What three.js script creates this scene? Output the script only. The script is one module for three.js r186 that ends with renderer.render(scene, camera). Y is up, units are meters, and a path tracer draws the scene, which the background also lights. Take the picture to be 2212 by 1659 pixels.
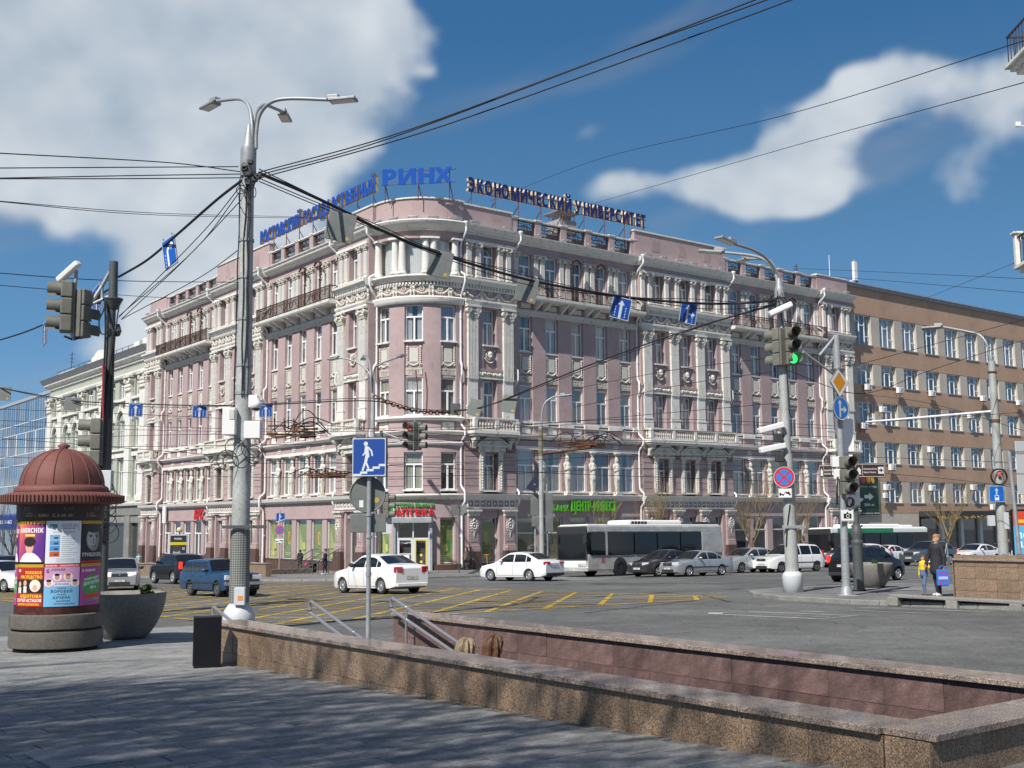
import * as THREE from 'three';
import { mergeGeometries, mergeVertices, toCreasedNormals } from 'three/addons/utils/BufferGeometryUtils.js';
import { RoundedBoxGeometry } from 'three/addons/geometries/RoundedBoxGeometry.js';
import { FontLoader } from 'three/addons/loaders/FontLoader.js';
import { TextGeometry } from 'three/addons/geometries/TextGeometry.js';

// ---------------------------------------------------------------- camera
const { PI, sin, cos, tan, abs, min, max, sqrt, floor, hypot, atan2, exp, pow } = Math;
const EYE = 1.632, FOCAL = 2449.75, PITCH = 0.1215, ROLL = 0.0077, PW = 2212, PH = 1659;
const scene = new THREE.Scene();
const camera = new THREE.PerspectiveCamera(2 * Math.atan(PH / 2 / FOCAL) * 180 / PI, 4 / 3, 0.1, 3000);
camera.position.set(0, EYE, 0);
camera.rotation.set(PITCH, 0, -ROLL, 'YXZ');
const renderer = new THREE.WebGLRenderer({ antialias: true });
renderer.toneMapping = THREE.LinearToneMapping;
renderer.toneMappingExposure = 1.15;
renderer.shadowMap.enabled = true;

const V = (x, y, z) => new THREE.Vector3(x, y, z);
const lin = (a, b, t) => a + (b - a) * t, clamp = (x, a = 0, b = 1) => min(b, max(a, x)), sstep = (a, b, x) => { const t = clamp((x - a) / (b - a)); return t * t * (3 - 2 * t); };
const rad = (d) => d * PI / 180;
function mulberry(a) { return () => { a |= 0; a = a + 0x6D2B79F5 | 0; let t = Math.imul(a ^ a >>> 15, 1 | a); t = t + Math.imul(t ^ t >>> 7, 61 | t) ^ t; return ((t ^ t >>> 14) >>> 0) / 4294967296; }; }
let R = mulberry(7);
const rr = (a, b) => a + (b - a) * R();
// a surveyed sight line of the place: direction (x, up, ahead) of a point of the survey picture
function ray(u, v) {
  const du = u - PW / 2, dv = v - PH / 2, cr = cos(ROLL), sr = sin(ROLL), x = du * cr - dv * sr, y = -(du * sr + dv * cr), cp = cos(PITCH), sp = sin(PITCH);
  return [x / FOCAL, y / FOCAL * cp + sp, cp - y / FOCAL * sp];
}
const GA = -0.02297, GX = 0.00833;                                   // the ground falls away from the viewer
const gy = (x, z) => GA * -z + GX * x;                                // world height of the ground at world x, z
function gp(u, v, lift = 0) { const d = ray(u, v), k = (-EYE + lift) / (d[1] - GA * d[2] - GX * d[0]); return V(d[0] * k, d[1] * k + EYE, -d[2] * k); }
function at(u, v, dist) { const d = ray(u, v), k = dist / d[2]; return V(d[0] * k, d[1] * k + EYE, -dist); }
// street frame: a runs along the right facade, b along the left one, both from the street corner of the university
const YAW = 0.917, CX0 = -8.2732, CZ0 = 85, PHI = PI / 2 - YAW;
const ab = (a, b, lift = 0) => { const x = CX0 + a * sin(YAW) - b * cos(YAW), z = -(CZ0 + a * cos(YAW) + b * sin(YAW)); return V(x, gy(x, z) + lift, z); };
const toAB = (p) => { const x = p.x - CX0, z = -p.z - CZ0; return [x * sin(YAW) + z * cos(YAW), -x * cos(YAW) + z * sin(YAW)]; };
// point of a sight line on the vertical plane a = const or b = const
function onA(u, v, a) { const d = ray(u, v), k = (CX0 * sin(YAW) + CZ0 * cos(YAW) + a) / (d[0] * sin(YAW) + d[2] * cos(YAW)); return V(d[0] * k, d[1] * k + EYE, -d[2] * k); }
function onB(u, v, b) { const d = ray(u, v), k = (-CX0 * cos(YAW) + CZ0 * sin(YAW) + b) / (-d[0] * cos(YAW) + d[2] * sin(YAW)); return V(d[0] * k, d[1] * k + EYE, -d[2] * k); }

// ---------------------------------------------------------------- noise
function hash2(x, y, s) { let h = Math.imul(x | 0, 374761393) ^ Math.imul(y | 0, 668265263) ^ Math.imul(s | 0, 1274126177); h = Math.imul(h ^ h >>> 13, 1274126177); return ((h ^ h >>> 16) >>> 0) / 4294967296; }
function vnoise(x, y, s = 0, per = 0) {
  const ix = floor(x), iy = floor(y), fx = x - ix, fy = y - iy, u = fx * fx * (3 - 2 * fx), v = fy * fy * (3 - 2 * fy), w = per ? (q) => ((q % per) + per) % per : (q) => q;
  return lin(lin(hash2(w(ix), w(iy), s), hash2(w(ix + 1), w(iy), s), u), lin(hash2(w(ix), w(iy + 1), s), hash2(w(ix + 1), w(iy + 1), s), u), v);
}
function fbm(x, y, s = 0, oct = 5, per = 0) { let a = 0.5, t = 0, n = 0; for (let i = 0; i < oct; i++) { t += a * vnoise(x, y, s + i * 17, per); n += a; a *= 0.5; x *= 2; y *= 2; per *= 2; } return t / n; }

// ---------------------------------------------------------------- sky and sun
const SUNAZ = rad(213), SUNEL = rad(47);
const sunDir = V(sin(SUNAZ) * cos(SUNEL), sin(SUNEL), -cos(SUNAZ) * cos(SUNEL));
const sun = new THREE.DirectionalLight(0xffffff, 5);
sun.color.setRGB(1, 0.955, 0.88);
sun.position.copy(sunDir).multiplyScalar(200).add(V(0, 0, -50));
sun.target.position.set(0, 0, -50);
sun.castShadow = true; sun.shadow.mapSize.set(4096, 4096);
Object.assign(sun.shadow.camera, { left: -110, right: 110, top: 110, bottom: -110, near: 1, far: 500 });
scene.add(sun, sun.target);
{
  const W = 2048, H = 1024, data = new Float32Array(W * H * 4);
  const dir = (u, v) => { const d = ray(u, v), l = hypot(...d); return [atan2(d[0], d[2]), Math.asin(d[1] / l)]; };
  // cloud banks: centre, half sizes (radians), tilt, weight
  const C = [[120, 60, .15, .09, 0, 1], [330, 70, .12, .08, 0, 1], [560, 70, .1, .075, 0, 1], [720, 100, .06, .055, .2, .95], [760, 190, .035, .025, .4, .7], [60, 230, .1, .05, 0, .9], [300, 200, .12, .05, 0, .95], [520, 200, .1, .045, .1, .9], [120, 340, .14, .05, 0, .95], [360, 360, .09, .035, .1, .9], [560, 350, .05, .04, 0, .85], [40, 420, .08, .025, 0, .7], [765, 310, .035, .022, .4, .62],
    [855, 45, .035, .025, .3, .6], [915, 160, .012, .008, 0, .6], [157, 467, .04, .012, 0, .5], [420, 490, .06, .022, .2, .72], [560, 480, .05, .02, .2, .6], [350, 570, .05, .025, .3, .9], [430, 550, .045, .02, .2, .8], [310, 650, .04, .035, .5, .95], [380, 620, .035, .025, .3, .85], [240, 740, .05, .022, .4, .6],
    [1880, 215, .05, .032, .5, .98], [1930, 185, .035, .025, .3, .9], [1840, 170, .02, .022, 1.0, .7], [1790, 290, .06, .03, .5, .95], [1700, 345, .05, .02, .3, .75], [1610, 415, .038, .018, 0, .85], [1690, 425, .035, .018, 0, .8], [1790, 405, .045, .017, .1, .8], [1570, 385, .03, .014, .2, .55], [2140, 215, .05, .03, .3, .8], [2230, 200, .05, .03, .2, .7], [1376, 415, .045, .016, .1, .62], [1250, 300, .05, .012, .4, .35], [2020, 380, .03, .016, .5, .35]]
    .map(([u, v, a, b, t, w]) => [...dir(u, v), a, b, cos(t), sin(t), w]);
  const srgb = (r, g, b) => [r, g, b].map((x) => pow((x / 255 + 0.055) / 1.055, 2.4));
  const stops = [[-0.3, srgb(150, 160, 168)], [-0.02, srgb(150, 178, 205)], [0.07, srgb(124, 170, 210)], [0.16, srgb(100, 150, 196)], [0.27, srgb(84, 131, 176)], [0.42, srgb(60, 110, 160)], [0.8, srgb(50, 92, 148)], [1.6, srgb(42, 80, 134)]];
  for (let row = 0; row < H; row++) {
    const up = ((row + 0.5) / H - 0.5) * PI;
    let k = 1; while (k < stops.length - 1 && stops[k][0] < up) k++;
    const base = [0, 1, 2].map((c) => lin(stops[k - 1][1][c], stops[k][1][c], clamp((up - stops[k - 1][0]) / (stops[k][0] - stops[k - 1][0]))));
    for (let col = 0; col < W; col++) {
      const az = ((col + 0.5) / W - 0.5) * 2 * PI, x = cos(az) * cos(up), z = sin(az) * cos(up), fa = atan2(x, -z);   // fa: bearing from straight ahead
      let dens = 0, lit = 0.5, wisp = 0;
      if (up > -0.02) {
        const far = abs(fa) > .75 || up > .75; const px = fa * 9, py = up * 11, n = fbm(px + 40, py + 40, 3, far ? 3 : 7), n2 = fbm(px * 2.6 + 9, py * 2.6 + 3, 11, far ? 2 : 6), wx = far ? 0 : (fbm(px * 1.1 + 7, py * 1.1, 21, 4) - .5) * .07, wy = far ? 0 : (fbm(px * 1.1, py * 1.1 + 5, 31, 4) - .5) * .05;
        let f = 0;
        if (abs(fa) < 0.62 && up < 0.62) for (const [ca, ce, ra, rb, ct, st, w] of C) { const da = fa + wx - ca, de = up + wy - ce, p = (da * ct + de * st) / ra, q = (-da * st + de * ct) / rb, e = p * p + q * q; if (e < 5) f = 1 - (1 - f) * (1 - min(.98, w * exp(-e * .8))); }
        const out = max(sstep(.38, .62, abs(fa)), sstep(.36, .62, up));
        if (out > 0) { const pr = 0.9 / (sin(max(up, .03)) + .12), g = fbm(cos(fa) * pr * 2.2 + 50, sin(fa) * pr * 2.2 + 50, 41, 4); f = max(f, out * sstep(.5, .72, g) * .9); }
        dens = sstep(.36, .8, f * 1.02 + (n - .5) * .8 + (n2 - .5) * .5 - (f < .03 ? .3 : 0)) * sstep(.02, .2, f);
        lit = clamp(.62 + (n2 - .5) * .9 - (fbm(px * .8 + 3, py * .9 + .35, 51, far ? 2 : 4) - .5) * 1.1);
        wisp = far ? 0 : sstep(.5, .85, fbm((fa * .94 + up * 2.1) * 2.2 + 4, (up - fa * .33) * 16 + 8, 61, 5)) * .3 * sstep(.0, .1, up);
      }
      const white = srgb(214, 221, 228), grey = srgb(158, 176, 194), o = (row * W + col) * 4;
      for (let c = 0; c < 3; c++) { const b = lin(base[c], .42, wisp), cl = lin(grey[c], white[c], lit); data[o + c] = lin(b, cl, dens * .97) * .87; }
      data[o + 3] = 1;
    }
  }
  const sky = new THREE.DataTexture(data, W, H, THREE.RGBAFormat, THREE.FloatType);
  sky.mapping = THREE.EquirectangularReflectionMapping; sky.magFilter = THREE.LinearFilter; sky.needsUpdate = true;
  scene.background = sky; scene.environment = sky;
}

// ---------------------------------------------------------------- textures and materials
const TEXN = {};
function tileTex(key, size, fn, metres, srgbOut = true) {
  const d = new Uint8Array(size * size * 4);
  for (let y = 0; y < size; y++) for (let x = 0; x < size; x++) { const c = fn(x / size, y / size), o = (y * size + x) * 4; for (let k = 0; k < 3; k++) d[o + k] = clamp(c.length ? c[k] : c) * 255; d[o + 3] = 255; }
  const t = new THREE.DataTexture(d, size, size); t.wrapS = t.wrapT = THREE.RepeatWrapping; t.magFilter = THREE.LinearFilter; t.minFilter = THREE.LinearFilter; t.repeat.set(1 / metres, 1 / metres);
  if (srgbOut) t.colorSpace = THREE.SRGBColorSpace; t.needsUpdate = true; return t;
}
const P = (n) => (u, v, s, o = 5) => fbm(u * n, v * n, s, o, n);
const plasterT = tileTex('plaster', 512, (u, v) => { const a = P(4)(u, v, 1), b = P(32)(u, v, 5, 4), s = P(16)(u, v * .25 * 4, 9, 4); return .93 + (a - .5) * .12 + (b - .5) * .07 - sstep(.66, .85, s) * .05; }, 9);
const trimT = tileTex('trim', 512, (u, v) => { const a = P(6)(u, v, 2), b = P(48)(u, v, 6, 4), d = sstep(.6, .8, P(12)(u, v, 8, 5)); const k = .96 + (a - .5) * .08 + (b - .5) * .08 - d * .13; return [k, k * (1 - d * .03), k * (1 - d * .1)]; }, 4);
const asphaltT = tileTex('asphalt', 1024, (u, v) => { const a = P(5)(u, v, 3), b = P(256)(u, v, 7, 2), c = P(24)(u, v, 13, 4), cr = abs(P(6)(u, v, 19, 4) - .5); return .78 + (a - .5) * .28 + (b - .5) * .3 + (c - .5) * .16 - (cr < .006 ? .16 : 0); }, 9);
const graniteT = tileTex('granite', 1024, (u, v) => { const a = P(160)(u, v, 4, 2), b = P(300)(u, v, 8, 1), c = P(8)(u, v, 15, 4), p = sstep(.46, .62, a), d = sstep(.56, .68, P(220)(u, v, 33, 2)); const t = lin(.74, .98, p) + (c - .5) * .22 + (b - .5) * .1; return [t * (1 - d * .36), t * (.97 - d * .36), t * (.94 - d * .34)]; }, 1.3);
const redGraniteT = tileTex('redgranite', 1024, (u, v) => { const s = fbm(u * 24 + v * 24, v * 120 - u * 40, 4, 3, 0), x = P(180)(u, v, 6, 2), c = P(6)(u, v, 15, 4); const t = .76 + (fbm((u * 2 + v) * 4, (v * 24 - u * 12) , 44, 4, 4) - .5) * .26 + (x - .5) * .3 + (c - .5) * .12; return [t, t * .99, t]; }, 1.4);
const concreteT = tileTex('concrete', 512, (u, v) => { const a = P(5)(u, v, 3), b = P(90)(u, v, 7, 3), d = sstep(.6, .8, P(10)(u, v, 27, 5)); return .86 + (a - .5) * .22 + (b - .5) * .2 - d * .1; }, 2.5);
const slabT = tileTex('slab', 512, (u, v) => { const a = P(6)(u, v, 3), b = P(150)(u, v, 7, 2), d = sstep(.6, .75, P(9)(u, v, 29, 5)); return .86 + (a - .5) * .24 + (b - .5) * .26 - d * .1; }, 2.2);
const metalT = tileTex('metal', 256, (u, v) => { const a = P(6)(u, v, 3), b = P(40)(u, v, 7, 3); return .88 + (a - .5) * .2 + (b - .5) * .12; }, 1.5);
const rustT = tileTex('rust', 256, (u, v) => { const a = sstep(.45, .62, P(8)(u, v, 3)), b = P(40)(u, v, 7, 3); const k = .8 + (b - .5) * .3; return [lin(1, .75, a) * k, lin(1, .6, a) * k, lin(1, .5, a) * k]; }, 1);
const wavyT = tileTex('folds', 256, (u) => .8 + .2 * sin(u * 2 * PI * 9 + sin(u * 2 * PI * 3) * 1.2), 1.1);
const leafDirtT = tileTex('dust', 256, (u, v) => { const a = P(4)(u, v, 3), b = P(32)(u, v, 7, 3); return .82 + (a - .5) * .3 + (b - .5) * .1; }, 2.4);
const bumpT = tileTex('bump', 512, (u, v) => P(180)(u, v, 7, 3), 2, false);
const lc = (r, g, b) => new THREE.Color().setRGB(r, g, b);
const MT = (r, g, b, o = {}) => new THREE.MeshStandardMaterial({ color: lc(r, g, b), roughness: .8, ...o });
const MP = (r, g, b, o = {}) => new THREE.MeshPhysicalMaterial({ color: lc(r, g, b), roughness: .5, ...o });
const M = {
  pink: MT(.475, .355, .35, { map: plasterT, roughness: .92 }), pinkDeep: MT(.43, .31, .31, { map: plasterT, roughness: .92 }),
  white: MT(.77, .755, .705, { map: trimT, roughness: .85 }), cream: MT(.66, .64, .57, { map: trimT, roughness: .9 }), oldTrim: MT(.62, .6, .54, { map: trimT, roughness: .9 }),
  pipe: MT(.8, .8, .8, { roughness: .45 }), frame: MT(.84, .84, .84, { roughness: .4 }), greyframe: MT(.6, .62, .63, { roughness: .4 }),
  glass: MP(1, 1, 1, { transmission: 1, thickness: 0, roughness: .02, ior: 1.75 }),
  brownGranite: MT(.2, .115, .085, { map: redGraniteT, roughness: .35 }), greyRoof: MT(.42, .43, .45, { map: metalT, roughness: .5 }),
  dark: MT(.035, .035, .038, { roughness: .6 }), iron: MT(.045, .032, .03, { roughness: .7 }), ironRust: MT(.12, .055, .045, { map: rustT, roughness: .8 }), blackIron: MP(.012, .012, .015, { roughness: .5, specularIntensity: .4 }),
  galv: MT(.46, .48, .49, { map: metalT, roughness: .5, metalness: .25 }), poleGrey: MT(.56, .58, .56, { map: concreteT, roughness: .6, metalness: .05 }), steel: MT(.5, .5, .5, { roughness: .3, metalness: .7 }), cable: MT(.012, .012, .015, { roughness: .6 }),
  darkPole: MT(.10, .115, .115, { map: metalT, roughness: .55 }), boxGrey: MT(.55, .57, .59, { roughness: .5 }), boxWhite: MT(.78, .78, .77, { roughness: .45 }), rust: MT(.26, .13, .07, { map: rustT, roughness: .9 }),
  signalGrey: MT(.27, .265, .225, { map: leafDirtT, roughness: .6 }), signalDark: MT(.03, .03, .03, { roughness: .35 }),
  signBlue: MT(.01, .09, .42, { roughness: .45 }), signWhite: MT(.8, .8, .8, { roughness: .45 }), signBack: MT(.3, .325, .31, { map: leafDirtT, roughness: .55 }),
  asphalt: MT(.2, .2, .188, { map: asphaltT, roughness: .93 }), walk: MT(.31, .3, .285, { map: asphaltT, roughness: .93 }), kerb: MT(.36, .35, .32, { map: concreteT, roughness: .9 }),
  slab: MT(.325, .325, .31, { map: slabT, roughness: .88 }), slab2: MT(.29, .292, .285, { map: slabT, roughness: .88 }), slab3: MT(.36, .355, .34, { map: slabT, roughness: .88 }), joint: MT(.2, .19, .175, { map: slabT, roughness: .95 }),
  yellow: MT(.82, .52, .05, { map: asphaltT, roughness: .85 }), marking: MT(.62, .62, .6, { map: asphaltT, roughness: .85 }),
  granite: MT(.4, .3, .215, { map: graniteT, roughness: .42 }), coping: MT(.47, .4, .355, { map: graniteT, roughness: .12 }), redGranite: MT(.31, .205, .185, { map: redGraniteT, roughness: .3 }), bowl: MT(.30, .285, .255, { map: concreteT, roughness: .85 }),
  soil: MT(.06, .045, .03, { roughness: 1 }), leaf: MT(.05, .1, .025, { roughness: .8, side: THREE.DoubleSide }), bark: MT(.16, .125, .085, { map: concreteT, roughness: .95 }), twig: MT(.24, .18, .09, { roughness: .95 }),
};
const glassDark = (r, g, b) => MP(r, g, b, { roughness: .04, ior: 1.7, clearcoat: 1, clearcoatRoughness: .02 });

// ---------------------------------------------------------------- geometry helpers
const I4 = new THREE.Matrix4();
const TR = (x, y, z, rx = 0, ry = 0, rz = 0, s = 1) => new THREE.Matrix4().compose(V(x, y, z), new THREE.Quaternion().setFromEuler(new THREE.Euler(rx, ry, rz)), V(s, s, s));
function planarUV(g) {
  const p = g.attributes.position, n = g.attributes.normal, uv = new Float32Array(p.count * 2);
  for (let i = 0; i < p.count; i++) {
    const ax = abs(n.getX(i)), ay = abs(n.getY(i)), az = abs(n.getZ(i)), x = p.getX(i), y = p.getY(i), z = p.getZ(i);
    if (ay > ax && ay > az) { uv[2 * i] = x; uv[2 * i + 1] = z; } else if (ax > az) { uv[2 * i] = z; uv[2 * i + 1] = y; } else { uv[2 * i] = x; uv[2 * i + 1] = y; }
  }
  g.setAttribute('uv', new THREE.BufferAttribute(uv, 2)); return g;
}
class GB {
  constructor() { this.l = []; }
  add(g, m) { if (g.index) g = g.toNonIndexed(); if (m) g.applyMatrix4(m); for (const k of Object.keys(g.attributes)) if (k !== 'position' && k !== 'normal' && k !== 'uv') g.deleteAttribute(k); g.morphAttributes = {}; this.l.push(g); return this; }
  box(x0, x1, y0, y1, z0, z1, m) { return this.add(new THREE.BoxGeometry(abs(x1 - x0), abs(y1 - y0), abs(z1 - z0)).translate((x0 + x1) / 2, (y0 + y1) / 2, (z0 + z1) / 2), m); }
  rbox(x0, x1, y0, y1, z0, z1, r = .02, m, seg = 2) { return this.add(new RoundedBoxGeometry(abs(x1 - x0), abs(y1 - y0), abs(z1 - z0), seg, r).translate((x0 + x1) / 2, (y0 + y1) / 2, (z0 + z1) / 2), m); }
  cyl(p, q, r0, r1 = r0, n = 10, open = false) {
    const d = q.clone().sub(p), g = new THREE.CylinderGeometry(r1, r0, d.length(), n, 1, open);
    return this.add(g, new THREE.Matrix4().compose(p.clone().add(q).multiplyScalar(.5), new THREE.Quaternion().setFromUnitVectors(V(0, 1, 0), d.normalize()), V(1, 1, 1)));
  }
  tube(pts, r, n = 6, seg = 0, tension = .5) { return this.add(new THREE.TubeGeometry(new THREE.CatmullRomCurve3(pts, false, 'catmullrom', tension), seg || max(8, pts.length * 5), r, n)); }
  poly(pts, r, n = 6) { for (let i = 0; i + 1 < pts.length; i++) { this.cyl(pts[i], pts[i + 1], r, r, n); if (i) this.add(new THREE.SphereGeometry(r, n, 4), TR(pts[i].x, pts[i].y, pts[i].z)); } return this; }
  sph(x, y, z, r, m, a = 8, b = 6, sy = 1) { return this.add(new THREE.SphereGeometry(r, a, b).scale(1, sy, 1).translate(x, y, z), m); }
  lathe(pts, n = 16, m, p0 = 0, pl = 2 * PI) { return this.add(new THREE.LatheGeometry(pts.map((p) => new THREE.Vector2(p[0], p[1])), n, p0, pl), m); }
  quad(a, b, c, d, uvs) { const g = new THREE.BufferGeometry(); g.setAttribute('position', new THREE.Float32BufferAttribute([a, b, c, a, c, d].flatMap((p) => [p.x, p.y, p.z]), 3)); g.setAttribute('uv', new THREE.Float32BufferAttribute(uvs ? uvs : [0, 0, 1, 0, 1, 1, 0, 0, 1, 1, 0, 1], 2)); g.computeVertexNormals(); return this.add(g); }
  done(keepUV = false) { for (const g of this.l) if (!g.attributes.uv) g.setAttribute('uv', new THREE.BufferAttribute(new Float32Array(g.attributes.position.count * 2), 2)); const g = this.l.length === 1 ? this.l[0] : mergeGeometries(this.l); return keepUV ? g : planarUV(g); }
  get empty() { return !this.l.length; }
}
const gb = () => new GB();
function part(parent, name, g, mat, m, label) {
  const geo = g instanceof GB ? g.done() : g, o = new THREE.Mesh(geo, mat);
  o.name = name; o.castShadow = o.receiveShadow = true; if (m) { m.decompose(o.position, o.quaternion, o.scale); } if (label) o.userData.label = label;
  parent.add(o); return o;
}
const used = {};
const numbered = (n) => { const k = used[n] = (used[n] ?? -1) + 1; return k ? n + '_' + String(k).padStart(3, '0') : n; };
function tag(o, label, category, group, kind) { if (label) o.userData.label = label; if (category) o.userData.category = category; if (group) o.userData.group = group; if (kind) o.userData.kind = kind; return o; }
function thing(name, label, category, pos, turn = 0, group) { const o = new THREE.Group(); o.name = numbered(name); scene.add(o); if (pos) o.position.copy(pos); o.rotation.y = turn; return tag(o, label, category, group); }
function solo(name, g, mat, label, category, group) { const o = part(scene, numbered(name), g, mat); return tag(o, label, category, group); }
function struct(name, g, mat) { const o = part(scene, numbered(name), g, mat); o.userData.kind = 'structure'; return o; }
function canvasTex(w, h, draw) { const c = document.createElement('canvas'); c.width = w; c.height = h; const x = c.getContext('2d'); draw(x, w, h); const t = new THREE.CanvasTexture(c); t.colorSpace = THREE.SRGBColorSpace; t.anisotropy = 4; return t; }
const printed = (w, h, draw, o = {}) => new THREE.MeshStandardMaterial({ map: canvasTex(w, h, draw), roughness: .5, ...o });
const fontBold = await new FontLoader().loadAsync('fonts/droid/droid_sans_bold.typeface.json');
const letterGeo = (ch, size, depth, o = {}) => new TextGeometry(ch, { font: fontBold, size, depth, curveSegments: 5, bevelEnabled: false, ...o });
// a slightly tilted frame that lies on the sloping ground at p
function groundQuat(turn) { const n = V(-GX, 1, GA).normalize(); return new THREE.Quaternion().setFromUnitVectors(V(0, 1, 0), n).multiply(new THREE.Quaternion().setFromAxisAngle(V(0, 1, 0), turn)); }
// ---------------------------------------------------------------- ground, road, pavements
const PLZ = .1, WALK = .12;
function sheet(name, pts, lift, mat, holes = []) {                    // pts in street coordinates [a, b]
  const s = new THREE.Shape(pts.map((p) => new THREE.Vector2(p[0], p[1])));
  for (const h of holes) s.holes.push(new THREE.Path(h.map((p) => new THREE.Vector2(p[0], p[1]))));
  const g = new THREE.ShapeGeometry(s).toNonIndexed(), p = g.attributes.position, n = g.attributes.normal;
  for (let i = 0; i < p.count; i++) { const q = ab(p.getX(i), p.getY(i), lift); p.setXYZ(i, q.x, q.y, q.z); n.setXYZ(i, -GX, 1, GA); }
  return struct(name, planarUV(g), mat);
}
const PIT = [[-38.1, -67.7], [-35.4, -67.7], [-35.4, -57], [-38.1, -57]];
sheet('road', [[-260, -220], [260, -220], [260, 330], [-260, 330]], 0, M.asphalt, [PIT]);
sheet('plaza_base', [[-34.85, -49.2], [-34.95, -48.6], [-35.5, -48.2], [-70, -48.2], [-70, -110], [-34.85, -110]], PLZ - .012, M.joint, [PIT]);
const arcPts = (ca, cb, r, a0, a1, n) => Array.from({ length: n + 1 }, (_, i) => { const t = lin(a0, a1, i / n); return [ca + r * cos(t), cb + r * sin(t)]; });
const walkEdge = [[-16.2, 160], [-16.2, -9], ...arcPts(-8.7, -9.2, 7.5, PI, 1.5 * PI, 8).slice(1), [150, -16.7]];
sheet('far_pavement', [...walkEdge, [150, 40], [40, 160]], WALK, M.walk);
const islandEdge = [[-7.6, -100], [-7.6, -47.2], [-8.4, -46.3], [-13.2, -46.0], [-15.2, -46.6], [-16.6, -48.0], [-17.9, -50.1], [-18.75, -53.2], [-18.95, -58], [-18.95, -100]];
sheet('traffic_island', islandEdge.map((p) => p), WALK, M.walk);
const farKerb = thing('kerb', 'long grey stone kerb along the pavement of the pink building', 'kerb', ab(-9, -16.7));
const islandKerb = thing('kerb', 'grey stone kerb round the traffic island at right', 'kerb', ab(-18, -50));
function kerbStones(root, edge, lift, len, w, limit = 400) {
  let c = 0; const inv = new THREE.Matrix4().copy(new THREE.Matrix4().makeTranslation(root.position)).invert();
  const stuff = gb(), shared = {};
  for (let i = 0; i + 1 < edge.length; i++) {
    const [p, q] = [edge[i], edge[i + 1]], L = hypot(q[0] - p[0], q[1] - p[1]), n = max(1, Math.round(L / len)), l = L / n;
    for (let k = 0; k < n; k++) {
      const t = (k + .5) / n, A = lin(p[0], q[0], t), B = lin(p[1], q[1], t), P0 = ab(A, B), dir = atan2(q[1] - p[1], q[0] - p[0]);
      const key = l.toFixed(2), g = shared[key] ??= gb().rbox(-l / 2 + .008, l / 2 - .008, -.05, lift + .006, -w / 2, w / 2, .02).done();
      const m = new THREE.Matrix4().compose(P0.clone().sub(root.position), groundQuat(PHI + dir).multiply(new THREE.Quaternion()), V(1, 1, 1));
      if (P0.z > -130 && abs(P0.x / P0.z) < .5 && c < limit) { part(root, 'kerb_stone', g, M.kerb, m); c++; } else stuff.add(g.clone(), m);
    }
  }
  if (!stuff.empty) part(root, 'kerb_stones', stuff, M.kerb).userData.kind = 'stuff';
}
kerbStones(farKerb, [[-16.2, 90], [-16.2, -9], ...arcPts(-8.7, -9.2, 7.5, PI, 1.5 * PI, 8).slice(1), [110, -16.7]], WALK, 1.0, .18, 240);
kerbStones(islandKerb, [[-7.6, -80], ...islandEdge.slice(1, 9), [-18.95, -80]], WALK, 1.0, .18, 120);
// ---- paving slabs of the plaza, laid in running bond
{
  const root = new THREE.Group(); root.name = 'plaza_pavement'; root.userData.kind = 'structure'; root.position.copy(ab(-42, -62)); scene.add(root);
  const mats = [M.slab, M.slab2, M.slab3], shape = gb().rbox(-.297, .297, -.03, 0, -.147, .147, .006, null, 1).done(), q = groundQuat(PHI), list = [];
  R = mulberry(3);
  for (let r = 0; r < 66; r++) for (let c = 0; c < 34; c++) {
    const b = -48.4 - r * .3 - .15, a = -35.25 - c * .6 - (r % 2) * .3 + .02;
    if (a > -38.5 && b > -68.4 && b < -56.4) continue;
    if (a > -35.2) continue;
    const p = ab(a, b, PLZ), d = -p.z, on = d > 4 && abs(p.x) < d * .5 + .5 && d < 26; list.push([p, d, on, mats[[0, 0, 1, 1, 2][floor(R() * 5)]], rr(-.0025, .0025)]);
  }
  const near = list.filter((l) => l[2]).sort((x, y) => x[1] - y[1]); const chosen = new Set(near.slice(0, 300));
  const rest = [gb(), gb(), gb()];
  for (const l of list) { const m = new THREE.Matrix4().compose(l[0].clone().sub(root.position).add(V(0, l[4], 0)), q, V(1, 1, 1)); if (chosen.has(l)) part(root, 'paving_slab', shape, l[3], m); else rest[mats.indexOf(l[3])].add(shape.clone(), m); }
  rest.forEach((g, i) => { part(root, 'paving_slabs', g, mats[i]).userData.kind = 'stuff'; });
  const lid = part(root, 'slab_cover', gb().rbox(-.42, .42, -.02, .012, -.42, .42, .01).done(), M.slab3, new THREE.Matrix4().compose(gp(205, 1632, PLZ).sub(root.position), q, V(1, 1, 1)));
}
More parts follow.
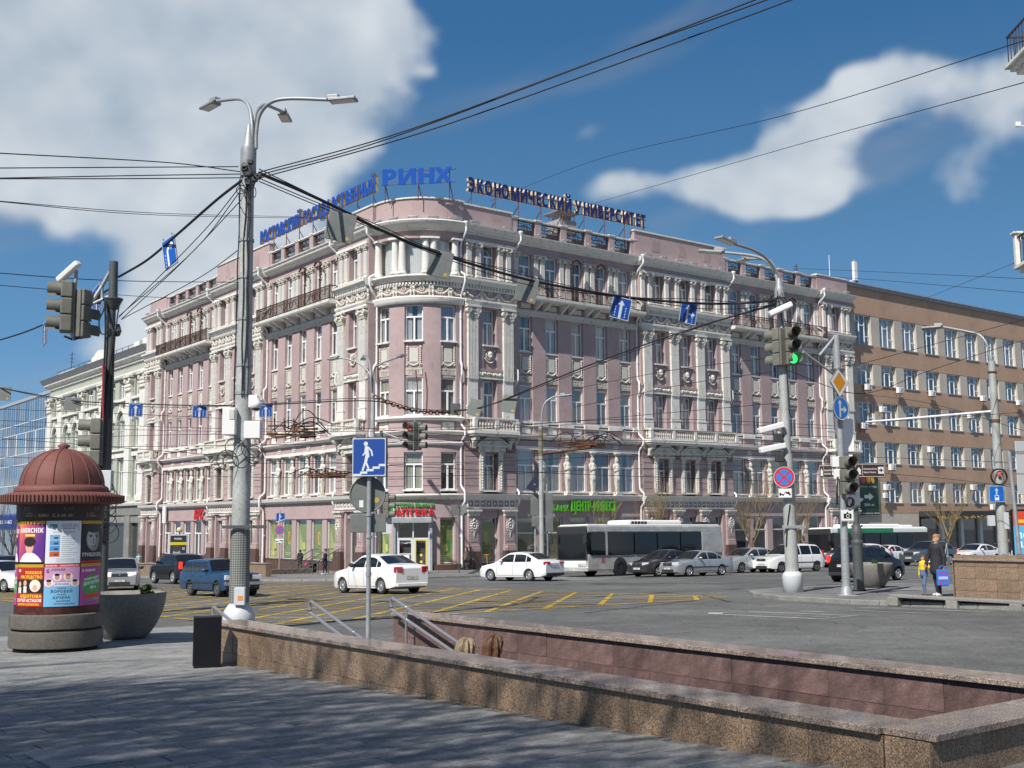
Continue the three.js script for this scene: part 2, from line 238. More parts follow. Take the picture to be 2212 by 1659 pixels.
// ---- road markings, laid as flat paint 4 mm over the asphalt
const paintLines = { y: gb(), w: gb() };
function line(kind, a0, b0, a1, b1, w, lift = .006) {
  if (hypot(a1 - a0, b1 - b0) < .02) return;
  const L = hypot(a1 - a0, b1 - b0), nx = -(b1 - b0) / L * w / 2, ny = (a1 - a0) / L * w / 2;
  paintLines[kind].quad(ab(a0 - nx, b0 - ny, lift), ab(a1 - nx, b1 - ny, lift), ab(a1 + nx, b1 + ny, lift), ab(a0 + nx, b0 + ny, lift));
}
{
  const [A0, A1, B0, B1] = [-34, -17.3, -48, -15];
  const clipLine = (f) => { const pts = []; for (const [a, b] of f) if (a >= A0 - 1e-6 && a <= A1 + 1e-6 && b >= B0 - 1e-6 && b <= B1 + 1e-6) pts.push([a, b]); return pts; };
  R = mulberry(12);
  const worn = (a0, b0, a1, b1, w, l) => { const n = max(1, Math.round(hypot(a1 - a0, b1 - b0) / 1.6)); for (let i = 0; i < n; i++) { const s = i / n, e = (i + 1 - (R() < .25 ? rr(.03, .3) : 0)) / n; line('y', lin(a0, a1, s), lin(b0, b1, s), lin(a0, a1, e), lin(b0, b1, e), w * rr(.82, 1.05), l); } };
  for (let c = -20; c < 40; c += 2) { const k = c + .7, pts = clipLine([[A0, A0 - k], [A1, A1 - k], [B0 + k, B0], [B1 + k, B1]]); if (pts.length > 1) worn(...pts[0], ...pts[pts.length - 1], .17, .006); }
  for (let c = -90; c < -20; c += 2) { const pts = clipLine([[A0, c - A0], [A1, c - A1], [c - B0, B0], [c - B1, B1]]); if (pts.length > 1) worn(...pts[0], ...pts[pts.length - 1], .15, .010); }
  worn(A0, B0 - .05, A1 - 2.2, B0 - .05, .15, .014); worn(A0, B0, A0, B1, .15, .014); worn(A1, B0 + .6, A1, B1, .15, .014); worn(A0, B1, A1, B1, .15, .014);
}
line('w', -8, -29.9, 60, -27.6, .16);
line('w', -9.6, -44.9, -5, -45.3, .3); line('w', -3, -43.2, 30, -41.5, .14);
for (let k = 0; k < 9; k++) line('w', -7.0 + (k % 2) * .02, -18.6 - k * 1.15, -3.5, -18.6 - k * 1.15, .5);
line('w', -24.4, -53.4, -24.35, -56.4, .15); line('w', -24.4, -53.4, -23.9, -53.0, .35); line('w', -23.15, -53.4, -22.95, -56.4, .14); line('w', -24.35, -56.4, -23.2, -56.4, .1); line('w', -23.7, -54.5, -23.7, -56.2, .08);
line('w', -20.05, -54.4, -19.95, -58, .14); line('w', -21.3, -55, -21.27, -57.2, .12); line('w', -22.2, -54.2, -22.2, -54.9, .12);
for (let k = 0; k < 5; k++) line('w', -40 - k * 4, -38 + k * 1.2, -41.8 - k * 4, -38 + k * 1.2, .14);
struct('yellow_road_marking', paintLines.y.done(), M.yellow); struct('white_road_marking', paintLines.w.done(), M.marking);
{ // dark repaired seams in the asphalt, matter of their own
  const s = gb(), seam = (a0, b0, a1, b1, w) => { R = mulberry(floor(a0 * 31 + b0)); let pa = a0, pb = b0; for (let i = 1; i <= 8; i++) { const t = i / 8, na = lin(a0, a1, t) + rr(-.06, .06), nb = lin(b0, b1, t) + rr(-.06, .06), L = hypot(na - pa, nb - pb), nx = -(nb - pb) / L * w / 2, ny = (na - pa) / L * w / 2; s.quad(ab(pa - nx, pb - ny, .004), ab(na - nx, nb - ny, .004), ab(na + nx, nb + ny, .004), ab(pa + nx, pb + ny, .004)); pa = na; pb = nb; } };
  seam(-19.6, -49.6, -16.4, -45.5, .12); seam(-26, -50.5, -19, -47.9, .1); seam(-10, -33, -8, -39, .16); seam(-11, -34, -10.2, -38, .16);
  struct('asphalt_seam', s.done(), MT(.06, .06, .06, { map: asphaltT, roughness: .8 }));
}

// ---------------------------------------------------------------- near underpass: granite parapets, coping, steps, handrails
const TOP = EYE - 1.38;                                               // level of the coping
const frameAt = (a, b) => { const p = ab(a, b); p.y = TOP; return p; };   // local x = a, z = -b, y from the coping level
function parapet(label, a0, a1, b0, b1, faces, opts) {                // a wall block with cladding and coping; faces: list of [axis, at, outward sign]
  const cx = (a0 + a1) / 2, cb = (b0 + b1) / 2, root = thing('granite_parapet', label, 'parapet', frameAt(cx, cb), PHI);
  const X0 = a0 - cx, X1 = a1 - cx, Z0 = -(b1 - cb), Z1 = -(b0 - cb), bot = opts.bottom;
  part(root, 'core', gb().box(X0 + .03, X1 - .03, bot, -.06, Z0 + .03, Z1 - .03), M.joint);
  R = mulberry(opts.seed);
  const varied = (m) => [0, 1, 2].map((k) => { const c = m.clone(); c.color.multiplyScalar([1, .86, 1.1][k]); return c; });
  for (const [axis, sgn, mat, pw, ph, depth] of faces) {
    const mats = varied(mat), len = axis === 'x' ? Z1 - Z0 : X1 - X0, n = max(1, Math.round(len / pw)), w = len / n, shared = gb().rbox(-w / 2 + .0015, w / 2 - .0015, -ph + .0015, -.0015, -.03, 0, .003, null, 1).done();
    for (let r = 0; r * ph < depth; r++) for (let k = 0; k < n; k++) {
      const o = (k + .5) * w, y = -.055 - r * ph, j = rr(-.003, .003);
      const m = axis === 'x' ? TR((sgn > 0 ? X1 : X0) + sgn * j, y, Z0 + o, 0, sgn > 0 ? PI / 2 : -PI / 2, 0) : TR(X0 + o, y, (sgn > 0 ? Z1 : Z0) + sgn * j, 0, sgn > 0 ? 0 : PI, 0);
      part(root, 'granite_panel', shared, mats[floor(R() * 3)], m);
    }
  }
  const along = (Z1 - Z0) > (X1 - X0), len = along ? Z1 - Z0 : X1 - X0, n = max(1, Math.round(len / 1.25)), w = len / n, oh = .05;
  const cs = along ? gb().rbox(X0 - oh, X1 + oh, -.05, 0, -w / 2 + .002, w / 2 - .002, .007).done() : gb().rbox(-w / 2 + .002, w / 2 - .002, -.05, 0, Z0 - oh, Z1 + oh, .007).done(), cm = varied(M.coping);
  for (let k = 0; k < n; k++) part(root, 'coping_stone', cs, cm[floor(R() * 3)], along ? TR(0, rr(-.001, .001), Z0 + (k + .5) * w) : TR(X0 + (k + .5) * w, rr(-.001, .001), 0));
  return root;
}
parapet('long brown granite parapet in front, running from the black bin to the corner', -38.4, -38.05, -67.78, -56.62, [['x', -1, M.granite, .62, .36, 1.0], ['z', -1, M.granite, .36, .36, 1.0], ['x', 1, M.redGranite, .62, .3, 2.6]], { bottom: -2.9, seed: 4 });
parapet('short granite end parapet closing the near underpass at lower right', -38.4, -35.3, -68.13, -67.79, [['z', 1, M.granite, .62, .36, .8], ['x', -1, M.granite, .36, .36, .8], ['z', -1, M.redGranite, .62, .3, 2.6]], { bottom: -2.9, seed: 5 });
parapet('far granite parapet of the near underpass, red panels facing the stairs', -35.66, -35.3, -67.78, -57.05, [['x', -1, M.redGranite, .62, .3, 2.6], ['x', 1, M.granite, .62, .36, 1.0], ['z', -1, M.granite, .36, .3, 1.0]], { bottom: -2.9, seed: 6 });
{
  const st = thing('underpass_stairs', 'granite steps going down between the red granite parapets', 'stairs', frameAt(-36.85, -57), PHI), g = gb().rbox(-1.19, 1.19, -.3, 0, 0, .42, .01).done();
  for (let i = 0; i < 16; i++) part(st, 'step', g, M.redGranite, TR(0, -.78 - i * .14, i * .38));
  part(st, 'underpass_floor', gb().box(-1.19, 1.19, -3.3, -3.0, 6.0, 11.2), M.slab2);
  const rail = (name, label, a, bs, hs, be, he, posts) => {
    const p0 = frameAt(a, bs), t = thing('handrail', label, 'handrail', p0, PHI), L = bs - be, y0 = hs, y1 = he;
    const pts = [V(0, y0 - .16, .02), V(0, y0 - .03, -.0), V(0, y0, .05), V(0, lin(y0, y1, .5), L * .5), V(0, y1, L)];
    part(t, 'upper_rail', gb().tube([V(0, y0 - .15, 0.0), V(0, y0 - .08, -.02), V(0, y0 - .015, .0), V(0, y0 - .03, .1), V(0, lin(y0, y1, .5), L * .5), V(0, y1, L)], .025, 10, 40, .3), M.steel);
    part(t, 'lower_rail', gb().tube([V(0, y0 - .16, 0), V(0, y0 - .19, .03), V(0, lin(y0, y1, .5) - .17, L * .5), V(0, y1 - .17, L)], .025, 10, 40, .3), M.steel);
    posts.forEach((f) => { const y = lin(y0, y1, f), z = L * f; part(t, 'rail_post', gb().cyl(V(0, y - .95, z), V(0, y - .02, z), .02).sph(0, y, z, .03), M.steel); });
    return t;
  };
  rail('handrail', 'steel handrail nearest the far granite parapet, right of the subway sign post', -35.85, -57.3, .25, -61.6, -1.05, [.1, .55, .95]);
  rail('handrail', 'steel handrail in the middle of the underpass stairs', -36.95, -56.75, .23, -61.2, -1.05, [.3, .6, .95]);
  rail('handrail', 'steel handrail behind the near parapet, in front of the big lamp pole', -37.8, -55.1, .1, -60.4, -1.3, [.25, .6, .95]);
}
// ---- the second underpass, on the island at right
{
  const p = ab(-16.5, -60.15, WALK), r = thing('granite_parapet', 'brown granite parapet on the island behind the woman and child', 'parapet', p, PHI); R = mulberry(9);
  const g = M.granite, mats = [1, .9, 1.1].map((k) => { const c = g.clone(); c.color.multiplyScalar(k); return c; });
  part(r, 'core', gb().box(-.17, .17, -.6, .9, -5.1, 8), M.joint);
  part(r, 'core', gb().box(2.83, 3.17, -.6, .9, -5.1, 8), M.joint);
  const pan = gb().rbox(-.297, .297, -.157, .157, -.03, 0, .005, null, 1).done();
  for (let i = 0; i < 14; i++) for (let k = 0; k < 4; k++) part(r, 'granite_panel', pan, mats[floor(R() * 3)], TR(-.2 + rr(-.003, .003), -.06 + k * .32, -4.8 + i * .6, 0, -PI / 2, 0));
  const cop = gb().rbox(-.26, .26, .9, .96, -.62, .62, .01).done();
  for (let i = 0; i < 7; i++) { part(r, 'coping_stone', cop, M.coping, TR(0, 0, -4.5 + i * 1.245)); part(r, 'coping_stone', cop, M.coping, TR(3, 0, -4.5 + i * 1.245)); }
  for (const z of [-5.13]) part(r, 'end_panel', gb().rbox(-.2, .2, -.3, .9, z - .03, z, .005), mats[0]);
  const rl = thing('handrail', 'pair of low steel rails behind the island parapet', 'handrail', ab(-14.6, -56.2, WALK + 1.0), PHI);
  part(rl, 'rail', gb().tube([V(0, 0, -1), V(0, .1, -.7), V(0, -.5, 1)], .03).tube([V(0.8, 0, -1), V(.8, .1, -.7), V(.8, -.5, 1)], .03), M.steel);
  // kerb with drain slots under the parapet
  const d = thing('drain_kerb', 'concrete kerb with three dark drain slots below the island parapet', 'drain kerb', ab(-18.95, -57, 0), PHI);
  part(d, 'kerb_lintel', gb().rbox(-.14, .16, .17, .25, -2.4, 4.4, .02), M.kerb);
  for (const z of [-2.3, -.62, 1.05, 2.75, 4.3]) part(d, 'kerb_block', gb().rbox(-.15, .17, -.05, .18, z - .16, z + .16, .03), M.kerb);
  part(d, 'drain_back', gb().box(.1, .15, -.05, .17, -2.3, 4.3), M.dark);
}
// ---------------------------------------------------------------- signed-distance sculpting: naive surface nets
function sculpt(dist, lo, hi, cell) {
  const nx = Math.ceil((hi[0] - lo[0]) / cell) + 1, ny = Math.ceil((hi[1] - lo[1]) / cell) + 1, nz = Math.ceil((hi[2] - lo[2]) / cell) + 1, f = new Float32Array(nx * ny * nz), id = (i, j, k) => i + nx * (j + ny * k);
  for (let k = 0; k < nz; k++) for (let j = 0; j < ny; j++) for (let i = 0; i < nx; i++) f[id(i, j, k)] = dist(lo[0] + i * cell, lo[1] + j * cell, lo[2] + k * cell);
  const vid = new Int32Array(nx * ny * nz).fill(-1), pos = [], idx = [], E = [[0, 1], [2, 3], [4, 5], [6, 7], [0, 2], [1, 3], [4, 6], [5, 7], [0, 4], [1, 5], [2, 6], [3, 7]];
  for (let k = 0; k < nz - 1; k++) for (let j = 0; j < ny - 1; j++) for (let i = 0; i < nx - 1; i++) {
    const c = []; let s = 0; for (let n = 0; n < 8; n++) { const val = f[id(i + (n & 1), j + (n >> 1 & 1), k + (n >> 2))]; c.push(val); if (val < 0) s++; }
    if (s === 0 || s === 8) continue;
    let x = 0, y = 0, z = 0, m = 0;
    for (const [p, q] of E) if ((c[p] < 0) !== (c[q] < 0)) { const t = c[p] / (c[p] - c[q]); x += lin(p & 1, q & 1, t); y += lin(p >> 1 & 1, q >> 1 & 1, t); z += lin(p >> 2, q >> 2, t); m++; }
    vid[id(i, j, k)] = pos.length / 3; pos.push(lo[0] + (i + x / m) * cell, lo[1] + (j + y / m) * cell, lo[2] + (k + z / m) * cell);
  }
  const quad = (a, b, c, d, flip) => { if (a < 0 || b < 0 || c < 0 || d < 0) return; flip ? idx.push(a, c, b, a, d, c) : idx.push(a, b, c, a, c, d); };
  for (let k = 1; k < nz - 1; k++) for (let j = 1; j < ny - 1; j++) for (let i = 1; i < nx - 1; i++) {
    const v = f[id(i, j, k)] < 0;
    if (v !== (f[id(i + 1, j, k)] < 0)) quad(vid[id(i, j - 1, k - 1)], vid[id(i, j, k - 1)], vid[id(i, j, k)], vid[id(i, j - 1, k)], !v);
    if (v !== (f[id(i, j + 1, k)] < 0)) quad(vid[id(i - 1, j, k - 1)], vid[id(i - 1, j, k)], vid[id(i, j, k)], vid[id(i, j, k - 1)], !v);
    if (v !== (f[id(i, j, k + 1)] < 0)) quad(vid[id(i - 1, j - 1, k)], vid[id(i, j - 1, k)], vid[id(i, j, k)], vid[id(i - 1, j, k)], !v);
  }
  const g = new THREE.BufferGeometry(); g.setAttribute('position', new THREE.Float32BufferAttribute(pos, 3)); g.setIndex(idx); g.computeVertexNormals(); return g;
}
const smin = (a, b, k) => { const h = clamp(.5 + .5 * (b - a) / k); return lin(b, a, h) - k * h * (1 - h); };
function capsule(a, b, ra, rb) { const bx = b[0] - a[0], by = b[1] - a[1], bz = b[2] - a[2], l2 = bx * bx + by * by + bz * bz || 1e-9; return (x, y, z) => { const px = x - a[0], py = y - a[1], pz = z - a[2], t = clamp((px * bx + py * by + pz * bz) / l2), dx = px - bx * t, dy = py - by * t, dz = pz - bz * t; return sqrt(dx * dx + dy * dy + dz * dz) - lin(ra, rb, t); }; }
const blob = (list, k) => (x, y, z) => { let d = 9; for (const f of list) d = smin(d, f(x, y, z), k); return d; };
// ---------------------------------------------------------------- the pink corner building
const SR = 5.5642, SL = 4.5309, BASEY = gy(CX0, -CZ0), HB = EYE - BASEY;
const uni = thing('university_building', 'ornate pink corner building with white columns, round corner and blue letters on its roof', 'building', V(CX0, BASEY, -CZ0), PHI);
const FR = { sg: 1, s: SR, M: I4.clone() }, FL = { sg: -1, s: SL, M: new THREE.Matrix4().makeRotationY(-PI / 2) };
const fm = (F, t, h, o, ry = 0) => F.M.clone().multiply(TR(F.sg * (F.s + t), h + HB, o, 0, ry, 0));
class FB extends GB {
  constructor(F) { super(); this.F = F; }
  B(t0, t1, h0, h1, o0, o1) { const F = this.F, x0 = F.sg * (F.s + t0), x1 = F.sg * (F.s + t1); return this.box(min(x0, x1), max(x0, x1), h0 + HB, h1 + HB, o0, o1, F.M); }
  A(g, t, h, o, ry = 0) { return this.add(g.clone(), fm(this.F, t, h, o, ry)); }
  prof(pts, t0, t1) {                                                  // an outline of [out, height] drawn along the facade
    const F = this.F, xa = F.sg * (F.s + t0), xb = F.sg * (F.s + t1), x0 = min(xa, xb), x1 = max(xa, xb), s = new THREE.Shape(pts.map((p) => new THREE.Vector2(-p[0], p[1] + HB)));
    const g = new THREE.ExtrudeGeometry(s, { depth: x1 - x0, bevelEnabled: false }); g.rotateY(PI / 2).translate(x0, 0, 0);   // shape x = -out -> z = out
    return this.add(g, F.M);
  }
}
const OC = V(4.99, 0, -4.41), RC = 4.7;                               // the round corner: axis and radius
function arcBlock(r0, r1, h0, h1, a0, a1, n = 0) {                     // a0, a1 in degrees from the right facade towards the left one
  n = n || max(1, Math.round((a1 - a0) / 4)); const s = new THREE.Shape(), pos = [], P0 = (r, a, h) => [OC.x - r * sin(rad(a)), h + HB, OC.z + r * cos(rad(a))];
  const q = (a, b, c, d) => pos.push(...a, ...b, ...c, ...a, ...c, ...d);
  for (let i = 0; i < n; i++) { const u = lin(a0, a1, i / n), w = lin(a0, a1, (i + 1) / n);
    q(P0(r1, w, h0), P0(r1, u, h0), P0(r1, u, h1), P0(r1, w, h1)); q(P0(r0, u, h0), P0(r0, w, h0), P0(r0, w, h1), P0(r0, u, h1)); q(P0(r1, w, h1), P0(r1, u, h1), P0(r0, u, h1), P0(r0, w, h1)); q(P0(r0, w, h0), P0(r0, u, h0), P0(r1, u, h0), P0(r1, w, h0)); }
  q(P0(r1, a0, h0), P0(r0, a0, h0), P0(r0, a0, h1), P0(r1, a0, h1)); q(P0(r0, a1, h0), P0(r1, a1, h0), P0(r1, a1, h1), P0(r0, a1, h1));
  const g = new THREE.BufferGeometry(); g.setAttribute('position', new THREE.Float32BufferAttribute(pos, 3)); g.computeVertexNormals(); return g;
}
const arcProf = (pts, a0 = -4, a1 = 94) => new THREE.LatheGeometry(pts.map((p) => new THREE.Vector2(RC + p[0], p[1] + HB)), 32, rad(-a1), rad(a1 - a0)).translate(OC.x, 0, OC.z);
const cm = (ang, h, out, extra = 0) => new THREE.Matrix4().makeTranslation(OC.x, h + HB, OC.z).multiply(new THREE.Matrix4().makeRotationY(rad(-ang + extra))).multiply(new THREE.Matrix4().makeTranslation(0, 0, RC + out));

// ---- layout along a facade
const BAYS = [{ t0: -.15, t1: 4.85, mids: [2.35] }, { t0: 18.95, t1: 30.55, mids: [21.35, 24.75, 28.15] }, { t0: 44.65, t1: 49.75, mids: [47.2] }];
const RECS = [{ t0: 4.85, t1: 18.95 }, { t0: 30.55, t1: 44.65 }];
const PB = .45, SP = 2.78, OW = 1.36;
const recMids = (r) => [-2, -1, 0, 1, 2].map((k) => (r.t0 + r.t1) / 2 + k * SP);

// ---- shared pieces
const FLW = .07;
function windowGeo(w, h, tr, cas = 2) {                                // sash frame: outer frame, transom at tr from the bottom, mullion below
  const g = gb(); g.box(-w / 2, -w / 2 + .08, 0, h, -.05, .05).box(w / 2 - .08, w / 2, 0, h, -.05, .05).box(-w / 2 + .08, w / 2 - .08, 0, .09, -.05, .05).box(-w / 2 + .08, w / 2 - .08, h - .08, h, -.05, .05);
  if (tr) g.box(-w / 2 + .08, w / 2 - .08, tr - .06, tr + .06, -.045, .055);
  for (let i = 1; i < cas; i++) { const x = -w / 2 + w * i / cas; g.box(x - .065, x + .065, .09, (tr || h - .02) - .06, -.045, .06); }
  return g.done();
}
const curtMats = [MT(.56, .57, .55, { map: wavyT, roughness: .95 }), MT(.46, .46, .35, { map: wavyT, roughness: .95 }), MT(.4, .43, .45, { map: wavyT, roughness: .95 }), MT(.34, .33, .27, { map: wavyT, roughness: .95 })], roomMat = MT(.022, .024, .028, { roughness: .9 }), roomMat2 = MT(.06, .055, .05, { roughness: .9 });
const WG = {};
function addWindow(root, w, h, tr, m, o = {}) {
  const key = [w, h, tr, o.cas].join(), W = WG[key] ??= { f: windowGeo(w, h, tr, o.cas ?? 2), p: gb().box(-w / 2 + .05, w / 2 - .05, .05, h - .05, -.006, .006).done(), b: gb().box(-w / 2, w / 2, 0, h, -.17, -.155).done(), full: gb().box(-w / 2 + .06, w / 2 - .06, .02, h - .05, -.11, -.1).done(), l: gb().box(-w / 2 + .06, -w / 2 + w * .36, .02, h - .05, -.11, -.1).done(), r: gb().box(w / 2 - w * .36, w / 2 - .06, .02, h - .05, -.11, -.1).done(), up: gb().box(-w / 2 + .06, w / 2 - .06, h * .45, h - .05, -.11, -.1).done(), low: gb().box(-w / 2 + .06, w / 2 - .06, .02, h * .66, -.11, -.1).done() };
  const win = part(root, 'window', W.f, o.mat ?? M.frame, m);
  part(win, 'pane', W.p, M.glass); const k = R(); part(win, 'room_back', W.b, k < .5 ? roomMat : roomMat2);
  const c = curtMats[floor(R() * 4)];
  if (o.curtain !== 0) { if (k < .38) part(win, 'curtain', W.full, c); else if (k < .56) { part(win, 'curtain', W.l, c); part(win, 'curtain', W.r, c); } else if (k < .68) part(win, 'curtain', W.up, c); else if (k < .78) part(win, 'curtain', W.low, c); else if (k < .88) part(win, 'curtain', W.r, c); }
  return win;
}
const volute = (g, x, y, z, r) => { const p = []; for (let i = 0; i <= 26; i++) { const a = i / 26 * 2.2 * 2 * PI, q = r * (1 - i / 30); p.push(V(x + q * cos(a) * Math.sign(x || 1) * -1, y + q * sin(a), z)); } g.add(new THREE.TubeGeometry(new THREE.CatmullRomCurve3(p), 40, r * .16, 5)); g.cyl(V(x, y, z - .16), V(x, y, z + .0), r * .92, r * .92, 14); };
const SHAFT = (() => { const g = gb(), w = .98; g.box(-w / 2, w / 2, 0, 8.1, 0, .11); g.box(-w / 2 - .07, w / 2 + .07, 0, .95, 0, .15); g.box(-w / 2 - .11, w / 2 + .11, .95, 1.08, 0, .18); for (let i = 0; i < 7; i++) { const x = -w / 2 + .05 + i * (w - .1) / 6; g.box(x - .036, x + .036, 3.2, 7.98, .11, .2); } g.box(-w / 2, w / 2, 7.98, 8.1, .11, .17); return g.done(); })();
const CAP = (() => { const g = gb(); g.rbox(-.68, .68, .82, 1.0, 0, .42, .02).box(-.5, .5, 0, .82, 0, .2).cyl(V(-.5, .62, .2), V(.5, .62, .2), .14, .14, 10); for (const s of [-1, 1]) { volute(g, s * .46, .56, .36, .24); g.cyl(V(s * .46, .56, 0), V(s * .46, .56, .36), .2, .2, 12); g.sph(s * .46, .3, .3, .08).sph(s * .46, .16, .27, .055); } for (let i = -2; i <= 2; i++) g.sph(i * .17, .34, .22, .085, null, 8, 6, 1.5); for (let i = -3; i <= 3; i++) g.sph(i * .13, .16, .2, .06); g.rbox(-.53, .53, .02, .09, 0, .24, .02); return g.done(); })();
const SPIL = (() => { const g = gb(), w = .46; g.box(-w / 2, w / 2, .12, 2.26, 0, .13).rbox(-w / 2 - .07, w / 2 + .07, 0, .14, 0, .22, .02); for (let i = 0; i < 5; i++) { const x = -w / 2 + .05 + i * (w - .1) / 4; g.box(x - .026, x + .026, .3, 2.1, .13, .165); } return g.done(); })();
const SCAP = (() => { const g = gb(); g.rbox(-.36, .36, .4, .5, 0, .3, .015).box(-.22, .22, 0, .4, 0, .18); for (const s of [-1, 1]) g.cyl(V(s * .25, .28, 0), V(s * .25, .28, .28), .12, .12, 10).sph(s * .25, .28, .28, .06); for (let i = -1; i <= 1; i++) g.sph(i * .14, .16, .19, .07, null, 7, 5, 1.4).sph(i * .12, .34, .2, .06); g.rbox(-.25, .25, -.04, .03, 0, .2, .01); return g.done(); })();
const RELIEF = (() => { const g = gb(); g.add(new THREE.TorusGeometry(.17, .05, 6, 14), TR(0, .56, .03)).sph(0, .56, .02, .075); const sw = []; for (let i = 0; i <= 10; i++) { const t = i / 10 * 2 - 1; sw.push(V(t * .72, .62 - .42 * (1 - t * t), .05)); } g.tube(sw, .075, 6, 20); for (let i = 1; i < 10; i++) g.sph(sw[i].x, sw[i].y, .07, .085 + .02 * (i % 2), null, 6, 5); for (const s of [-1, 1]) { g.sph(s * .86, .3, .03, .12, null, 7, 5, 1.7).sph(s * .86, .62, .05, .1).sph(s * .86, .78, .04, .075).sph(s * .76, .7, .03, .07).sph(s * .86, .08, .02, .09, null, 7, 5, 1.3).sph(s * .74, .45, .02, .06, null, 6, 4, 1.6); } return g.done(); })();
const MEANDER = (w) => { const g = gb(), n = max(3, Math.round(w / .36)), u = w / n, k = .045; g.box(-w / 2, w / 2, 0, .5, 0, .02); for (let i = 0; i < n; i++) { const x = -w / 2 + i * u; for (const [a, b, c, d] of [[.06, .94, .38, .44], [.06, .13, .1, .38], [.06, .6, .08, .14], [.53, .6, .14, .28], [.28, .53, .22, .28], [.87, .94, .1, .38]]) g.box(x + a * u, x + b * u, c, d, .02, .02 + k); } g.box(-w / 2, w / 2, 0, .05, .02, .06).box(-w / 2, w / 2, .46, .5, .02, .06); return g; };
const SPANDREL = (() => { const g = gb(); g.add(MEANDER(OW - .02).done(), TR(0, 0, 0)); g.rbox(-.33, .33, 1.0, 2.08, 0, .07, .01); for (const s of [-1, 1]) { for (let i = 0; i < 8; i++) g.sph(s * .52, .98 + i * .15, .05, .085, null, 7, 5, .95); for (const y of [.8, 2.18]) g.cyl(V(s * .53, y, 0), V(s * .53, y, .1), .1, .1, 12).sph(s * .53, y, .1, .06); } for (let i = -4; i <= 4; i++) g.sph(i * .095, .72 + .012 * i * i, .06, .085, null, 7, 5); return g.done(); })();
const LION = (() => { const g = gb(); g.add(new THREE.TorusGeometry(.34, .04, 6, 20), TR(0, 1.02, .03)); const head = blob([capsule([0, 1.05, .03], [0, 1.15, .1], .21, .2), capsule([0, .98, .16], [0, .92, .26], .12, .085), capsule([-.15, 1.25, .1], [-.18, 1.3, .1], .06, .04), capsule([.15, 1.25, .1], [.18, 1.3, .1], .06, .04), capsule([-.08, 1.1, .25], [-.1, 1.13, .24], .04, .03), capsule([.08, 1.1, .25], [.1, 1.13, .24], .04, .03), capsule([0, .84, .12], [0, .78, .1], .1, .06)], .06); g.add(sculpt(head, [-.4, .6, -.1], [.4, 1.5, .4], .04)); for (let i = -6; i <= 6; i++) { const t = i / 6; g.sph(t * .5, .42 + .34 * t * t, .06, .08, null, 7, 5); } for (const s of [-1, 1]) { for (let i = 0; i < 5; i++) g.sph(s * .78, .55 + i * .16, .04, .11 - abs(i - 1.5) * .016, null, 7, 5); g.cyl(V(s * .5, 1.42, 0), V(s * .5, 1.42, .08), .07, .07, 10); } return g.done(); })();
const GARLAND = (w) => { const g = gb(); g.box(-w / 2, w / 2, 0, .5, 0, .04); const r = mulberry(5); for (let x = -w / 2 + .08; x < w / 2 - .05; x += .105) g.sph(x, .25 + (r() - .5) * .2, .06, .08 + r() * .06, null, 6, 5); return g.done(); };
const PEDIMENT = (() => { const g = gb(), s = new THREE.Shape(); s.moveTo(-1.42, 0); s.lineTo(1.42, 0); s.lineTo(0, .82); g.add(new THREE.ExtrudeGeometry(s, { depth: .3, bevelEnabled: false }), TR(0, .25, 0)); const t = new THREE.Shape(); t.moveTo(-1.6, 0); t.lineTo(-1.38, 0); t.lineTo(0, .78); t.lineTo(1.38, 0); t.lineTo(1.6, 0); t.lineTo(0, .94); g.add(new THREE.ExtrudeGeometry(t, { depth: .44, bevelEnabled: false }), TR(0, .25, 0)); g.rbox(-1.5, 1.5, .1, .26, 0, .42, .02).box(-1.3, 1.3, -.28, .1, 0, .26); for (let i = 0; i < 5; i++) { const a = i / 5 * 2 * PI + PI / 2; g.cyl(V(.05 * cos(a), .52 + .05 * sin(a), .31), V(.2 * cos(a), .52 + .2 * sin(a), .31), .05, .012, 6); } return g.done(); })();
const SURROUND = (() => { const g = gb(); for (const s of [-1, 1]) { g.box(s * .92 - .2, s * .92 + .2, 0, 3.36, 0, .16); g.rbox(s * .92 - .26, s * .92 + .26, 2.95, 3.14, 0, .26, .02); for (let i = 0; i < 12; i++) g.sph(s * .92, .22 + i * .215, .17, .085, null, 6, 5, 1.15); g.rbox(s * .92 - .15, s * .92 + .15, 3.12, 3.36, .05, .34, .04); } return g.done(); })();
const BALUSTER = gb().lathe([[0, 0], [.1, 0], [.1, .06], [.055, .1], [.05, .16], [.1, .3], [.105, .38], [.06, .56], [.05, .64], [.085, .68], [.085, .74], [0, .74]], 8).done();
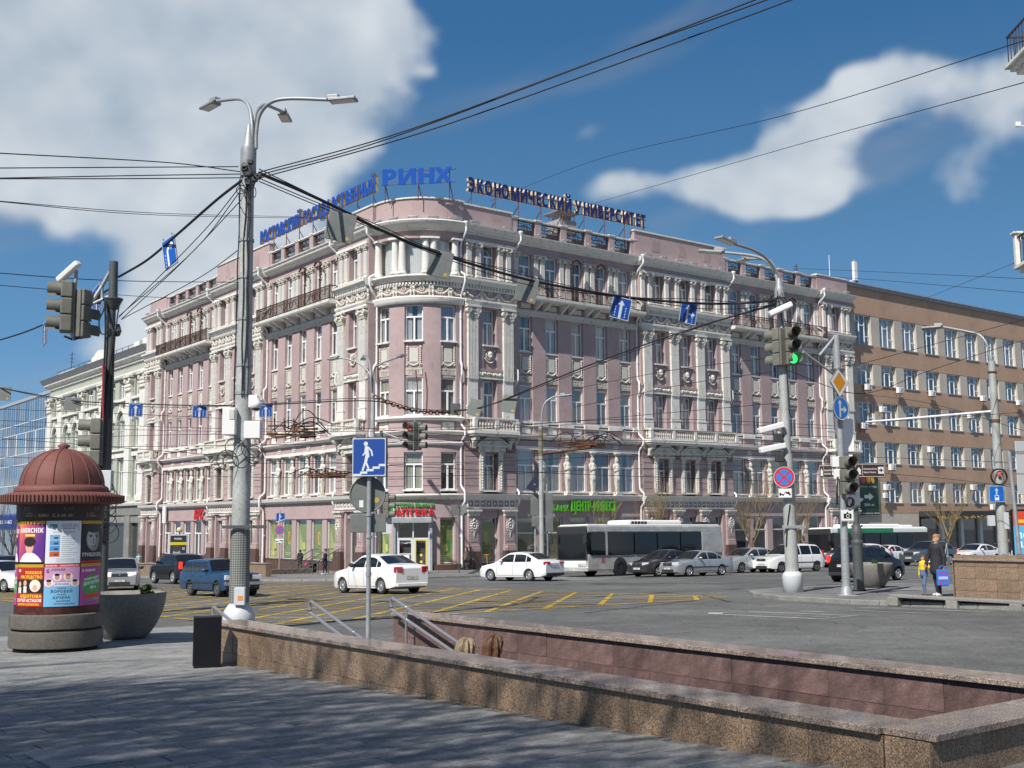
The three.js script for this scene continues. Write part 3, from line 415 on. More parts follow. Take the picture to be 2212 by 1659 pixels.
function balustrade(root, w, nSeg, m, depth) {
  const slab = part(root, 'balcony', gb().rbox(-w / 2 - .2, w / 2 + .2, 0, .3, 0, depth + .12, .03).rbox(-w / 2 - .08, w / 2 + .08, -.16, .0, 0, depth - .02, .03).done(), M.white, m);
  const zf = depth - .06; part(slab, 'balcony_rail', gb().rbox(-w / 2 - .1, w / 2 + .1, 1.12, 1.27, zf - .14, zf + .14, .025).rbox(-w / 2 - .1, -w / 2 + .14, 1.12, 1.27, 0, zf - .14, .02).rbox(w / 2 - .14, w / 2 + .1, 1.12, 1.27, 0, zf - .14, .02).box(-w / 2 - .06, w / 2 + .06, .3, .38, zf - .11, zf + .11).done(), M.cream);
  const bl = gb(), sw = w / nSeg; const ped = gb();
  for (let i = 0; i <= nSeg; i++) ped.rbox(-w / 2 + i * sw - .17, -w / 2 + i * sw + .17, .38, 1.12, zf - .13, zf + .13, .015);
  for (let i = 0; i < nSeg; i++) { const n = max(3, floor((sw - .5) / .27)); for (let k = 0; k < n; k++) bl.add(BALUSTER.clone(), TR(-w / 2 + i * sw + .3 + (k + .5) * (sw - .6) / n, .38, zf)); }
  for (const s of [-1, 1]) for (let k = 0; k < 3; k++) bl.add(BALUSTER.clone(), TR(s * (w / 2 - .02), .38, .18 + k * .27));
  part(slab, 'pedestal', ped, M.white); part(slab, 'baluster', bl, M.cream);
  return slab;
}
const CONSOLE = (() => { const g = gb(), s = new THREE.Shape(); s.moveTo(0, 0); s.lineTo(.75, 0); s.lineTo(.75, -.18); s.bezierCurveTo(.5, -.25, .3, -.5, .26, -.95); s.lineTo(0, -.95); const e = new THREE.ExtrudeGeometry(s, { depth: .34, bevelEnabled: false }).rotateY(-PI / 2).translate(.17, 0, 0); g.add(e); g.cyl(V(-.19, -.24, .56), V(.19, -.24, .56), .15, .15, 12); return g.done(); })();
const GPIL = (() => ({ pink: gb().box(-.5, .5, 0, 2.75, 0, .2).rbox(-.56, .56, 0, .35, 0, .3, .02).rbox(-.54, .54, .35, .5, 0, .26, .04).box(-.36, .36, .75, 2.5, .2, .225).done(), cap: gb().rbox(-.66, .66, 3.05, 3.2, 0, .42, .02).rbox(-.58, .58, 2.92, 3.05, 0, .32, .03).box(-.52, .52, 2.72, 2.92, 0, .26).cyl(V(-.3, 2.82, .26), V(-.3, 2.82, .3), .06, .06, 8).cyl(V(0, 2.82, .26), V(0, 2.82, .3), .06, .06, 8).cyl(V(.3, 2.82, .26), V(.3, 2.82, .3), .06, .06, 8).done(), plinth: gb().rbox(-.66, .66, -1.55, -.55, 0, .38, .02).rbox(-.6, .6, -.55, 0, 0, .34, .02).done(),
  medal: (() => { const g = gb(); g.add(new THREE.TorusGeometry(.24, .07, 7, 18), TR(0, 1.95, .25)).sph(0, 1.95, .22, .12); for (let i = 0; i < 14; i++) { const a = i / 14 * 2 * PI; g.sph(.36 * cos(a), 1.95 + .42 * sin(a), .23, .075, null, 6, 5); } for (let i = 0; i < 5; i++) g.sph(0, 1.42 - i * .1, .22, .09 - i * .014, null, 6, 5); g.sph(0, 2.45, .23, .1); return g.done(); })() }))();
const ROOFRAIL = (() => { const g = gb(), w = SP - .62; g.box(-w / 2, w / 2, .06, .14, -.04, .04).box(-w / 2, w / 2, 1.2, 1.27, -.03, .03).box(-w / 2, w / 2, 1.05, 1.08, -.02, .02); for (let i = 0; i <= 13; i++) { const x = -w / 2 + w * i / 13; g.box(x - .014, x + .014, .14, 1.2, -.014, .014); } g.add(new THREE.TorusGeometry(.27, .045, 7, 20), TR(0, .64, .05)); for (const s of [-1, 1]) { const p = []; for (let i = 0; i <= 8; i++) { const t = i / 8; p.push(V(s * lin(.2, w / 2, t), .9 - .22 * sin(PI * t) + t * .16, .05)); } g.tube(p, .04, 6); g.cyl(V(s * .16, .42, .05), V(0, .86, .05), .025, .025, 5); } return g.done(); })();
const IRONRAIL = (() => { const g = gb(), L = 14.0; g.box(-L / 2, L / 2, 1.1, 1.16, -.03, .03).box(-L / 2, L / 2, .88, .91, -.02, .02).box(-L / 2, L / 2, .08, .13, -.025, .025); for (let i = 0; i <= 98; i++) { const x = -L / 2 + L * i / 98; g.box(x - .016, x + .016, 0, 1.1, -.016, .016); } for (const c of [-4.2, 0, 4.2]) { g.add(new THREE.TorusGeometry(.26, .035, 6, 18), TR(c, .55, .04)); for (const s of [-1, 1]) { const p = []; for (let i = 0; i <= 12; i++) { const t = i / 12; p.push(V(c + s * (.26 + t * 1.25), .5 + .28 * sin(t * PI * 1.6 + .5), .05)); } g.tube(p, .03, 5); } } for (let i = 0; i <= 5; i++) { const x = -L / 2 + L * i / 5; g.box(x - .035, x + .035, 0, 1.22, -.035, .035); } for (const s of [-1, 1]) { g.box(s * L / 2 - .03, s * L / 2 + .03, 1.1, 1.16, -1.2, -.03).box(s * L / 2 - .02, s * L / 2 + .02, .08, .12, -1.2, -.03); for (let k = 1; k < 9; k++) g.box(s * L / 2 - .014, s * L / 2 + .014, .12, 1.1, -k * .14 - .014, -k * .14 + .014); } return g.done(); })();
const IRONARCH = (() => { const g = gb(), r = mulberry(8); const p = [V(-.05, 0, 0), V(-.05, 2.2, 0), V(-.05, 3.1, 0), V(.05, 3.5, 0), V(.4, 3.72, 0), V(.8, 3.66, 0), V(1.02, 3.4, 0)]; g.tube(p, .05, 6, 40, .5); for (let i = 0; i < 46; i++) { const h = i / 46; const q = new THREE.CatmullRomCurve3(p).getPoint(h); g.sph(q.x + (r() - .5) * .22, q.y, q.z + (r() - .5) * .15, .045 + r() * .06, null, 5, 4); } g.box(.12, .15, 0, 3.2, -.02, .02); return g.done(); })();
const FLOOD = gb().rbox(-.42, .42, .22, .34, -.12, .14, .02).box(-.36, -.31, 0, .22, -.02, .02).box(.31, .36, 0, .22, -.02, .02).done();
const HERM = (() => { // a robed female figure that ends in a tapering pillar
  const b = [capsule([0, 3.02, .02], [0, 2.86, .06], .19, .15), capsule([0, 2.8, 0], [0, 2.55, 0], .1, .13), capsule([-.3, 2.42, -.02], [.3, 2.42, -.02], .15, .15), capsule([0, 2.4, 0], [0, 1.75, .02], .27, .25), capsule([-.12, 2.18, .2], [-.12, 2.12, .22], .12, .1), capsule([.12, 2.18, .2], [.12, 2.12, .22], .12, .1), capsule([-.38, 2.4, 0], [-.36, 1.98, .12], .1, .085), capsule([.38, 2.4, 0], [.36, 1.98, .12], .1, .085), capsule([-.36, 1.98, .12], [-.02, 2.08, .3], .085, .06), capsule([.36, 1.98, .12], [.02, 2.12, .3], .085, .06), capsule([0, 1.75, .03], [0, 1.35, .06], .29, .3), capsule([-.2, 1.5, .15], [.05, 1.2, .25], .1, .06), capsule([.2, 1.5, .15], [-.03, 1.2, .25], .1, .06), capsule([-.15, 3.0, .02], [-.2, 2.5, .03], .1, .07), capsule([.15, 3.0, .02], [.2, 2.5, .03], .1, .07), capsule([0, 2.92, .2], [0, 2.9, .24], .04, .03)];
  const d0 = blob(b, .07), dist = (x, y, z) => { const w = lin(.17, .26, clamp(y / 1.4)), q = max(abs(x) - w, abs(z - .03) - w * .8, y - 1.45, .14 - y); return smin(d0(x, y, z) + (y > 1.15 && y < 1.75 ? .018 * sin(x * 46) : 0), q, .06); };
  const g = gb().add(sculpt(dist, [-.62, .1, -.4], [.62, 3.4, .5], .05)); g.rbox(-.3, .3, 0, .2, -.28, .36, .02).cyl(V(0, 3.2, 0), V(0, 3.42, 0), .17, .24, 12).rbox(-.32, .32, 3.42, 3.55, -.3, .32, .02); return g.done().scale(.84, 1, .84);
})();

// ---- masses
R = mulberry(21);
const corn = [[-.2, 22.81], [.18, 22.81], [.2, 22.92], [.34, 22.98], [.4, 23.1], [.62, 23.16], [.66, 23.3], [.78, 23.42], [.8, 23.52], [-.2, 23.56]];
const cornB = corn.map(([o, h]) => [o + (o > 0 ? PB * .75 : 0), h]);
const GC = (x) => [[-.2, 1.78], [x + .1, 1.78], [x + .14, 1.88], [x + .36, 1.95], [x + .42, 2.12], [x + .45, 2.2], [-.2, 2.26]];
const MC = (x) => [[-.2, 6.74], [x + .12, 6.74], [x + .2, 6.84], [x + .4, 6.94], [x + .42, 7.08], [-.2, 7.12]];
for (const F of [FR, FL]) {
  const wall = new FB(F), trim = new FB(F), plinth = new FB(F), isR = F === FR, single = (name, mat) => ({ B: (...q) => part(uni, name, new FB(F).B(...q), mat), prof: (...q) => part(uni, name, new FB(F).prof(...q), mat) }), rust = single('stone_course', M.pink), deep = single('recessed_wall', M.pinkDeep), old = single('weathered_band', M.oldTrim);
  const end = 49.75;
  wall.B(-.15, end, -4.5, 23.4, -13, -.5);                                // the body of the wing
  wall.B(-.15, end, 23.4, 24.4, -13, -.6);
  for (const b of BAYS) {
    const { t0, t1, mids } = b, hw = .72;
    // upper storeys
    let p = t0; const wallBetween = (h0, h1, w, out) => { let q = t0; for (const m of mids) { wall.B(q, m - w / 2, h0, h1, -.5, out); q = m + w / 2; } wall.B(q, t1, h0, h1, -.5, out); };
    wall.B(t0, t1, 22.2, 22.81, -.5, PB + .02); wallBetween(18.9, 22.2, 1.3, PB); wall.B(t0, t1, 17.1, 18.9, -.5, PB); wallBetween(7.1, 16.95, 1.3, PB); wall.B(t0, t1, 16.95, 17.1, -.5, PB - .02);
    for (const m of mids) { wall.B(m - .65, m + .65, 11.25, 14.0, -.5, PB - .12); wall.B(m - .65, m + .65, 7.1, 8.2, -.5, PB - .12); wall.B(m - .65, m + .65, 18.9, 19.45, -.5, PB - .1); trim.B(m - .76, m + .76, 13.92, 14.04, PB - .2, PB + .14); trim.B(m - .72, m + .72, 19.42, 19.5, PB - .2, PB + .12); }
    wall.B(t0, t1, 5.5, 7.1, -.5, PB);
    // windows of the 5th, 4th and 3rd floors, ornament
    for (const m of mids) {
      addWindow(uni, 1.16, 2.72, 1.82, fm(F, m, 19.5, -.02)); addWindow(uni, 1.16, 2.9, 1.86, fm(F, m, 14.02, -.02)); addWindow(uni, 1.16, 3.0, 1.9, fm(F, m, 8.2, -.02));
      part(uni, 'lion_relief', LION, M.cream, fm(F, m, 12.2, PB - .11));
      part(uni, 'garland_band', WG.gar ??= GARLAND(2.3), M.cream, fm(F, m, 11.42, PB - .0));
    }
    trim.B(t0, t1, 11.3, 11.42, PB - .1, PB + .1); wall.B(t0, t1, 11.92, 12.1, PB - .12, PB + .1);
    const n = mids.length, piers = n === 1 ? [mids[0] - 1.78, mids[0] + 1.72] : [19.65, 23.05, 26.45, 29.85];
    for (const q of piers) { const s = part(uni, 'pilaster', SHAFT, M.white, fm(F, q, 8.02, PB)); part(s, 'capital', CAP, M.cream, TR(0, 8.06, 0)); }
    trim.B(t0 + .02, t1 - .02, 17.08, 17.3, -.2, PB + .2); trim.prof([[0, 17.3], [PB + .24, 17.3], [PB + .3, 17.42], [PB + .3, 17.56], [0, 17.6]], t0 - .02, t1 + .02);
    const L = t1 - t0, units = Math.round(L / 1.75); for (let i = 0; i < units; i++) part(uni, 'frieze_relief', RELIEF, M.cream, fm(F, t0 + (i + .5) * L / units, 17.58, PB + .01));
    for (let x = t0 + .1; x < t1 - .05; x += .3) trim.B(x, x + .17, 18.48, 18.74, PB - .02, PB + .24);
    trim.prof([[0, 18.36], [PB + .12, 18.36], [PB + .14, 18.48], [0, 18.5]], t0, t1); trim.prof([[0, 18.74], [PB + .3, 18.74], [PB + .42, 18.98], [PB + .55, 19.04], [PB + .56, 19.2], [PB + .2, 19.3], [0, 19.34]], t0 - .1, t1 + .1);
    for (const q of (n === 1 ? [mids[0] - 2.12, mids[0] - 1.2, mids[0] + 1.0, mids[0] + 1.82] : [19.25, 20.15, 22.25, 23.6, 25.65, 27.0, 29.05, 30.15])) { const s = part(uni, 'small_pilaster', SPIL, M.white, fm(F, q, 19.36, PB)); part(s, 'capital', SCAP, M.cream, TR(0, 2.3, 0)); }
    trim.B(t0, t1, 22.12, 22.36, PB - .1, PB + .22);
    trim.prof(cornB, t0 - .25, t1 + .25);
    const ph = n === 1 ? 25.28 : 26.0; wall.B(t0 + (n === 1 ? 0 : -.2), t1 + (n === 1 ? 0 : .2), 23.5, ph, -.45, .12); trim.B(t0 - (n === 1 ? .05 : .28), t1 + (n === 1 ? .05 : .28), ph, ph + .12, -.55, .22);
    if (n === 3) for (const x of [21.4, 24.8, 28.2]) deep.B(x - .45, x + .45, 24.4, 25.4, .12, .14);
    for (let i = 0, k = n === 1 ? 2 : 6; i < k; i++) part(uni, 'floodlight', FLOOD, M.galv, fm(F, lin(t0 + .9, t1 - .9, k === 1 ? .5 : i / (k - 1)), 23.55, .75));
    // balcony of the 3rd floor
    const bw = n === 1 ? 4.1 : 11.0, bc = (t0 + t1) / 2; balustrade(uni, bw, n === 1 ? 2 : 4, fm(F, bc, 6.88, PB), .82);
    for (const q of piers) part(uni, 'console', CONSOLE, M.cream, fm(F, q, 6.72, PB));
    // 2nd floor: rusticated courses and framed windows
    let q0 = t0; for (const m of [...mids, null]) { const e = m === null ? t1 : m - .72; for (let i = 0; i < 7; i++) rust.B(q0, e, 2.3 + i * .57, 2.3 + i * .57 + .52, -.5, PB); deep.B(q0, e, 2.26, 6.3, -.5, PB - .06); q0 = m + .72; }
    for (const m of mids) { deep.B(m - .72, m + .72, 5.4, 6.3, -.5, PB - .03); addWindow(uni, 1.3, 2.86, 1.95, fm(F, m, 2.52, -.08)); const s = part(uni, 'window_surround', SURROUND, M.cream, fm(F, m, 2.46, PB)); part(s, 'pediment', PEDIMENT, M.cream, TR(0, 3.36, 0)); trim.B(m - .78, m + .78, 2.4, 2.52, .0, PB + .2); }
    // ground floor
    trim.prof(GC(PB), t0 - .12, t1 + .12); deep.B(t0, t1, 1.05, 1.8, -.5, PB - .02); wall.B(t0, t1, .95, 1.15, -.5, PB + .05);
    for (let x = t0 + .2; x < t1 - .1; x += .58) { trim.B(x, x + .1, 1.26, 1.7, PB - .04, PB + .06); trim.add(new THREE.CylinderGeometry(.1, .1, .06, 12).rotateX(PI / 2), fm(F, x + .34, 1.48, PB)); }
    trim.B(t0, t1, 1.12, 1.24, PB - .1, PB + .12); for (let x = t0; x < t1; x += .16) trim.B(x, x + .09, 1.7, 1.78, PB - .02, PB + .12);
    for (const q of piers) { const s = part(uni, 'ground_floor_pilaster', GPIL.pink, M.pink, fm(F, q, -2.2, PB - .02)); part(s, 'capital', GPIL.cap, M.cream); part(s, 'medallion', GPIL.medal, M.cream); part(s, 'plinth', GPIL.plinth, M.brownGranite); if (!isR) part(s, 'plinth', gb().box(-.66, .66, -3.4, -1.55, 0, .38), M.brownGranite); }
    let g0 = t0; for (const m of [...mids, null]) { const e = m === null ? t1 : m - .85; wall.B(g0, e, -5, 1.0, -.5, PB - .06); g0 = m + .85; }
    for (const m of mids) { wall.B(m - .85, m + .85, .4, 1.0, -.5, PB - .2); addWindow(uni, 1.66, 3.5, 0, fm(F, m, -3.1, -.1), { cas: 1, curtain: 0, mat: M.greyframe }); plinth.B(m - .84, m + .84, -5, -3.1, -.5, .1); }
  }
  for (const r of RECS) {
    const { t0, t1 } = r, mids = recMids(r), edge = [t0, ...mids, t1];
    const piersAt = [t0, ...mids.slice(0, 4).map((m) => m + SP / 2), t1];
    const piers = (h0, h1, w, out, bld = wall) => { let q = t0; for (const m of mids) { bld.B(q, m - w / 2, h0, h1, -.5, out); q = m + w / 2; } bld.B(q, t1, h0, h1, -.5, out); };
    piers(7.05, 16.92, OW, 0);
    for (const m of mids) {
      wall.B(m - OW / 2, m + OW / 2, 11.15, 13.97, -.5, -.16); wall.B(m - OW / 2, m + OW / 2, 7.05, 8.2, -.5, -.12); trim.B(m - .45, m + .45, 7.22, 7.74, -.14, -.06); trim.B(m - OW / 2, m + OW / 2, 13.88, 13.99, -.3, -.04);
      part(uni, 'spandrel_ornament', SPANDREL, M.cream, fm(F, m, 11.42, -.155));
      addWindow(uni, 1.34, 2.92, 1.9, fm(F, m, 14.0, -.3)); addWindow(uni, 1.34, 2.92, 1.86, fm(F, m, 8.24, -.3)); addWindow(uni, 1.2, 3.7, 2.7, fm(F, m, 18.42, -.25));
    }
    trim.B(t0, t1, 8.02, 8.2, -.2, .06); for (const q of piersAt) trim.B(max(t0, q - .8), min(t1, q + .8), 7.8, 8.14, -.02, .16); trim.B(t0, t1, 7.8, 7.9, -.4, .02);
    wall.B(t0, t1, 16.92, 18.1, -.5, -.02); old.B(t0 + .05, t1 - .05, 16.9, 17.14, -.1, .14); old.prof([[0, 17.14], [.18, 17.14], [.22, 17.26], [.22, 17.42], [0, 17.44]], t0 + .02, t1 - .02);
    for (const q of piersAt.slice(1, 5)) for (const s of [-.45, .45]) { const sh = new THREE.Shape(); sh.moveTo(0, 0); sh.lineTo(1.1, 0); sh.lineTo(1.1, -.14); sh.lineTo(.2, -.62); sh.lineTo(0, -.62); trim.A(new THREE.ExtrudeGeometry(sh, { depth: .2, bevelEnabled: false }).rotateY(-PI / 2).translate(.1, 0, 0), q + s, 18.08, 0); }
    for (const q of mids) trim.B(q - .5, q + .5, 17.56, 17.98, -.02, .03);
    trim.prof([[0, 18.08], [1.2, 18.08], [1.28, 18.2], [1.3, 18.4], [0, 18.42]], t0 + .05, t1 - .05);
    part(uni, 'balcony_railing', IRONRAIL, M.ironRust, fm(F, (t0 + t1) / 2, 18.42, 1.18));
    for (const k of [1, 2]) part(uni, 'iron_arch', IRONARCH, M.ironRust, fm(F, mids[isR ? k + 1 : 3 - k] - SP / 2 + (isR ? .3 : -.3), 18.42, .75, isR ? 0 : PI));
    piers(18.42, 22.12, 1.24, 0); wall.B(t0, t1, 22.12, 22.82, -.5, .04);
    piersAt.forEach((q, i) => { for (const s of [-.34, .34]) { const x = q + (i === 0 ? .42 : i === 5 ? -.42 : s); if ((i === 0 || i === 5) && s < 0) continue; const sp = part(uni, 'small_pilaster', SPIL, M.white, fm(F, x, 19.36, 0)); part(sp, 'capital', SCAP, M.cream, TR(0, 2.3, 0)); trim.B(x - .3, x + .3, 18.42, 19.36, -.02, .2); } });
    trim.prof(corn, t0 - .02, t1 + .02);
    // roof parapet of posts and iron panels
    const posts = piersAt.map((q, i) => i === 0 ? t0 + .3 : i === 5 ? t1 - .3 : q);
    posts.forEach((q) => wall.B(q - .32, q + .32, 23.5, 25.02, -.42, .06)); trim.B(t0, t1, 25.02, 25.12, -.46, .12); posts.forEach((q) => trim.B(q - .38, q + .38, 25.12, 25.2, -.5, .16)); wall.B(t0, t1, 23.5, 23.62, -.4, 0);
    mids.forEach((m) => part(uni, 'roof_railing', ROOFRAIL, M.iron, fm(F, m, 23.66, -.12)));
    piersAt.slice(1, 5).forEach((q) => part(uni, 'floodlight', FLOOD, M.galv, fm(F, q, 23.55, .5)));
    // lower cornice, caryatid floor
    trim.prof(MC(0), t0, t1); wall.B(t0, t1, 6.14, 6.76, -.5, 0); trim.B(t0, t1, 5.9, 6.16, -.3, .1);
    for (const q of piersAt.slice(1, 5)) for (let k = 0; k < 3; k++) trim.B(q - .32, q + .32, 6.24 + k * .16, 6.33 + k * .16, 0, .06);
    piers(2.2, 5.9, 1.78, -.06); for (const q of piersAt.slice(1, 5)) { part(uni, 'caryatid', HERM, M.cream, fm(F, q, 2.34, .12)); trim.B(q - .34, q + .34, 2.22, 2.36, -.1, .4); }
    for (const m of mids) { addWindow(uni, 1.74, 3.36, 2.1, fm(F, m, 2.52, -.28)); trim.B(m - .95, m + .95, 2.4, 2.52, -.3, .1); wall.B(m - .9, m + .9, 2.2, 2.42, -.5, -.1); }
    trim.prof(GC(0), t0, t1); wall.B(t0, t1, .42, 1.8, -.5, -.02);
    piers(-3.05, .42, 2.0, -.1); const gl = isR || r === RECS[0];
    for (const m of mids) { addWindow(uni, 1.96, 3.44, isR || r !== RECS[0] ? 2.2 : 0, fm(F, m, -3.05, -.3), { cas: r === RECS[1] && !isR ? 2 : 1, curtain: 0, mat: r === RECS[1] && !isR ? M.frame : M.greyframe }); }
    plinth.B(t0, t1, -5.6, -3.05, -.5, -.02); plinth.B(t0, t1, -3.08, -3.0, -.4, .03);
  }
  const S = isR ? 'right' : 'left';
  part(uni, 'wall', wall, M.pink); part(uni, 'cornice', trim, M.white); part(uni, 'granite_plinth', plinth, M.brownGranite);
  // downpipes
  const pipe = (t, base, dir, first = 1.15) => { const g = new FB(F), b = base + .12, P0 = (h, o, dt = 0) => V(F.sg * (F.s + t + dt), h + HB, o).applyMatrix4(F.M);
    const pts = [P0(23.3, first), P0(22.8, first), P0(22.2, b + .25), P0(21.7, b), P0(19.75, b), P0(19.3, b + .75, dir * .1), P0(18.7, b + .75, dir * .1), P0(18.1, b + .45, dir * .1), P0(17.5, b), P0(12.6, b), P0(12.2, b + .32, dir * .12), P0(11.4, b + .32, dir * .12), P0(10.9, b), P0(7.7, b), P0(7.2, b + .55), P0(6.7, b + .55), P0(6.1, b), P0(2.9, b), P0(2.4, b + .5), P0(1.6, b + .5), P0(1.1, b + .1), P0(-3.4, b + .1)];
    g.tube(pts, .085, 8, 150, .12); g.cyl(P0(23.25, first), P0(23.5, first), .1, .2, 10); g.cyl(P0(23.5, first), P0(23.62, first), .2, .2, 10); for (const h of [21, 16, 14, 9.6, 4.6, -1]) g.cyl(P0(h - .05, b), P0(h + .05, b), .11, .11, 8);
    part(uni, 'downpipe', g, M.pipe); };
  pipe(4.85 + .16, 0, 1); pipe(18.95 - .16, 0, -1); pipe(30.55 + .16, 0, 1); pipe(44.65 - .16, 0, -1); pipe(-.42, isR ? .2 : -.28, -1, isR ? 1.1 : .8);
}
// ---- the round corner
{
  const wall = gb(), trim = gb(), plinth = gb(), rust = { add: (g) => part(uni, 'stone_course', planarUV(g), M.pink) }, deep = { add: (g) => part(uni, 'recessed_wall', planarUV(g), M.pinkDeep) };
  const OPEN = [[3, 19], [36, 54], [71, 87]], piers = [[-5, 3], [19, 36], [54, 71], [87, 95]];
  const pr = (h0, h1, r1, b = wall) => piers.forEach(([a, c]) => b.add(arcBlock(RC - .6, RC + r1, h0, h1, a, c)));
  const ring = (h0, h1, r0, r1, b = wall) => b.add(arcBlock(RC + r0, RC + r1, h0, h1, -5, 95));
  wall.add(new THREE.CylinderGeometry(RC - .6, RC - .6, 29, 40).translate(OC.x, 9.5 + HB, OC.z));
  pr(7.05, 16.95, 0); ring(16.95, 18.5, -.6, .0); pr(2.2, 5.5, -.05, deep); ring(5.42, 7.05, -.6, 0);
  for (let i = 0; i < 6; i++) pr(2.3 + i * .55, 2.3 + i * .55 + .5, .02, rust);
  OPEN.forEach(([a, c]) => { for (const [h0, h1, r] of [[11.2, 14.0, -.16], [7.05, 8.25, -.12]]) wall.add(arcBlock(RC - .6, RC + r, h0, h1, a, c)); });
  ring(22.2, 22.82, -.6, .06); ring(18.5, 19.3, -.6, 0); ring(23.5, 25.35, -.5, .1); ring(25.35, 25.46, -.6, .22, trim);
  trim.add(arcProf(corn.map(([o, h]) => [o + (o > 0 ? .12 : 0), h]))); trim.add(arcProf([[0, 18.74], [.3, 18.74], [.42, 18.98], [.6, 19.04], [.62, 19.2], [.2, 19.3], [0, 19.34]])); trim.add(arcProf([[0, 18.36], [.12, 18.36], [.14, 18.48], [0, 18.5]]));
  trim.add(arcProf([[0, 17.0], [.22, 17.0], [.24, 17.3], [.32, 17.42], [.32, 17.56], [0, 17.6]])); trim.add(arcProf([[0, 7.86], [.12, 7.86], [.3, 8.0], [.3, 8.14], [0, 8.2]])); trim.add(arcProf(MC(-.05))); trim.add(arcProf([[0, 5.95], [.14, 5.95], [.2, 6.12], [.2, 6.2], [0, 6.24]])); trim.add(arcProf(GC(-.05)));
  for (let a = -4; a < 94; a += 3.2) trim.add(arcBlock(RC - .02, RC + .24, 18.48, 18.74, a, a + 1.9, 1));
  for (const a of [1, 19.5, 37, 54.5, 72, 89.5]) part(uni, 'frieze_relief', RELIEF, M.cream, cm(a, 17.58, .01));
  OPEN.forEach(([a, c]) => { const m = (a + c) / 2, f = c - a > 17 ? 0 : 1; part(uni, 'spandrel_ornament', SPANDREL, M.cream, cm(m, 11.42, -.2)); const w = f ? 1.22 : 1.4; for (const [h, H, tr] of [[14.08, 2.85, 1.9], [8.28, 2.9, 1.9], [2.55, 2.86, 1.95]]) { addWindow(uni, w, H, tr, cm(m, h, -.32)); part(uni, 'window_sill', gb().rbox(-w / 2 - .1, w / 2 + .1, -.12, 0, -.1, .4, .02), M.white, cm(m, h, -.32)); } part(uni, 'white_panel', gb().rbox(-w / 2 + .12, w / 2 - .12, 0, .56, 0, .06, .01), M.white, cm(m, 7.2, -.18)); });
  // loggia of the 5th floor: round columns before wide glazing
  const COL = gb().lathe([[0, 0], [.4, 0], [.4, .14], [.34, .2], [.34, .3], [.3, .34], [.29, 1.2], [.25, 2.5], [.28, 2.54], [.25, 2.6], [.26, 2.68], [.4, 2.78], [0, 2.78]], 18).rbox(-.42, .42, 2.78, 2.94, -.42, .42, .015).done();
  for (const a of [4.5, 26, 33.5, 56.5, 64, 86]) part(uni, 'round_column', COL, M.white, cm(a, 19.3, .05));
  const bl = gb(); for (let a = 7; a < 84; a += 2) bl.add(arcBlock(RC - .56, RC - .54, 19.4, 22.2, a, a + 1.75, 1)); part(uni, 'blinds', bl, MT(.6, .62, .6, { roughness: .9 })); part(uni, 'loggia_glass', arcBlock(RC - .36, RC - .35, 19.3, 22.2, 6, 85), M.glass);
  piers.forEach(([a, c], i) => { if (i === 0 || i === 3) wall.add(arcBlock(RC - .6, RC - .05, 19.3, 22.2, a, c)); });
  // ground floor: sign wall, piers, shop windows, pharmacy door
  ring(.42, 1.8, -.6, -.02); [[-5, 4], [19.5, 29], [61, 70], [87, 95]].forEach(([a, c]) => wall.add(arcBlock(RC - .6, RC - .04, -3.1, .42, a, c))); wall.add(arcBlock(RC - .6, RC - .04, -4.2, -3.1, -5, 29)); wall.add(arcBlock(RC - .6, RC - .04, -4.2, -3.1, 61, 95));
  plinth.add(arcBlock(RC - .1, RC + .18, -4.2, -3.12, -5, 29)); plinth.add(arcBlock(RC - .1, RC + .18, -4.2, -3.12, 61, 95));
  for (const m of [11.7, 78.5]) addWindow(uni, 1.25, 3.4, 0, cm(m, -3.05, -.4), { cas: 1, curtain: 0, mat: M.greyframe });
  const door = part(uni, 'pharmacy_entrance', (() => { const g = gb(); g.box(-1.3, -1.18, 0, 4.0, -.06, .06).box(1.18, 1.3, 0, 4.0, -.06, .06).box(-1.18, 1.18, 3.9, 4.0, -.06, .06).box(-1.18, 1.18, 2.55, 2.65, -.06, .06).box(-.05, .05, 0, 3.9, -.06, .06); for (const x of [-1.12, -.09, .11, 1.1]) g.box(x - .06, x + .06, 0, 2.55, -.05, .07); for (const y of [.0, .78, 1.4, 2.47]) g.box(-1.06, -.15, y, y + .08, -.05, .065); g.box(.17, 1.04, 0, .1, -.05, .065).box(.17, 1.04, 2.46, 2.55, -.05, .065); return g; })(), M.greyframe, cm(45, -3.75, -.12));
  part(door, 'pane', gb().box(-1.2, 1.2, .05, 3.95, -.01, .01), M.glass); part(door, 'room_back', gb().box(-1.3, 1.3, 0, 4, -.42, -.4), roomMat2); part(door, 'yellow_door_frame', gb().box(.12, .24, 0, 2.55, .07, .09).box(.98, 1.1, 0, 2.55, .07, .09).box(.24, .98, 2.44, 2.55, .07, .09), MT(.6, .5, .12)); part(door, 'notice', gb().box(-.75, -.3, .95, 1.45, .02, .03), M.signWhite);
  for (const [y, c] of [[1.35, 0], [.85, 0]]) part(door, 'door_sticker', gb().cyl(V(.62, y, .015), V(.62, y, .03), .1, .1, 16), MT(.8, .6, .02));
  part(uni, 'roller_shutter_box', gb().rbox(-1.55, 1.55, 0, .42, -.1, .5, .04), M.galv, cm(45, .02, 0)); for (const s of [-1, 1]) part(uni, 'shutter_guide', gb().box(s * 1.42 - .1, s * 1.42 + .1, -3.8, .02, -.1, .14), M.galv, cm(45, .02, 0));
  part(uni, 'corner_wall', wall, M.pink); part(uni, 'corner_cornice', trim, M.white); part(uni, 'granite_plinth', plinth, M.brownGranite);
  const strip = gb().box(4.85, SR - .1, -4.2 + HB, 23.4 + HB, -.6, .27); part(uni, 'wall', strip, M.pink);
  for (let i = 0; i < 5; i++) part(uni, 'floodlight', FLOOD, M.galv, cm(8 + i * 18.5, 23.55, .4));
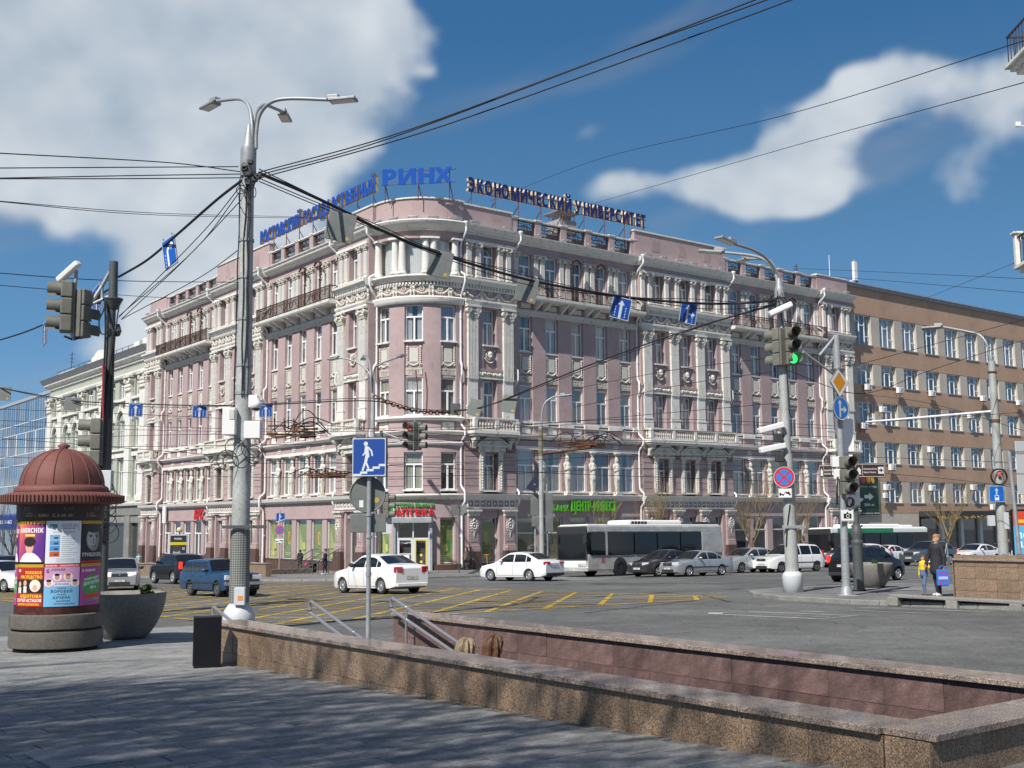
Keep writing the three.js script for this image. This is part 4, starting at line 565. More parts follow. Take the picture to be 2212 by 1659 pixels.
  part(uni, 'roof', gb().box(2, 50, 23.6 + HB, 23.8 + HB, -12, -.6).box(.6, 12, 23.55 + HB, 23.75 + HB, -50, -2), M.greyRoof);
}
// ---------------------------------------------------------------- brown office building at right
const facR = (u, v, out) => onB(u, v, -out), facL = (u, v, out) => onA(u, v, -out);
{
  const root = thing('office_building', 'long brown office building with rows of wide windows and a flat roof', 'building', V(CX0, BASEY, -CZ0), PHI), F = FR, O = -.6;
  const brown = MT(.52, .345, .24, { map: plasterT, roughness: .95 }), beige = MT(.58, .52, .44, { map: plasterT, roughness: .95 });
  R = mulberry(31);
  const T0 = 49.9, T1 = 118, cols = Array.from({ length: 16 }, (_, i) => 52.0 + 4.262 * i), rows = [[18.8, 22.1], [14.45, 16.8], [10.18, 12.57], [6.0, 8.35], [1.78, 4.13]];
  const w = new FB(F), pan = new FB(F), top = new FB(F);
  w.B(T0, T1, -6, 25.0, -16, O - .6);
  const lv = [25.0, ...rows.flatMap(([a, b]) => [b, a]), .7];
  for (let i = 0; i < lv.length; i += 2) w.B(T0, T1, lv[i + 1], lv[i], O - .7, O);
  top.B(T0, T1, 25.0, 25.3, -16.2, O + .25); top.B(T0, T1, 25.3, 25.42, -16.2, O + .38);
  part(root, 'wall', w, brown); part(root, 'roof_edge', top, M.greyRoof);
  const geo = {};
  const wg = (h) => geo[h] ??= (() => { const g = gb(), W = 2.72; g.box(-W / 2, -W / 2 + .07, 0, h, -.05, .05).box(W / 2 - .07, W / 2, 0, h, -.05, .05).box(-W / 2, W / 2, 0, .08, -.045, .045).box(-W / 2, W / 2, h - .08, h, -.045, .045); for (const x of [-.47, .47]) g.box(x - .05, x + .05, .08, h - .08, -.05, .05); g.box(-.42, .42, h * .66 - .05, h * .66 + .05, -.045, .045).box(.52, 1.29, h * .3 - .04, h * .3 + .04, -.045, .045).box(-1.29, -.52, h * .78 - .04, h * .78 + .04, -.045, .045); return g.done(); })();
  rows.forEach(([h0, h1], ri) => { const h = h1 - h0, pane = gb().box(-1.33, 1.33, .03, h - .03, -.006, .006).done(), back = gb().box(-1.36, 1.36, 0, h, -.3, -.28).done(), cur = gb().box(-1.3, -.5, .03, h - .05, -.16, -.15).done(), cur2 = gb().box(.5, 1.3, .03, h - .05, -.16, -.15).done(), full = gb().box(-1.3, 1.3, .03, h - .05, -.16, -.15).done();
    cols.forEach((c, i) => { if (i > 9) { return; } const win = part(root, 'window', wg(h), M.frame, fm(F, c + 1.38, h0, O - .3)); part(win, 'pane', pane, M.glass); part(win, 'room_back', back, R() < .5 ? roomMat : roomMat2); const k = R(); if (ri === 0) { if (k < .8) part(win, 'curtain', full, curtMats[k < .5 ? 0 : 2]); } else { if (k < .45) part(win, 'curtain', cur, curtMats[floor(R() * 4)]); if (k > .25 && k < .6) part(win, 'curtain', cur2, curtMats[floor(R() * 4)]); }
      part(root, 'wall_panel', new FB(F).B(c + 2.76, c + 4.262, h0, h1, O - .62, O - .02), beige); part(root, 'window_sill', new FB(F).B(c - .05, c + 2.8, h0 - .08, h0 + .02, O - .3, O + .08), M.galv); });
    part(root, 'wall_panel', new FB(F).B(T0, cols[0], h0, h1, O - .62, O - .04), beige); part(root, 'wall_panel', new FB(F).B(cols[10], T1, h0, h1, O - .62, O - .04), beige); });
  part(root, 'shop_front', (() => { const g = new FB(F); g.B(62, 110, .3, .9, O, O + 2.2); return g; })(), M.dark);
  const gar = gb(), r = mulberry(4); for (let i = 0; i < 420; i++) gar.add(new THREE.TetrahedronGeometry(.07 + r() * .08), fm(F, 62 + r() * 30, .05 + r() * .3, O + 1.9 + r() * .5, r() * 6)); part(root, 'garland', gar, MT(.35, .24, .06, { roughness: .5 })).userData.kind = 'stuff';
  for (let i = 0; i < 9; i++) { const c = 63 + i * 4; part(root, 'shop_window', new FB(F).B(c, c + 3.4, -4.4, .2, O - .45, O - .4), M.glass); part(root, 'shop_post', new FB(F).B(c + 3.4, c + 4, -5.5, .3, O - .5, O - .1), M.greyframe); }
  part(root, 'shop_interior', new FB(F).B(62, 110, -6, .3, O - .62, O - .58), MT(.05, .045, .04));
  part(root, 'wall_panel', new FB(F).B(50, 62, -6, .7, O - .6, O - .02), beige);
}
{ // green advertising banner on the brown wall, with its print
  const p = printed(512, 1024, (x, w, h) => { x.fillStyle = '#233a28'; x.fillRect(0, 0, w, h); x.fillStyle = '#2f4a30'; x.beginPath(); x.moveTo(0, 380); x.lineTo(w, 900); x.lineTo(w, 600); x.lineTo(0, 80); x.fill(); for (const [cx, c, s] of [[120, '#e2462c', 1], [255, '#ef9a35', .55], [365, '#ef9a35', .55]]) { x.fillStyle = c; x.beginPath(); x.ellipse(cx, 70, 62 * s + 10, 110, -.25, 0, 7); x.fill(); } x.fillStyle = '#cfd3cc'; x.font = 'bold 52px sans-serif'; x.textAlign = 'center'; x.fillText('ВКУСНО – И ТОЧКА', w / 2, 290, 420); x.fillStyle = '#e8e8e4'; x.fillRect(140, 490, 120, 90); x.beginPath(); x.moveTo(260, 430); x.lineTo(380, 535); x.lineTo(260, 640); x.fill(); x.font = 'bold 96px sans-serif'; x.fillText('300 м', w / 2, 780); x.font = 'bold 46px sans-serif'; x.fillText('ул. Пушкинская, 104/32', w / 2, 985, 500); });
  const q = facR(1876, 1071, -.45), t = thing('wall_banner', 'dark green advertising banner with a white arrow and 300 m on the brown wall', 'banner', q, PHI);
  part(t, 'banner_print', gb().quad(V(-1.75, -2.05, .06), V(1.75, -2.05, .06), V(1.75, 2.05, .06), V(-1.75, 2.05, .06)).done(true), p); part(t, 'banner_frame', gb().rbox(-1.82, 1.82, -2.12, 2.12, -.05, .055, .02), M.galv);
}
{ // air conditioners
  const e = (x, y) => [(3100 + x / 2.37) * .576, (950 + y / 2.37) * .576], q = (x, y) => [(3050 + x / 2.37) * .576, (1600 + y / 2.37) * .576];
  const list = [[e(360, 1190), 'under the second row by the pink building'], [e(640, 1220), 'second below the second row'], [e(927, 1247), 'third below the second row'], [e(1383, 1292), 'below the second row left of the lamp pole'], [e(1700, 1330), 'below the second row at right edge'], [e(490, 1390), 'beside the first third-row window'], [e(322, 1535), 'under the third row by the pink wall'], [e(1268, 1445), 'beside a third-row window near the lamp pole'], [q(1035, 205), 'before a fourth-row window'], [q(690, 362), 'under the fourth row by the tourist sign'], [q(645, 540), 'upper one of the pair beside the green banner'], [q(632, 612), 'small, just under another by the green banner'], [q(1045, 545), 'before a middle fifth-row window'], [q(1415, 540), 'beside a fifth-row window near the pole'], [q(1590, 715), 'below the fifth row by the bus lane sign']];
  const body = gb().rbox(-.46, .46, -.32, .32, -.02, .34, .03).done(), fan = gb().add(new THREE.TorusGeometry(.23, .02, 6, 20), TR(.12, 0, .345)).add(new THREE.TorusGeometry(.13, .012, 5, 16), TR(.12, 0, .345)).cyl(V(.12, 0, .335), V(.12, 0, .35), .06, .06, 10).done(), disc = gb().cyl(V(.12, 0, .33), V(.12, 0, .342), .22, .22, 20).done(), br = gb().box(-.36, -.32, -.4, -.32, -.1, .34).box(.32, .36, -.4, -.32, -.1, .34).box(-.36, -.32, -.7, -.32, -.1, -.06).box(.32, .36, -.7, -.32, -.1, -.06).done();
  list.forEach(([p, where], i) => { const t = thing('air_conditioner', 'white air conditioner on the brown wall ' + where, 'air conditioner', facR(p[0], p[1], -.28), PHI, 'air conditioners on the brown office building'); part(t, 'case', body, M.boxWhite); part(t, 'fan_grille', fan, M.greyframe); part(t, 'fan', disc, M.dark); part(t, 'bracket', br, M.rust); if (i === 11) t.scale.set(.6, .9, .8); });
}
// ---------------------------------------------------------------- pale green neighbour with white pilasters, and the glass block behind
{
  const root = thing('classical_building', 'pale green old building with white pilasters beside the pink one', 'building', V(CX0, BASEY, -CZ0), PHI), F = FL, O = -.5;
  const green = MT(.44, .47, .40, { map: plasterT, roughness: .95 }), grey = MT(.3, .3, .28, { map: concreteT, roughness: .9 });
  R = mulberry(77);
  const T0 = 49.8, T1 = 91.2, w = new FB(F), tr = new FB(F), gd = new FB(F);
  const pil = [52.4, 57.2, 67.2, 75.4, 85.2, 90.2];
  w.B(T0, T1, -6, 20.3, -15, O - .5); w.B(T0, T1, 18.0, 19.6, O - .6, O); w.B(T0, T1, 2.5, 3.2, O - .5, O);
  gd.B(T0, T1, 1.2, 2.5, O - .6, O + .05); tr.prof([[-1, 2.3], [-.2, 2.3], [-.1, 2.55], [-.1, 2.8], [-1, 2.85]], T0, T1);
  tr.prof([[-1, 17.7], [-.2, 17.7], [-.1, 17.9], [-.1, 18.1], [-1, 18.15]], T0, T1); tr.prof([[-1, 19.4], [-.3, 19.4], [.2, 19.75], [.25, 19.95], [-1, 20]], T0, T1 + .8); const roofE = new FB(F); roofE.prof([[-1, 19.98], [.3, 19.98], [.75, 20.6], [-1, 20.7]], T0, T1 + 1.2); roofE.B(T0, T1, 20.6, 20.7, -15, 0);
  for (let x = T0; x < T1; x += .55) tr.B(x, x + .28, 19.1, 19.4, O, O + .25);
  tr.B(81.6, 88.9, 20.6, 21.45, -1.4, -.9); tr.B(68, 74.2, 20.6, 21.9, -1.4, -.9); tr.B(74.2, 75.4, 20.6, 21.4, -1.5, -.8); tr.B(56, 58, 20.6, 21.9, -1.4, -.9); tr.B(T0, 55, 20.6, 22.0, -1.4, -.9);
  { const s = new THREE.Shape(); s.moveTo(-3.1, 0); s.lineTo(3.1, 0); s.quadraticCurveTo(2, .1, 1.4, .55); s.quadraticCurveTo(0, .95, -1.4, .55); s.quadraticCurveTo(-2, .1, -3.1, 0); tr.A(new THREE.ExtrudeGeometry(s, { depth: .5, bevelEnabled: false }), 71.1, 21.9, -1.4); }
  const shaft = gb().box(-.85, .85, 0, 12.9, 0, .35).rbox(-1.0, 1.0, 0, .7, 0, .5, .03).done(), cap = gb().rbox(-1.15, 1.15, 1.75, 2.0, 0, .7, .03).box(-.85, .85, 0, 1.75, 0, .35); for (const s of [-1, 1]) cap.cyl(V(s * .8, 1.45, 0), V(s * .8, 1.45, .6), .3, .3, 12); for (let y = 0; y < 3; y++) for (let i = -2; i <= 2; i++) cap.sph(i * .34, .3 + y * .45, .38, .2, null, 7, 5, 1.3); const capG = cap.done();
  for (const p of pil) { const s = part(root, 'pilaster', shaft, M.white, fm(F, p, 2.8, O)); part(s, 'capital', capG, M.cream, TR(0, 12.9, 0)); }
  const gaps = [[53.3, 56.3, 1], [58.1, 66.3, 2], [68.1, 74.5, 2], [76.3, 84.3, 2], [86.1, 89.3, 1]];
  const archRing = (r) => { const s = new THREE.Shape(); s.absarc(0, 0, r + .32, 0, PI); s.absarc(0, 0, r, PI, 0, true); return new THREE.ExtrudeGeometry(s, { depth: .3, bevelEnabled: false }); };
  for (const [a, b, n] of gaps) { const step = (b - a) / n; for (let i = 0; i < n; i++) { const c = a + step * (i + .5), ww = min(2.5, step - .8), q0 = a + step * i, q1 = a + step * (i + 1);
    for (const [h0, h1] of [[15.3, 17.6], [9.2, 12.6], [3.2, 7.9]]) { addWindow(root, ww, h1 - h0, (h1 - h0) * .68, fm(F, c, h0, O - .35), { cas: 3 }); }
    w.B(q0, c - ww / 2, 3.2, 18, O - .5, O); w.B(c + ww / 2, q1, 3.2, 18, O - .5, O); w.B(c - ww / 2, c + ww / 2, 12.6, 15.3, O - .5, O - .15); w.B(c - ww / 2, c + ww / 2, 7.9, 9.2, O - .5, O - .1); tr.A(archRing(ww / 2 + .05), c, 12.45, O - .05); tr.B(q0, q1, 14.85, 15.15, O, O + .3); tr.B(q0, q1, 8.9, 9.1, O - .1, O + .22); tr.B(c - .3, c + .3, 13.9, 14.5, O, O + .3); tr.B(q0 + .1, q1 - .1, 8.1, 8.6, O - .05, O + .1); }
    part(root, 'shop_opening', new FB(F).B(a, b, -5.6, 1.2, O - .5, O - .45), MT(.045, .05, .05, { roughness: .1 })); gd.B(a - .9, a, -6, 1.2, O - .5, O + .02); gd.B(b, b + .9, -6, 1.2, O - .5, O + .02); gd.B(a, b, .3, 1.2, O - .5, O - .1); }
  part(root, 'wall', w, green); part(root, 'cornice', tr, M.white); part(root, 'roof_edge', roofE, M.greyRoof); part(root, 'ground_floor', gd, grey);
  const rl = new FB(F); for (let x = T0; x < T1; x += 2.2) rl.B(x, x + .05, 20.7, 21.9, -1.25, -1.2); rl.B(T0, T1, 21.85, 21.9, -1.25, -1.2); rl.B(T0, T1, 21.3, 21.33, -1.25, -1.2); part(root, 'roof_railing', rl, M.iron);
}
{
  const root = thing('glass_office_building', 'blue glass office building at the far left edge', 'building', V(CX0, BASEY, -CZ0), PHI), F = FL, O = -8;
  const g1 = glassDark(.035, .085, .17), g2 = glassDark(.06, .16, .26), g3 = glassDark(.02, .05, .12); R = mulberry(5);
  part(root, 'wall', new FB(F).B(112, 175, -8, 22, -40, O - .3), M.greyRoof); part(root, 'roof', new FB(F).prof([[O - 30, 22], [O + .2, 22], [O + .2, 22.5], [O - 6, 25], [O - 30, 25]], 112, 175), MT(.5, .52, .54, { map: metalT, roughness: .45 }));
  const lv = [22, 18.1, 16.35, 12.6, 10.8, 7.2, 5.4, 1.8, -8];
  for (let i = 0; i + 1 < lv.length; i++) for (let c = 0; c < 14; c++) { const t = 112.5 + c * 3.1; part(root, 'glass_panel', new FB(F).B(t + .03, t + 3.07, lv[i + 1] + .06, lv[i] - .06, O - .3, O), [g1, g2, g3][floor(R() * 3)]); }
  const mu = new FB(F); for (const h of lv) mu.B(112, 156, h - .07, h + .07, O - .1, O + .06); for (let c = 0; c <= 28; c++) mu.B(112.5 + c * 1.55 - .04, 112.5 + c * 1.55 + .04, -8, 22, O - .1, O + (c % 2 ? .03 : .08)); part(root, 'mullion', mu, M.greyframe);
  const blades = new FB(F); for (let c = 0; c < 7; c++) blades.B(114 + c * 6.2, 114.5 + c * 6.2, 12.6, 16.3, O, O + .05); part(root, 'white_strip', blades, M.white);
}
{ // blue shop awning and far trees at the end of the left street
  const s = facL(25, 1128, -3); const t = thing('shop_fascia', 'long blue shop fascia with white letters at the far left edge', 'sign', s, PHI - PI / 2);
  part(t, 'fascia_board', gb().rbox(-12, 6, -1.3, 1.3, -.3, 0, .05), MT(.02, .09, .38)); part(t, 'lettering', gb().quad(V(-10, -1, .02), V(5, -1, .02), V(5, 1, .02), V(-10, 1, .02)).done(true), printed(512, 96, (x, w, h) => { x.fillStyle = '#123a86'; x.fillRect(0, 0, w, h); x.fillStyle = '#e8eef6'; x.font = 'bold 40px sans-serif'; x.fillText('АПТЕКА  24 ЧАСА', 20, 60, 470); }));
}
// ---------------------------------------------------------------- corner house whose balconies reach into the frame at right
{
  const p = ab(6, -66), root = thing('corner_house', 'white and pink corner house at right whose balconies show at the edge', 'building', p, PHI);
  part(root, 'wall', gb().box(-13, 14, -1, 24, -8, 10), M.pink);
  const bal = (label, u, v, dist, h, railH) => { const q = at(u, v, dist), l = root.worldToLocal(q.clone()); const b = part(root, 'balcony', gb().rbox(0, 3.4, 0, .12, 0, 5, .02).rbox(.12, 3.4, -.14, 0, .15, 4.8, .02).rbox(.26, 3.4, -.3, -.14, .3, 4.6, .02).done(), M.white, TR(l.x, l.y + .1, l.z, 0, -PHI - .05, 0), label);
    const g = gb(); for (let i = 0; i <= 20; i++) g.box(.1, .125, .12, railH, .1 + i * .24, .125 + i * .24); for (let i = 0; i <= 13; i++) g.box(.1 + i * .24, .125 + i * .24, .12, railH, .1, .125); g.box(.08, .14, railH, railH + .05, .08, 5).box(.14, 3.4, railH, railH + .05, .08, .14); part(b, 'railing', g, M.iron); return b; };
  root.updateMatrixWorld(true);
  bal('upper balcony with dark railing', 2170, 158, 36, 1, 1.05); const lb = bal('lower balcony with white corner post', 2190, 590, 36, 1, 1.0); part(lb, 'balcony_post', gb().rbox(.02, .22, .12, 1.15, .02, .22, .03).rbox(-.04, .28, 1.15, 1.22, -.04, .28, .02), M.white);
  const c = thing('security_camera', 'small white camera on a thin arm at the right edge of the sky', 'camera', at(2199, 272, 34)); part(c, 'arm', gb().cyl(V(0, 0, 0), V(1.6, -.02, 0), .02).cyl(V(.1, 0, 0), V(1.0, -.3, 0), .012), M.boxWhite); part(c, 'camera_head', gb().rbox(-.08, .08, -.03, .12, -.06, .06, .02), M.boxWhite);
}
// ---------------------------------------------------------------- vehicles
const carGlass = MP(.012, .014, .016, { roughness: .05, ior: 1.5 }), tyreM = MT(.018, .018, .019, { roughness: .9 }), rimM = MT(.55, .56, .58, { roughness: .35, metalness: .6 }), rimDark = MT(.1, .1, .1, { roughness: .6 }), plasticM = MT(.028, .028, .03, { roughness: .6 }), lampM = MP(.75, .77, .8, { roughness: .08, clearcoat: 1, metalness: .3 }), redLamp = MP(.42, .012, .012, { roughness: .15, clearcoat: 1 }), amberM = MP(.6, .2, .02, { roughness: .2 }), chromeM = MT(.7, .7, .72, { roughness: .15, metalness: 1 }), litRed = new THREE.MeshStandardMaterial({ color: lc(.5, .02, .02), emissive: lc(1, .06, .03), emissiveIntensity: .7 }), litLamp = new THREE.MeshStandardMaterial({ color: lc(.9, .9, .8), emissive: lc(1, .9, .7), emissiveIntensity: .5 });
const plateM = printed(256, 56, (x, w, h) => { x.fillStyle = '#e6e6e2'; x.fillRect(0, 0, w, h); x.strokeStyle = '#222'; x.lineWidth = 4; x.strokeRect(3, 3, w - 6, h - 6); x.fillStyle = '#161616'; x.font = 'bold 44px sans-serif'; x.fillText('К719ОМ', 12, 44, 172); x.font = 'bold 28px sans-serif'; x.fillText('161', 196, 32, 48); });
const paint = (r, g, b, o = {}) => MP(r, g, b, { roughness: .38, clearcoat: 1, clearcoatRoughness: .06, ...o });
const wheelGeo = {};
function wheels(root, o, mat) {
  const r = o.r, key = r + (o.rim || 'alloy'), G = wheelGeo[key] ??= (() => {
    const w = .2, t = gb().lathe([[r * .62, -w / 2], [r * .93, -w / 2], [r, -w / 2 + .035], [r, w / 2 - .035], [r * .93, w / 2], [r * .62, w / 2]], 28).done().rotateX(PI / 2);
    const f = gb(); f.lathe([[0, .03], [r * .14, .035], [r * .16, .0], [r * .2, -.03]], 16); const n = o.rim === 'steel' ? 8 : 10;
    for (let i = 0; i < n; i++) f.box(r * .12, r * .6, -.03, .012, -r * .055, r * .055, new THREE.Matrix4().makeRotationY(i / n * 2 * PI)); f.lathe([[r * .56, -.04], [r * .58, .02], [r * .66, .03], [r * .66, -.06]], 28);
    if (o.rim === 'steel') f.lathe([[0, -.01], [r * .5, .0], [r * .58, -.02]], 24);
    const d = gb().lathe([[0, -.06], [r * .64, -.06]], 24);
    return { t, f: f.done().rotateX(PI / 2).translate(0, 0, w / 2 - .02), d: d.done().rotateX(PI / 2).translate(0, 0, w / 2 - .01) };
  })();
  for (const [x, s] of [[o.L / 2 - o.fo, 1], [o.L / 2 - o.fo, -1], [o.L / 2 - o.fo - o.wb, 1], [o.L / 2 - o.fo - o.wb, -1]]) { const wl = part(root, 'wheel', G.t, tyreM, TR(x, r, s * (o.W / 2 - .13), 0, s > 0 ? 0 : PI, 0)); part(wl, 'rim', G.f, o.rim === 'steel' ? rimDark : rimM); part(wl, 'rim_well', G.d, plasticM); }
}
function pl(pts, x) { for (let i = 0; i + 1 < pts.length; i++) if (x <= pts[i + 1][0]) { const [x0, y0] = pts[i], [x1, y1] = pts[i + 1]; const t = clamp((x - x0) / (x1 - x0 || 1)); return lin(y0, y1, t); } return pts[pts.length - 1][1]; }
const smoothPl = (pts, x, w = .09) => (pl(pts, x - w) + pl(pts, x - w / 2) + 2 * pl(pts, x) + pl(pts, x + w / 2) + pl(pts, x + w)) / 6;
function grid(rows, flip) { const nx = rows.length, ny = rows[0].length, pos = [], idx = []; for (const r of rows) for (const p of r) pos.push(...p); for (let i = 0; i + 1 < nx; i++) for (let j = 0; j + 1 < ny; j++) { const a = i * ny + j, b = a + 1, c = a + ny, d = c + 1; flip ? idx.push(a, b, c, b, d, c) : idx.push(a, c, b, b, c, d); } const g = new THREE.BufferGeometry(); g.setAttribute('position', new THREE.Float32BufferAttribute(pos, 3)); g.setIndex(idx); g.computeVertexNormals(); return g; }
function carAt(name, label, category, u, v, heading, anchor, o, group) {
  // anchor: [forward, right] offset in metres from the middle of the car to the surveyed contact point
  const p = gp(u, v, 0), h = rad(heading), f = V(sin(h), 0, -cos(h)), r = V(cos(h), 0, sin(h));
  p.sub(f.clone().multiplyScalar(anchor[0])).sub(r.clone().multiplyScalar(anchor[1])); p.y = gy(p.x, p.z);
  const t = thing(name, label, category, p); t.quaternion.copy(groundQuat(PI / 2 - h)); return t;
}
function makeCar(root, o) {
  const { L, W, H, wb, fo, r } = o, hw0 = W / 2, Ra = r * 1.16, X = (x) => L / 2 - x, belt = o.belt, xf = fo, xr = fo + wb;
  const hw = (x) => hw0 * (1 - .17 * pow(clamp(1 - x / .62), 2.2) - (o.rt ?? .13) * pow(clamp(1 - (L - x) / .5), 2.2));
  const top = (x) => smoothPl(o.top, x, o.boxy ? .03 : .1);
  const zs = (x, y) => hw(x) * (1 - .03 * pow(clamp((y - .6) / (belt - .6)), 2) - .035 * pow(clamp((.42 - y) / .22), 2) + (o.boxy ? 0 : .006 * cos((y - .6) * 9)));
  const yb = (x) => pl(o.bottom ?? [[0, .24], [.25, .2], [L - .35, .22], [L, .3]], x);
  const arch = (x) => { let y = yb(x); for (const c of [xf, xr]) if (abs(x - c) < Ra) y = max(y, r + sqrt(Ra * Ra - (x - c) ** 2) - .02); return y; };
  const xs = new Set([0, .015, .05, .1, .18, .3, L - .3, L - .18, L - .1, L - .05, L - .015, L]); for (let i = 1; i < 26; i++) xs.add(L * i / 26); for (const c of [xf, xr]) for (let i = -7; i <= 7; i++) xs.add(c + Ra * sin(i / 7 * PI / 2) * .999); for (const c of [xf, xr]) { xs.add(c - Ra - .004); xs.add(c + Ra + .004); }
  const st = [...xs].filter((x) => x >= 0 && x <= L).sort((a, b) => a - b);
  const rowsAt = (s) => st.map((x) => { const t = top(x), w = hw(x), e = (x < .1 ? (.1 - x) : x > L - .1 ? x - L + .1 : 0) * .25, ys = min(arch(x) + e, t - .16), sh = t - .07; const row = [[X(x), yb(x) + e, 0], [X(x), yb(x) + e, s * (w - .3)], [X(x), ys, s * (w - .27)], [X(x), ys, s * (zs(x, ys) - .012)], [X(x), ys + .012, s * zs(x, ys + .02)]]; for (const k of [.15, .35, .55, .75, .92, 1]) { const y = lin(ys + .02, sh, k); row.push([X(x), y, s * zs(x, y)]); } row.push([X(x), t - .018 - e * .5, s * (zs(x, sh) * .965)], [X(x), t + .002 - e, s * w * .86], [X(x), t + .018 - e, s * w * .5], [X(x), t + .024 - e, 0]); return row; });
  const body = gb(); for (const s of [1, -1]) { const rows = rowsAt(s); body.add(toCreasedNormals(grid(rows, s < 0), .55)); for (const [i, fl] of [[0, s > 0], [rows.length - 1, s < 0]]) { const rw = rows[i], c = [rw[0][0], (rw[0][1] + rw[rw.length - 1][1]) / 2, 0]; const g = grid([rw, rw.map(() => c)], fl); body.add(toCreasedNormals(g, .5)); } }
  part(root, 'body', body.done(), o.paint);
  part(root, 'underbody', gb().box(X(L - .35), X(.3), r * .62, max(.42, r + .1), -hw0 + .26, hw0 - .26), plasticM);
  // greenhouse
  const [cowl, rF, rR, deck] = o.cab, roofPts = [[cowl, o.top ? top(cowl) - .01 : belt], [rF, H - .035], [lin(rF, rR, .45), H], [rR, H - (o.drop ?? .05)], [deck, top(min(deck, L - .06)) - .01]];
  const roof = (x) => smoothPl(roofPts, x, o.boxy ? .05 : .13), ztop = hw0 * (o.wt ?? .72), zc = (x, y) => { const zb = min(hw(x), hw0) * .945; return lin(zb, ztop, pow(clamp((y - belt) / (H - belt)), 1.25)); };
  const cx = []; for (let i = 0; i <= 30; i++) cx.push(lin(cowl, deck, i / 30));
  const cab = gb(); for (const s of [1, -1]) cab.add(toCreasedNormals(grid(cx.map((x) => { const y = max(roof(x), belt - .03), e = min(.07, max(.004, (y - belt) * .4)), row = []; for (const k of [0, .3, .6, .85, 1]) { const q = lin(belt - .07, y - e, k); row.push([X(x), q, s * zc(x, q)]); } const z1 = zc(x, y - e); row.push([X(x), y - e * .3, s * (z1 - e * .45)], [X(x), y + .004, s * (z1 * .8)], [X(x), y + .02, s * z1 * .4], [X(x), y + .025, 0]); return row; }), s < 0), .6));
  part(root, 'cabin', cab.done(), o.paint);
  const topGlass = (name, a, b, inset) => { const rows = []; for (let i = 0; i <= 10; i++) { const x = lin(a, b, i / 10), y = roof(x), row = []; for (let j = -6; j <= 6; j++) { const vq = j / 6, z1 = zc(x, y - .04), z = vq * (z1 * (inset ?? .9)); row.push([X(x), y + .034 - .03 * pow(abs(vq), 2.2), z]); } rows.push(row); } part(root, name, planarUV(grid(rows, false).toNonIndexed()), carGlass); };
  const k1 = (rF - cowl), k2 = (deck - rR);
  topGlass('windshield', cowl + k1 * .07, rF - k1 * .03); topGlass('rear_window', rR + k2 * (o.rw?.[0] ?? .08), rR + k2 * (o.rw?.[1] ?? .88), .86);
  for (const [a, b, slope] of o.side) for (const s of [1, -1]) { const rows = []; for (let i = 0; i <= 8; i++) { const x = lin(a, b, i / 8), y1 = min(roof(x) - .085, H - .115), y0 = min(belt + .025, y1 - .002), row = []; for (let j = 0; j <= 5; j++) { const y = lin(y0, y1, j / 5); row.push([X(x), y, s * (zc(x, y) + .006)]); } rows.push(row); } part(root, 'side_window', planarUV(grid(rows, s < 0).toNonIndexed()), carGlass); }
  // seams, handles, mouldings
  const seam = gb(), strip = (x0, x1, y0, y1, d, g = seam, n = 4, m = 2) => { for (const s of [1, -1]) { const rows = []; for (let i = 0; i <= m; i++) { const x = lin(x0, x1, i / m), row = []; for (let j = 0; j <= n; j++) { const y = lin(y0, y1, j / n); row.push([X(x), y, s * (zs(x, y) + d)]); } rows.push(row); } g.add(grid(rows, s < 0)); } };
  for (const x of o.seams) strip(x - .007, x + .007, .3, belt - .03, .0025); strip(o.seams[0], o.seams[o.seams.length - 1], .285, .3, .0025, seam, 1, 6); part(root, 'door_seam', seam, plasticM);
  for (const x of o.handles ?? []) for (const s of [1, -1]) part(root, 'door_handle', gb().rbox(X(x) - .09, X(x) + .09, belt - .15, belt - .115, s * (zs(x, belt - .13)) - .012, s * (zs(x, belt - .13)) + .028, .01), o.handleM ?? o.paint);
  if (o.mould) { const g = gb(); strip(.55, L - .5, o.mould, o.mould + .05, .012, g, 2, 14); part(root, 'side_moulding', g, plasticM); }
  for (const s of [1, -1]) part(root, 'mirror', gb().add(new THREE.SphereGeometry(1, 12, 8).scale(.09, .075, .12), TR(X(o.cab[0] + k1 * .62), belt + .09, s * (hw0 + .07))).cyl(V(X(o.cab[0] + k1 * .55), belt + .03, s * (hw0 - .08)), V(X(o.cab[0] + k1 * .6), belt + .06, s * (hw0 + .04)), .022), o.mirrorM ?? o.paint);
  const nose = (y) => X(0), F = o.front, Rr = o.rear;
  for (const s of [1, -1]) { const yaw = s * -(F.yaw ?? .42); part(root, 'headlight', gb().rbox(-.1, .02, -F.lh / 2, F.lh / 2, -F.lw / 2, F.lw / 2, min(.035, F.lh / 3)), F.lit ? litLamp : lampM, TR(X(F.lx ?? .075), F.ly, s * (hw0 - F.lw / 2 - (F.li ?? .1)), 0, yaw, 0)); part(root, 'taillight', gb().rbox(-.03, .09, -Rr.lh / 2, Rr.lh / 2, -Rr.lw / 2, Rr.lw / 2, .02), Rr.lit ? litRed : redLamp, TR(X(L - (Rr.lx ?? .055)), Rr.ly, s * (hw0 - Rr.lw / 2 - (Rr.li ?? .05)), 0, s * (Rr.yaw ?? .35), 0)); if (F.fog) part(root, 'fog_lamp', gb().cyl(V(-.02, 0, 0), V(.025, 0, 0), .06, .055, 12), lampM, TR(X(.03), .36, s * (hw0 - .38))); }
